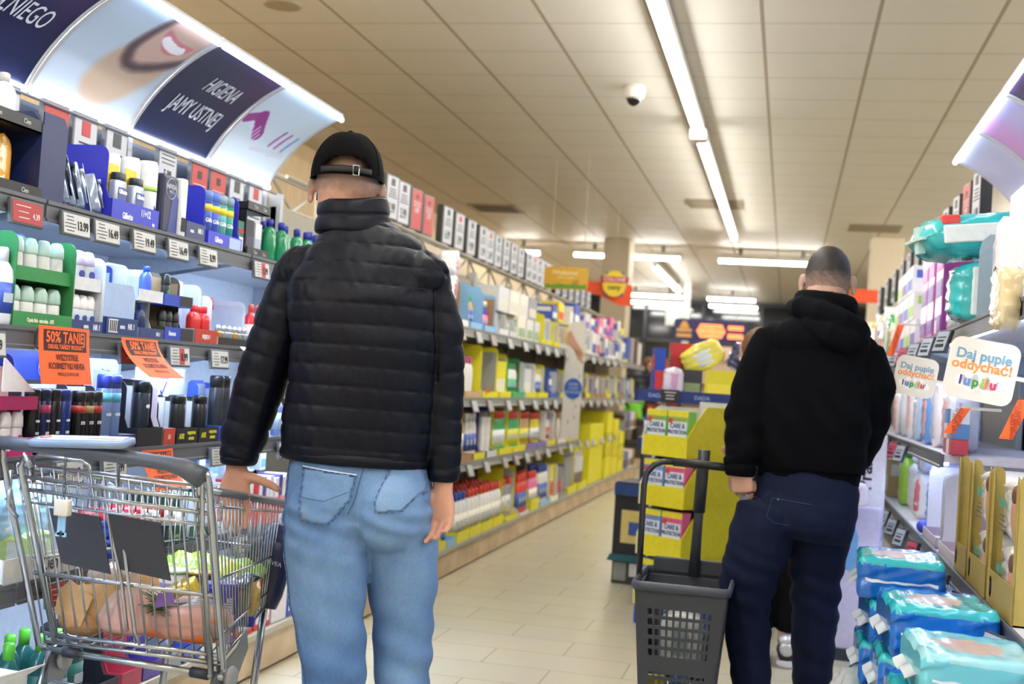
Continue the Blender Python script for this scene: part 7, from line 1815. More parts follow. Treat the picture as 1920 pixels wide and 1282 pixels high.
def project_patch(bv, poly, y0, off, nx=26, nz=26, dirn=(0, 1, 0), name='patch', mat=None, parent=None, thick=.002):
    xs = [p[0] for p in poly]; zs = [p[1] for p in poly]; x0, x1, z0, z1 = min(xs), max(xs), min(zs), max(zs)
    idx = {}; vs = []
    for j in range(nz + 1):
        for i in range(nx + 1):
            x = x0 + (x1 - x0) * i / nx; z = z0 + (z1 - z0) * j / nz
            if not inside(x, z, poly): continue
            h = bv.ray_cast(Vector((x, y0, z)), Vector(dirn))
            if h[0] is None: continue
            idx[(i, j)] = len(vs); vs.append(h[0] - Vector(dirn) * off)
    fs = [(idx[(i, j)], idx[(i + 1, j)], idx[(i + 1, j + 1)], idx[(i, j + 1)]) for (i, j) in idx if (i + 1, j) in idx and (i + 1, j + 1) in idx and (i, j + 1) in idx]
    m = MB()._add(vs, fs)
    o = obj(name, m, mat, parent, True)
    s = o.modifiers.new('solid', 'SOLIDIFY'); s.thickness = thick; s.offset = 0
    return o
def project_line(bv, pts, y0, off, r, mb, dirn=(0, 1, 0), step=.008, dash=False):
    out = []
    for i in range(len(pts) - 1):
        a, b = pts[i], pts[i + 1]; L = math.hypot(b[0] - a[0], b[1] - a[1]); n = max(1, int(L / step))
        for k in range(n + (i == len(pts) - 2)):
            q = k / n; h = bv.ray_cast(Vector((a[0] + (b[0] - a[0]) * q, y0, a[1] + (b[1] - a[1]) * q)), Vector(dirn))
            if h[0] is not None: out.append(h[0] - Vector(dirn) * off)
    if dash:
        for i in range(0, len(out) - 1, 2): mb.tube([out[i], out[i + 1]], r, 4)
    elif len(out) > 1: mb.tube(out, r, 5)

# ================= man in cap and padded jacket
P1 = Vector((-1.10, 3.10, 0))
man = thing('person', 'man in a black cap, dark padded jacket and light blue jeans, hand on the trolley', 'person', tuple(P1))
def L1(*p): return tuple(Vector(p) - P1)
F1 = Vector((-.33, 1, -.02)).normalized()
HC = Vector((-1.196, 3.13, 1.695))
b = MB(); b.T = Matrix.Translation(-P1)
S1, F1, U1 = add_head(b, HC, F1, .084, .104, .122)
b.loft([(-1.165, 3.11, 1.46), (-1.18, 3.115, 1.55), (-1.192, 3.115, 1.62), (-1.196, 3.12, 1.66)], [(.075, .068), (.066, .064), (.070, .072), (.074, .082)], 20)
b.loft([(-1.10, 3.13, .90), (-1.10, 3.12, 1.1), (-1.11, 3.11, 1.3), (-1.14, 3.11, 1.44), (-1.16, 3.11, 1.5)], [(.14, .09), (.14, .09), (.16, .09), (.15, .07), (.08, .06)], 20)
armL = [(-1.31, 3.12, 1.455), (-1.355, 3.12, 1.30), (-1.398, 3.11, 1.15), (-1.425, 3.09, 1.0), (-1.432, 3.075, .94)]
armR = [(-.965, 3.14, 1.45), (-.918, 3.15, 1.31), (-.905, 3.17, 1.15), (-.895, 3.17, 1.0), (-.882, 3.17, .90)]
b.loft(armL, [.04, .045, .038, .033, .025], 14); b.loft(armR, [.04, .045, .038, .033, .025], 14)
add_hand(b, (-1.432, 3.07, .918), (.0, .02, -1), (.93, .30, 0), (.30, -.93, 0), 1.04, (5, 12, 12), 10, (.22, 1.0, .0))
add_hand(b, (-.878, 3.16, .905), (-.02, -.05, -1), (-1, .15, 0), (-.15, -1, 0), 1.0, (18, 26, 22), 22, (.7, .6, .35))
for x, y, zz in ((-1.15, 3.06, 0), (-.98, 3.20, 0)):
    b.loft([(x, y, .85), (x + .02, y + .02, .5), (x + .04, y, .12)], [.06, .05, .04], 14)
body1 = fuse('body', b, skin_mat((.80, .60, .51), (.53, .43, .385), 1.665, .03), man, .0042, 3)
add_eyes(man, HC - P1, F1, S1, U1)

# jacket
tp = [(-1.112, 3.12, .972), (-1.112, 3.12, 1.05), (-1.104, 3.12, 1.15), (-1.10, 3.115, 1.28), (-1.112, 3.11, 1.38), (-1.125, 3.11, 1.46), (-1.145, 3.11, 1.525), (-1.16, 3.11, 1.575)]
tr = [(.198, .148), (.205, .152), (.200, .155), (.202, .155), (.208, .148), (.205, .125), (.150, .10), (.095, .085)]
jr = [.068, .074, .068, .060, .050]
jr2 = [.066, .068, .060, .052, .046]
b = MB(); b.T = Matrix.Translation(-P1)
b.loft(tp, tr, 36, ref=(-.3, 1, 0), dome=.1, ex=2.25)
b.loft(armL[:4] + [(-1.432, 3.078, .942)], jr, 22, dome=.35); b.loft(armR[:4] + [(-.884, 3.17, .935)], jr2, 22, dome=.35)
b.ball((-1.285, 3.115, 1.455), (.085, .085, .075)).ball((-.975, 3.125, 1.455), (.085, .085, .075))
def quilt(co, no):
    w = co + np.array(P1)
    dl, sl = seg_info(w, armL, jr); dr, sr = seg_info(w, armR, jr2)
    zs = np.array([p[2] for p in tp]); cx = np.interp(w[:, 2], zs, [p[0] for p in tp]); hw = np.interp(w[:, 2], zs, [r_[0] for r_ in tr]); hd = np.interp(w[:, 2], zs, [r_[1] for r_ in tr])
    dt = np.sqrt(((w[:, 0] - cx) / hw) ** 2 + ((w[:, 1] - 3.115) / hd) ** 2)
    da = np.minimum(dl, dr); sa = np.where(dl < dr, sl, sr) + .02
    k = np.clip((dt - da) * 4 + .0, 0, 1); k = k * k * (3 - 2 * k)
    st = w[:, 2] + .018 * (w[:, 0] + 1.1) ** 2 * 4 + .012 * (w[:, 0] + 1.1) + wnoise(w, 9, 5) * .004
    pt, pa = .0535, .066
    q1 = np.abs(np.sin(np.pi * (st - .995) / pt)) ** .26; q1 = np.where(st < .985, .75, q1)
    sa2 = sa + wnoise(w, 12, 9) * .008
    q2 = np.abs(np.sin(np.pi * sa2 / pa)) ** .24
    base = q1 * (1 - k) + q2 * k
    # fine pulled creases along the seams, running diagonally
    e1 = np.sin((w[:, 0] * 150 + w[:, 2] * 95) + wnoise(w, 30, 3) * 3) * np.clip(1 - q1, 0, 1)
    e2 = np.sin((w[:, 0] * 60 + w[:, 2] * 160) + wnoise(w, 40, 6) * 3) * np.clip(1.1 - q2, 0, 1)
    d = base * .0065 - .003 + (e1 * (1 - k) + e2 * k) * .0022 + wnoise(w, 26, 2) * .0035 + wnoise(w, 70, 12) * .0014
    seam = np.exp(-((dt - da) / .05) ** 2) * (w[:, 2] > 1.18) * .007
    return co + no * (d - seam)[:, None]
JK = M('060a18', .46, noise=.10, ns=45, spec=.2, bump=.35)
jacket = fuse('padded_jacket', b, JK, man, .0042, 3, quilt)
# hem and collar, cuffs
def loop(cx, cy, cz, rx, ry, tilt=0., n=28, rot=0.):
    out = []
    for i in range(n):
        a = 2 * PI * i / n; x, y = rx * math.cos(a), ry * math.sin(a)
        x, y = x * math.cos(rot) - y * math.sin(rot), x * math.sin(rot) + y * math.cos(rot)
        out.append((cx + x, cy + y, cz + tilt * x - (y < -.02) * 0))
    return out
def band(cx, cy, z0, z1, r0, r1, sq=.9, puffs=2, bul=.006, lean=(0, 0), wav=.004, n=48, rows=16, tilt=0.):
    vs = []
    for j in range(rows + 1):
        v = j / rows
        for i in range(n):
            a = 2 * PI * i / n
            r = r0 + (r1 - r0) * v + bul * abs(math.sin(PI * v * puffs)) ** .4 + .0025 * math.sin(a * 5 + v * 4) * v
            zz = z0 + (z1 - z0) * v + v * wav * math.sin(a * 2 + 1) + tilt * math.cos(a) * v
            vs.append((cx + lean[0] * v + r * math.cos(a), cy + lean[1] * v + r * sq * math.sin(a), zz))
    return MB()._add(vs, [(j * n + i, j * n + (i + 1) % n, (j + 1) * n + (i + 1) % n, (j + 1) * n + i) for j in range(rows) for i in range(n)])
cb = band(-1.160 - P1.x, 3.105 - P1.y, 1.560, 1.652, .102, .089, .88, 2, .006, (-.006, .004), .006, tilt=.010)
co_ = obj('collar', cb, JK, man, True); s_ = co_.modifiers.new('solid', 'SOLIDIFY'); s_.thickness = .012; s_.offset = -1
for (p, r_) in (((-1.432, 3.076, .938), .046), ((-.884, 3.17, .932), .043)):
    m = MB(); m.T = Matrix.Translation(-P1); m.tube(loop(p[0], p[1], p[2], r_ - .006, r_ - .004, n=20), [(.008, .014)] * 20, 8, True); obj('cuff', m, JK, man, True)
m = MB(); m.T = Matrix.Translation(-P1); m.tube(loop(-1.112, 3.12, .968, .196, .146, -.02, rot=.3), [(.010, .016)] * 28, 8, True); obj('hem', m, JK, man, True)

# cap
CAPM = M('060607', .9, noise=.05, ns=60, bump=.2, spec=.1)
m = MB(); nt_, npk = 72, 26
rows = []
CC = HC + Vector((0, -.004, .030)) - P1
rot1 = Matrix((S1, F1, U1)).transposed()
def cap_pt(a, q, gr=0.):
    ph = q * PI / 2
    r_ = math.cos(ph) ** .86
    seam = 1 - .012 * math.exp(-((((a / (2 * PI) * 6) % 1) - .5) ** 2) * 1800) * 0
    return CC + rot1 @ Vector(((.0955 + gr) * r_ * math.cos(a), (.112 + gr) * r_ * math.sin(a), .118 * math.sin(ph) + gr * math.sin(ph) - .006))
keep = {}
vs = []
for j in range(npk + 1):
    for i in range(nt_): vs.append(cap_pt(2 * PI * i / nt_, -.06 + 1.06 * j / npk))
fs = []
def opening(i, j):
    a = (i + .5) / nt_ * 360 - 270; q = -.06 + 1.06 * (j + .5) / npk
    return abs(a) < 38 and q > .06 and q < .06 + .155 * math.sqrt(max(0, 1 - (a / 38) ** 2))
for j in range(npk):
    for i in range(nt_):
        if not opening(i, j): fs.append((j * nt_ + i, j * nt_ + (i + 1) % nt_, (j + 1) * nt_ + (i + 1) % nt_, (j + 1) * nt_ + i))
m._add(vs, fs)
cap = obj('cap', m, CAPM, man, True); s = cap.modifiers.new('solid', 'SOLIDIFY'); s.thickness = .003; s.offset = 1
m = MB()
for i in range(6):
    a = 2 * PI * (i + .5) / 6
    if i != 4: m.tube([cap_pt(a, q / 12, .0035) for q in range(0, 13)], .0012, 5)
m.tube([cap_pt(2 * PI * i / 40, -.055, .003) for i in range(40)], .0018, 5, True)
m.tube([cap_pt(R(270 + 36 * math.cos(q * PI / 16)), .06 + .165 * math.sin(q * PI / 16), .004) for q in range(17)], .0022, 5)
obj('seam', m, CAPM, cap)
obj('button', MB().ball(tuple(cap_pt(0, 1, .004)), (.009, .009, .006), 12, 8), CAPM, cap, True)
m = MB(); m.tube([cap_pt(R(270 + a), .01, .0032) for a in range(-42, 43, 6)], [(.0022, .0078)] * 15, 8); obj('strap', m, G('0e0e10', .6), cap, True)
bp = cap_pt(R(285), .0, .008); d1 = (cap_pt(R(287), .0, .008) - cap_pt(R(283), .0, .008)).normalized()
q_ = [(-.008, -.013), (.008, -.013), (.008, .013), (-.008, .013)]
obj('buckle', MB().tube([bp + d1 * a + Vector((0, 0, c)) for a, c in q_],   .0024, 6, True), M('dfe2e6', .25, metal=.7, noise=0), cap, True)
m = MB(); N = 14
bp_ = []
for lay in (0, -.004):
    for j in range(6):
        for i in range(N + 1):
            a = R(90 + 60 * (i / N * 2 - 1)); e = .02 + j * .014
            p = CC + rot1 @ Vector(((.095) * math.cos(a) * (1 + e * .3), .110 * math.sin(a) + e * math.sin(a) ** 2, -.025 - .02 * (e / .09) + lay - .06 * (math.cos(a)) ** 2 * .3)); bp_.append(p)
k = N + 1; A = 6 * k
fs = [(j * k + i, j * k + i + 1, (j + 1) * k + i + 1, (j + 1) * k + i) for j in range(5) for i in range(N)]
fs += [(A + j * k + i, A + (j + 1) * k + i, A + (j + 1) * k + i + 1, A + j * k + i + 1) for j in range(5) for i in range(N)]
obj('brim', MB()._add(bp_, fs), CAPM, cap, True)

# jeans
def denim(c1, c2, c3):
    m = bpy.data.materials.new('denim'); m.use_nodes = True
    nt = m.node_tree; b = nt.nodes['Principled BSDF']; b.inputs['Roughness'].default_value = .75
    tc = nt.nodes.new('ShaderNodeTexCoord')
    n = nt.nodes.new('ShaderNodeTexNoise'); n.inputs['Scale'].default_value = 3.2; n.inputs['Detail'].default_value = 5; nt.links.new(tc.outputs['Object'], n.inputs['Vector'])
    r = nt.nodes.new('ShaderNodeValToRGB'); r.color_ramp.elements[0].position = .3; r.color_ramp.elements[1].position = .7
    r.color_ramp.elements[0].color = lin(c1) + (1,); r.color_ramp.elements[1].color = lin(c2) + (1,); nt.links.new(n.outputs['Fac'], r.inputs[0])
    mp = nt.nodes.new('ShaderNodeMapping'); mp.inputs['Scale'].default_value = (260, 260, 90); nt.links.new(tc.outputs['Object'], mp.inputs[0])
    n2 = nt.nodes.new('ShaderNodeTexNoise'); n2.inputs['Scale'].default_value = 1; nt.links.new(mp.outputs[0], n2.inputs['Vector'])
    mx = nt.nodes.new('ShaderNodeMix'); mx.data_type = 'RGBA'; mx.blend_type = 'OVERLAY'; mx.inputs[0].default_value = c3
    nt.links.new(r.outputs[0], mx.inputs[6]); nt.links.new(n2.outputs['Color'], mx.inputs[7]); nt.links.new(mx.outputs[2], b.inputs['Base Color'])
    return m
DEN = denim('466ca0', '789cc8', .35)
b = MB(); b.T = Matrix.Translation(-P1)
lg = [(-1.165, 3.07, .83), (-1.155, 3.06, .72), (-1.142, 3.06, .58), (-1.115, 3.06, .45), (-1.100, 3.05, .35), (-1.095, 3.03, .2), (-1.09, 3.03, .06)]
lr_ = [(.112, .13), (.112, .12), (.098, .105), (.084, .092), (.080, .09), (.076, .085), (.074, .085)]
rg = [(-1.010, 3.17, .83), (-.990, 3.19, .72), (-.982, 3.20, .60), (-.972, 3.20, .47), (-.965, 3.19, .38), (-.955, 3.19, .2), (-.95, 3.2, .06)]
rr_ = [(.115, .13), (.100, .12), (.090, .105), (.078, .092), (.074, .09), (.072, .085), (.072, .085)]
b.loft([(-1.105, 3.125, 1.0), (-1.102, 3.125, .93), (-1.095, 3.12, .86), (-1.095, 3.12, .80)], [(.182, .125), (.190, .138), (.198, .148), (.180, .14)], 32, ref=(-.45, 1, 0), dome=.2, ex=2.2)
b.loft(lg, lr_, 28, dome=.3); b.loft(rg, rr_, 28, dome=.3)
b.ball((-1.165, 3.055, .835), (.10, .115, .115)).ball((-1.0, 3.085, .835), (.10, .11, .11))
def folds1(co, no):
    w = co + np.array(P1)
    low = np.clip((.62 - w[:, 2]) / .3, 0, 1); hip = np.exp(-((w[:, 2] - .80) / .05) ** 2)
    d = wnoise(w * np.array([1, 1, 2.2]), 16, 21) * .006 + (low * .9 + .2) * .0035 * (1 + wnoise(w, 8, 77)) * np.sin(w[:, 2] * 70 + w[:, 0] * 25 + wnoise(w, 10, 7) * 4)
    d += hip * .004 * np.sin(w[:, 2] * 120 + w[:, 0] * 40) + wnoise(w, 55, 8) * .0012
    cleft = np.exp(-((w[:, 0] + 1.062 + (w[:, 2] - .8) * -.05) / .022) ** 2) * np.clip((.93 - w[:, 2]) / .06, 0, 1) * (w[:, 1] < 3.12) * (w[:, 2] > .72) * .008
    return co + no * (d - cleft)[:, None]
jeans = fuse('jeans', b, DEN, man, .0048, 5, folds1)
bv = bvh_of(jeans)
def sh(pts): return [(x - P1.x, z) for x, z in pts]
PK = denim('557aac', '84a6ce', .3); STI = G('3f5c88', .7); STL = G('c2cfdc', .7)
pkL = sh([(-1.205, .945), (-1.075, .93), (-1.058, .86), (-1.115, .83), (-1.12, .815), (-1.19, .835)])
pkL = sh([(-1.205, .942), (-1.060, .930), (-1.070, .865), (-1.115, .800), (-1.185, .808), (-1.196, .86)])
project_patch(bv, pkL, -1, .0045, mat=PK, parent=jeans, name='back_pocket')
pkR = sh([(-.985, .958), (-.925, .962), (-.905, .90), (-.935, .85), (-1.0, .84), (-1.005, .87)])
project_patch(bv, pkR, -1, .0045, mat=PK, parent=jeans, name='back_pocket')
m = MB()
for pk in (pkL, pkR): project_line(bv, pk + [pk[0]], -1, .0062, .0015, m, dash=True)
project_line(bv, sh([(-1.195, .868), (-1.13, .862), (-1.075, .888)]), -1, .006, .001, m)
project_line(bv, sh([(-1.263, .95), (-1.262, .85), (-1.245, .72), (-1.215, .55), (-1.165, .40), (-1.15, .3)]), -1, .0015, .0012, m, dash=True)
project_line(bv, sh([(-1.258, .95), (-1.257, .85), (-1.24, .72), (-1.21, .55), (-1.16, .40), (-1.145, .3)]), -1, .001, .0018, m)
project_line(bv, sh([(-1.045, .975), (-1.05, .93), (-1.06, .87), (-1.075, .83)]), -1, .001, .0016, m)
project_line(bv, sh([(-1.18, .955), (-1.10, .95), (-1.04, .955), (-.92, .985)]), -1, .001, .0016, m)
obj('stitching', m, STI, jeans)
m = MB(); project_line(bv, sh([(-1.205, .944), (-1.060, .932)]), -1, .006, .0022, m); project_line(bv, sh([(-.99, .96), (-.925, .965)]), -1, .006, .0022, m)
obj('pocket_edge', m, STL, jeans)
obj('waistband', (lambda m: (setattr(m, 'T', Matrix.Translation(-P1)), m.tube(loop(-1.105, 3.125, .975, .183, .128, .05, rot=.4), [(.004, .018)] * 28, 8, True))[1])(MB()), PK, jeans, True)
for x, y in ((-1.09, 3.06), (-.95, 3.22)):
    m = MB(); m.T = Matrix.Translation(-P1); m.loft([(x, y - .09, .045), (x + .01, y - .02, .05), (x + .02, y + .08, .045), (x + .03, y + .15, .035)], [(.036, .04), (.044, .05), (.048, .04), (.035, .028)], 18, ref=(0, 0, 1), dome=.5)
    obj('shoe', m, G('3a3632', .6), man, True)
m = MB()
rc = Vector((-.878 + .012, 3.15, .795)) - P1
m.tube([rc + Vector((.0105 * math.cos(a * PI / 8), .0105 * math.sin(a * PI / 8), 0)) for a in range(16)], .0018, 6, True, ref=(0, 0, 1))
obj('ring', m, M('d8b048', .2, metal=1., noise=0), man, True)

# ================= man in the dark hooded sweatshirt
P2 = Vector((.07, 4.40, 0))
man2 = thing('person', 'man with cropped hair in a black hooded sweatshirt and navy trousers, pulling the wheeled basket', 'person', tuple(P2))
HC2 = Vector((.115, 4.43, 1.625))
F2 = Vector((.06, 1, -.15)).normalized()
b = MB(); b.T = Matrix.Translation(-P2)
S2, F2, U2 = add_head(b, HC2, F2, .077, .098, .112)
b.loft([(.11, 4.41, 1.40), (.11, 4.41, 1.5), (.112, 4.41, 1.58)], [(.075, .07), (.07, .07), (.068, .075)], 18)
b.loft([(.08, 4.42, .90), (.085, 4.42, 1.1), (.09, 4.42, 1.3), (.10, 4.41, 1.42)], [(.15, .11), (.17, .12), (.17, .11), (.10, .08)], 18)
aL = [(-.045, 4.41, 1.405), (-.105, 4.40, 1.27), (-.135, 4.37, 1.12), (-.140, 4.33, 1.0), (-.140, 4.315, .925)]
aR = [(.245, 4.42, 1.375), (.283, 4.43, 1.25), (.285, 4.47, 1.12), (.25, 4.56, 1.02), (.20, 4.64, .98)]
b.loft(aL, [.05, .05, .042, .034, .026], 12); b.loft(aR, [.05, .05, .042, .034, .026], 12)
add_hand(b, (-.142, 4.30, .955), (.15, .05, -1), (-1, .25, 0), (.1, 1, .1), .98, (62, 62, 35), 35, (.6, .55, .6))
add_hand(b, (.18, 4.67, .975), (-.3, 1, -.1), (-1, 0, .3), (-.1, 0, -1), .98, (30, 30, 20))
for l_ in ([(-.05, 4.38, .82), (-.095, 4.36, .55), (-.06, 4.37, .15)], [(.13, 4.46, .82), (.134, 4.48, .55), (.145, 4.51, .15)]): b.loft(l_, [.07, .055, .045], 12)
fuse('body', b, skin_mat((.82, .64, .56), (.66, .55, .50), 1.585, .03), man2, .0042, 3)
add_eyes(man2, HC2 - P2, F2, S2, U2)
# cropped hair
m = MB(); rot2 = Matrix((S2, F2, U2)).transposed()
vs = []; nt_, n2 = 48, 18
for j in range(n2 + 1):
    for i in range(nt_):
        a = 2 * PI * i / nt_; ph = (-.38 + 1.38 * j / n2) * PI / 2
        r_ = math.cos(ph) ** .9
        zz = .1055 * math.sin(ph)
        vs.append(HC2 - P2 + rot2 @ Vector((.0785 * r_ * math.cos(a), -.002 + .0965 * r_ * math.sin(a), max(.012 + zz, .030 if math.sin(a) > .35 else -9))))
fs = [(j * nt_ + i, j * nt_ + (i + 1) % nt_, (j + 1) * nt_ + (i + 1) % nt_, (j + 1) * nt_ + i) for j in range(n2) for i in range(nt_)]
m._add(vs, fs); hair = obj('cropped_hair', m, skin_mat((.66, .54, .49), (.12, .10, .092), 1.618, .034), man2, True)
me = hair.data
for v in me.vertices:
    q = math.sin(v.co.x * 900) * math.sin(v.co.z * 800 + v.co.y * 700); v.co += v.normal * .0012 * q
gl = MB()
for s in (-1, 1):
    p = HC2 - P2 + S2 * s * .083 + U2 * .012
    gl.tube([p - F2 * .012 - U2 * .012, p - F2 * .004, p + F2 * .03 + U2 * .003, p + F2 * .095 - S2 * s * .012], .0022, 6)
    c = HC2 - P2 + F2 * .108 + S2 * s * .034 + U2 * .010
    gl.tube([c + S2 * .022 * math.cos(a * PI / 8) + U2 * .018 * math.sin(a * PI / 8) for a in range(16)], .0014, 5, True)
obj('glasses', gl, M('c8a050', .25, metal=.8, noise=0), man2, True)

HOOD = M('07080d', .95, noise=.05, ns=60, spec=.12)
t2p = [(.085, 4.42, .905), (.085, 4.42, 1.0), (.087, 4.42, 1.12), (.088, 4.42, 1.25), (.092, 4.42, 1.35), (.098, 4.42, 1.43), (.106, 4.42, 1.49)]
t2r = [(.178, .155), (.190, .165), (.195, .172), (.190, .168), (.182, .15), (.150, .12), (.09, .09)]
b = MB(); b.T = Matrix.Translation(-P2)
b.loft(t2p, t2r, 34, ref=(-.1, 1, 0), dome=.15, ex=2.3)
b.loft(aL[:4] + [(-.143, 4.315, .95)], [.080, .082, .074, .062, .050], 20, dome=.3)
b.loft(aR[:4] + [(.215, 4.62, .99)], [.075, .078, .070, .060, .048], 20, dome=.3)
b.ball((-.03, 4.41, 1.40), (.085, .095, .075)).ball((.225, 4.42, 1.375), (.080, .09, .075))
b.loft([(.02, 4.36, 1.40), (.10, 4.36, 1.42), (.18, 4.36, 1.40)], [.09, .10, .09], 20)
def folds2(co, no):
    w = co + np.array(P2)
    dl, sl = seg_info(w, aL, [.08, .082, .074, .062, .05])
    d = wnoise(w * np.array([1.6, 1, .8]), 15, 31) * .010 + wnoise(w, 34, 33) * .003
    d += (dl < 1.3) * .005 * np.sin(sl * 70 + w[:, 0] * 30) * np.clip((sl - .2) / .2, 0, 1)
    d += .004 * np.sin((w[:, 0] * 1.2 + w[:, 2]) * 45 + wnoise(w, 9, 2) * 3) * np.exp(-((w[:, 2] - 1.15) / .16) ** 2)
    rib = (w[:, 2] < .955) & (dl > 1.3); d -= rib * .010
    return co + no * d[:, None]
sw = fuse('hooded_sweatshirt', b, HOOD, man2, .0055, 5, folds2)
b = MB(); b.T = Matrix.Translation(-P2)
b.tube(loop(.112, 4.40, 1.535, .086, .085, -.10, 24), [(.026, .040)] * 24, 12, True)
b.loft([(.005, 4.40, 1.52), (.03, 4.33, 1.515), (.09, 4.295, 1.50), (.16, 4.29, 1.465), (.215, 4.32, 1.445), (.235, 4.38, 1.44)], [(.03, .03), (.042, .04), (.05, .045), (.055, .05), (.05, .045), (.035, .035)], 18, ref=(0, 0, 1))
b.loft([(.06, 4.29, 1.455), (.13, 4.265, 1.43), (.19, 4.27, 1.405), (.225, 4.31, 1.415)], [(.03, .03), (.042, .045), (.042, .042), (.03, .03)], 16, ref=(0, 0, 1))
fuse('hood', b, HOOD, man2, .0055, 3, lambda co, no: co + no * (wnoise(co, 28, 41) * .004)[:, None])
for p, r_ in (((-.143, 4.312, .945), .046),):
    m = MB(); m.T = Matrix.Translation(-P2); m.tube(loop(p[0], p[1], p[2], r_, r_, n=20), [(.008, .022)] * 20, 8, True); obj('cuff', m, HOOD, man2, True)
TRS = M('151e38', .85, noise=.10, ns=14, spec=.2)
b = MB(); b.T = Matrix.Translation(-P2)
b.loft([(.085, 4.42, .96), (.084, 4.42, .90), (.075, 4.41, .82), (.065, 4.40, .74)], [(.165, .14), (.180, .155), (.188, .17), (.18, .165)], 30, dome=.2, ex=2.2)
b.loft([(-.04, 4.37, .80), (-.068, 4.35, .68), (-.095, 4.35, .57), (-.100, 4.36, .48), (-.085, 4.37, .36), (-.062, 4.36, .2), (-.055, 4.36, .06)], [(.115, .14), (.108, .13), (.098, .112), (.088, .10), (.076, .09), (.066, .08), (.064, .08)], 26, dome=.3)
b.loft([(.13, 4.46, .82), (.135, 4.47, .70), (.133, 4.48, .57), (.138, 4.49, .45), (.140, 4.50, .33), (.144, 4.51, .2), (.148, 4.51, .06)], [(.125, .14), (.108, .12), (.090, .10), (.080, .09), (.076, .09), (.066, .08), (.064, .08)], 26, dome=.3)
def folds3(co, no):
    w = co + np.array(P2)
    d = wnoise(w * np.array([1, 1, 2]), 18, 51) * .007 + .0035 * np.sin(w[:, 2] * 85 + w[:, 0] * 30 + wnoise(w, 12, 5) * 4) * (np.exp(-((w[:, 2] - .52) / .09) ** 2) + .3) + wnoise(w, 50, 54) * .001
    return co + no * d[:, None]
tr2 = fuse('trousers', b, TRS, man2, .0055, 4, folds3)
bv2 = bvh_of(tr2)
m = MB(); s2 = lambda pts: [(x - P2.x, z) for x, z in pts]
project_line(bv2, s2([(-.03, .86), (.10, .85)]), -1, .002, .0018, m); project_line(bv2, s2([(-.03, .86), (-.045, .80), (-.02, .78), (.03, .775)]), -1, .0015, .0014, m)
project_line(bv2, s2([(-.105, .90), (-.10, .86), (-.07, .845), (-.04, .88)]), -1, .002, .002, m)
obj('seam', m, G('2c3654', .7), tr2)
h = bv2.ray_cast(Vector((-.01 - P2.x, -1, .857)), Vector((0, 1, 0)))
if h[0]: obj('rivet', MB().ball(tuple(h[0]), .004, 10, 8), M('8a90a0', .3, metal=.8, noise=0), tr2, True)
for x, y in ((-.055, 4.37), (.148, 4.52)):
    m = MB(); m.T = Matrix.Translation(-P2); m.loft([(x, y - .09, .045), (x, y - .02, .05), (x - .0, y + .08, .045), (x, y + .16, .035)], [(.036, .04), (.044, .05), (.048, .04), (.035, .028)], 16, ref=(0, 0, 1), dome=.5)
    obj('shoe', m, G('17181c', .6), man2, True)

# ================= shopper hidden behind the hooded man
P3 = Vector((.0, 5.72, 0))
p3 = thing('person', 'brown-haired shopper in black mostly hidden behind the hooded man, one black and white trainer showing', 'person', tuple(P3))
b = MB(); b.T = Matrix.Translation(-P3)
HC3 = Vector((-.150, 5.86, 1.405)); S3, F3, U3 = add_head(b, HC3, Vector((-.5, .6, -.5)), .072, .092, .105)
b.loft([(-.08, 5.80, 1.24), (-.13, 5.84, 1.36)], [.05, .05], 14)
b.loft([(.03, 5.72, .85), (.0, 5.74, 1.05), (-.06, 5.78, 1.22)], [(.12, .09), (.11, .08), (.12, .07)], 16)
for s in (-1, 1): b.loft([(-.05 + .13 * s, 5.79, 1.22), (-.05 + .17 * s, 5.84, 1.02), (-.12 + .12 * s, 6.02, .95)], [.035, .03, .022], 10); add_hand(b, (-.13 + .12 * s, 6.04, .945), (-.2, 1, 0), (-s, 0, .2), (0, 0, -1), .9)
for x in (.055, -.05): b.loft([(x, 5.72, .82), (x, 5.70, .45), (x, 5.72, .10)], [.06, .045, .035], 12)
fuse('body', b, M('d0a48c', .5, noise=.05), p3, .007, 3)
add_eyes(p3, HC3 - P3, F3, S3, U3)
b = MB(); b.T = Matrix.Translation(-P3)
b.ball(tuple(HC3 + Vector((.015, -.03, .015))), (.09, .10, .105)).ball(tuple(HC3 + Vector((.04, -.075, -.05))), (.05, .05, .07))
fuse('brown_hair', b, M('6b4a30', .6, noise=.15, ns=60), p3, .006, 1, lambda co, no: co + no * (wnoise(co * np.array([3, 3, 1]), 60, 3) * .005)[:, None])
b = MB(); b.T = Matrix.Translation(-P3)
b.loft([(.03, 5.72, .86), (.01, 5.73, 1.0), (-.04, 5.77, 1.18), (-.07, 5.79, 1.26)], [(.15, .12), (.15, .12), (.17, .11), (.09, .07)], 20)
for s in (-1, 1): b.loft([(-.05 + .14 * s, 5.79, 1.2), (-.05 + .18 * s, 5.85, 1.02), (-.12 + .12 * s, 6.0, .95)], [.06, .05, .04], 14)
fuse('dark_coat', b, G('1a1b22', .7), p3, .007, 3, lambda co, no: co + no * (wnoise(co, 25, 61) * .005)[:, None])
b = MB(); b.T = Matrix.Translation(-P3)
b.loft([(.02, 5.72, .92), (.01, 5.72, .80)], [(.14, .11), (.14, .11)], 20)
for x in (.062, -.055): b.loft([(x, 5.72, .82), (x, 5.71, .45), (x, 5.73, .16)], [(.085, .09), (.065, .07), (.052, .058)], 18, dome=.2)
fuse('black_trousers', b, M('08080b', .9, noise=.06, spec=.15), p3, .007, 3, lambda co, no: co + no * (wnoise(co, 30, 62) * .003)[:, None])
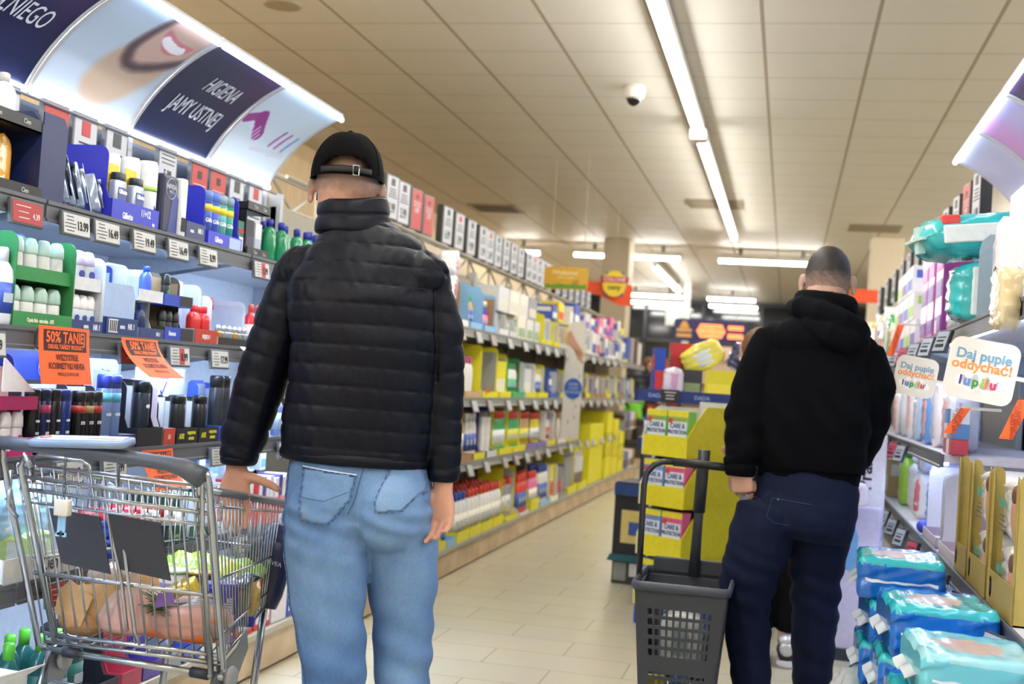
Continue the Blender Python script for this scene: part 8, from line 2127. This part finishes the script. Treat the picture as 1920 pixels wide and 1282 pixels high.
for x in (.062, -.055):
    sh_ = obj('trainer', (lambda m: (setattr(m, 'T', Matrix.Translation(-P3)), m.loft([(x, 5.66, .065), (x, 5.72, .075), (x, 5.80, .055), (x, 5.88, .045)], [(.038, .045), (.042, .05), (.045, .04), (.034, .028)], 18, ref=(0, 0, 1), dome=.5))[1])(MB()), G('222226', .5), p3, True)
    m = MB(); m.T = Matrix.Translation(-P3); m.loft([(x, 5.655, .018), (x, 5.75, .018), (x, 5.89, .018)], [(.042, .018), (.046, .018), (.036, .016)], 18, ref=(0, 0, 1), dome=.5); obj('white_sole', m, G('e4e4e6', .4), sh_, True)
    m = MB(); m.T = Matrix.Translation(-P3); m.ball((x, 5.64, .09), (.034, .022, .035)).ball((x, 5.655, .125), (.042, .035, .028)); obj('silver_heel', m, M('d8d8dc', .25, metal=.5, noise=.15, ns=60), sh_, True)

# ================= far shopper stooping in a dark quilted coat
P4 = Vector((-2.30, 19.9, 0))
p4 = thing('person', 'far shopper in a dark puffy coat stooping at the end of the aisle', 'person', tuple(P4))
b = MB(); HC4 = Vector((.10, -.02, 1.60)); S4, F4, U4 = add_head(b, HC4, Vector((.8, .1, -.55)), .08, .10, .115)
b.loft([(-.02, 0, 1.40), (.06, 0, 1.54)], [.06, .06], 12)
b.loft([(-.12, 0, .85), (-.12, 0, 1.1), (-.05, 0, 1.4)], [(.13, .11), (.14, .11), (.14, .09)], 14)
for s in (-1, 1): b.loft([(-.05, .16 * s, 1.36), (.06, .18 * s, 1.12), (.22, .1 * s, 1.02)], [.04, .035, .025], 10); add_hand(b, (.24, .1 * s, 1.01), (1, 0, -.1), (0, -s, .2), (0, 0, -1), .95); b.loft([(-.12, .08 * s, .85), (-.10, .08 * s, .1)], [.07, .045], 12)
fuse('body', b, M('c89a80', .5), p4, .012, 3); add_eyes(p4, HC4, F4, S4, U4)
b = MB(); b.loft([(-.12, 0, .72), (-.13, 0, .95), (-.12, 0, 1.2), (-.05, 0, 1.42), (.0, 0, 1.5)], [(.20, .19), (.21, .20), (.22, .20), (.19, .17), (.10, .09)], 24, ref=(0, 1, 0))
for s in (-1, 1): b.loft([(-.06, .2 * s, 1.36), (.05, .23 * s, 1.12), (.2, .12 * s, 1.03)], [.09, .08, .055], 14)
fuse('quilted_coat', b, M('1c2030', .5), p4, .012, 3, lambda co, no: co + no * (np.abs(np.sin(co[:, 2] * 30)) * .02)[:, None])
b = MB().ball(tuple(HC4 + Vector((-.02, 0, .025))), (.095, .09, .095)); fuse('brown_hair', b, M('5a4030', .7), p4, .01, 2)
b = MB()
for s in (-1, 1): b.loft([(-.12, .08 * s, .85), (-.10, .08 * s, .1)], [.10, .065], 14)
fuse('dark_trousers', b, G('16171d', .8), p4, .012, 3)
for s in (-1, 1): obj('shoe', MB().loft([(-.17, .08 * s, .045), (.08, .08 * s, .04)], [(.045, .04), (.04, .035)], 14, ref=(0, 0, 1)), G('1c1c20', .5), p4, True)
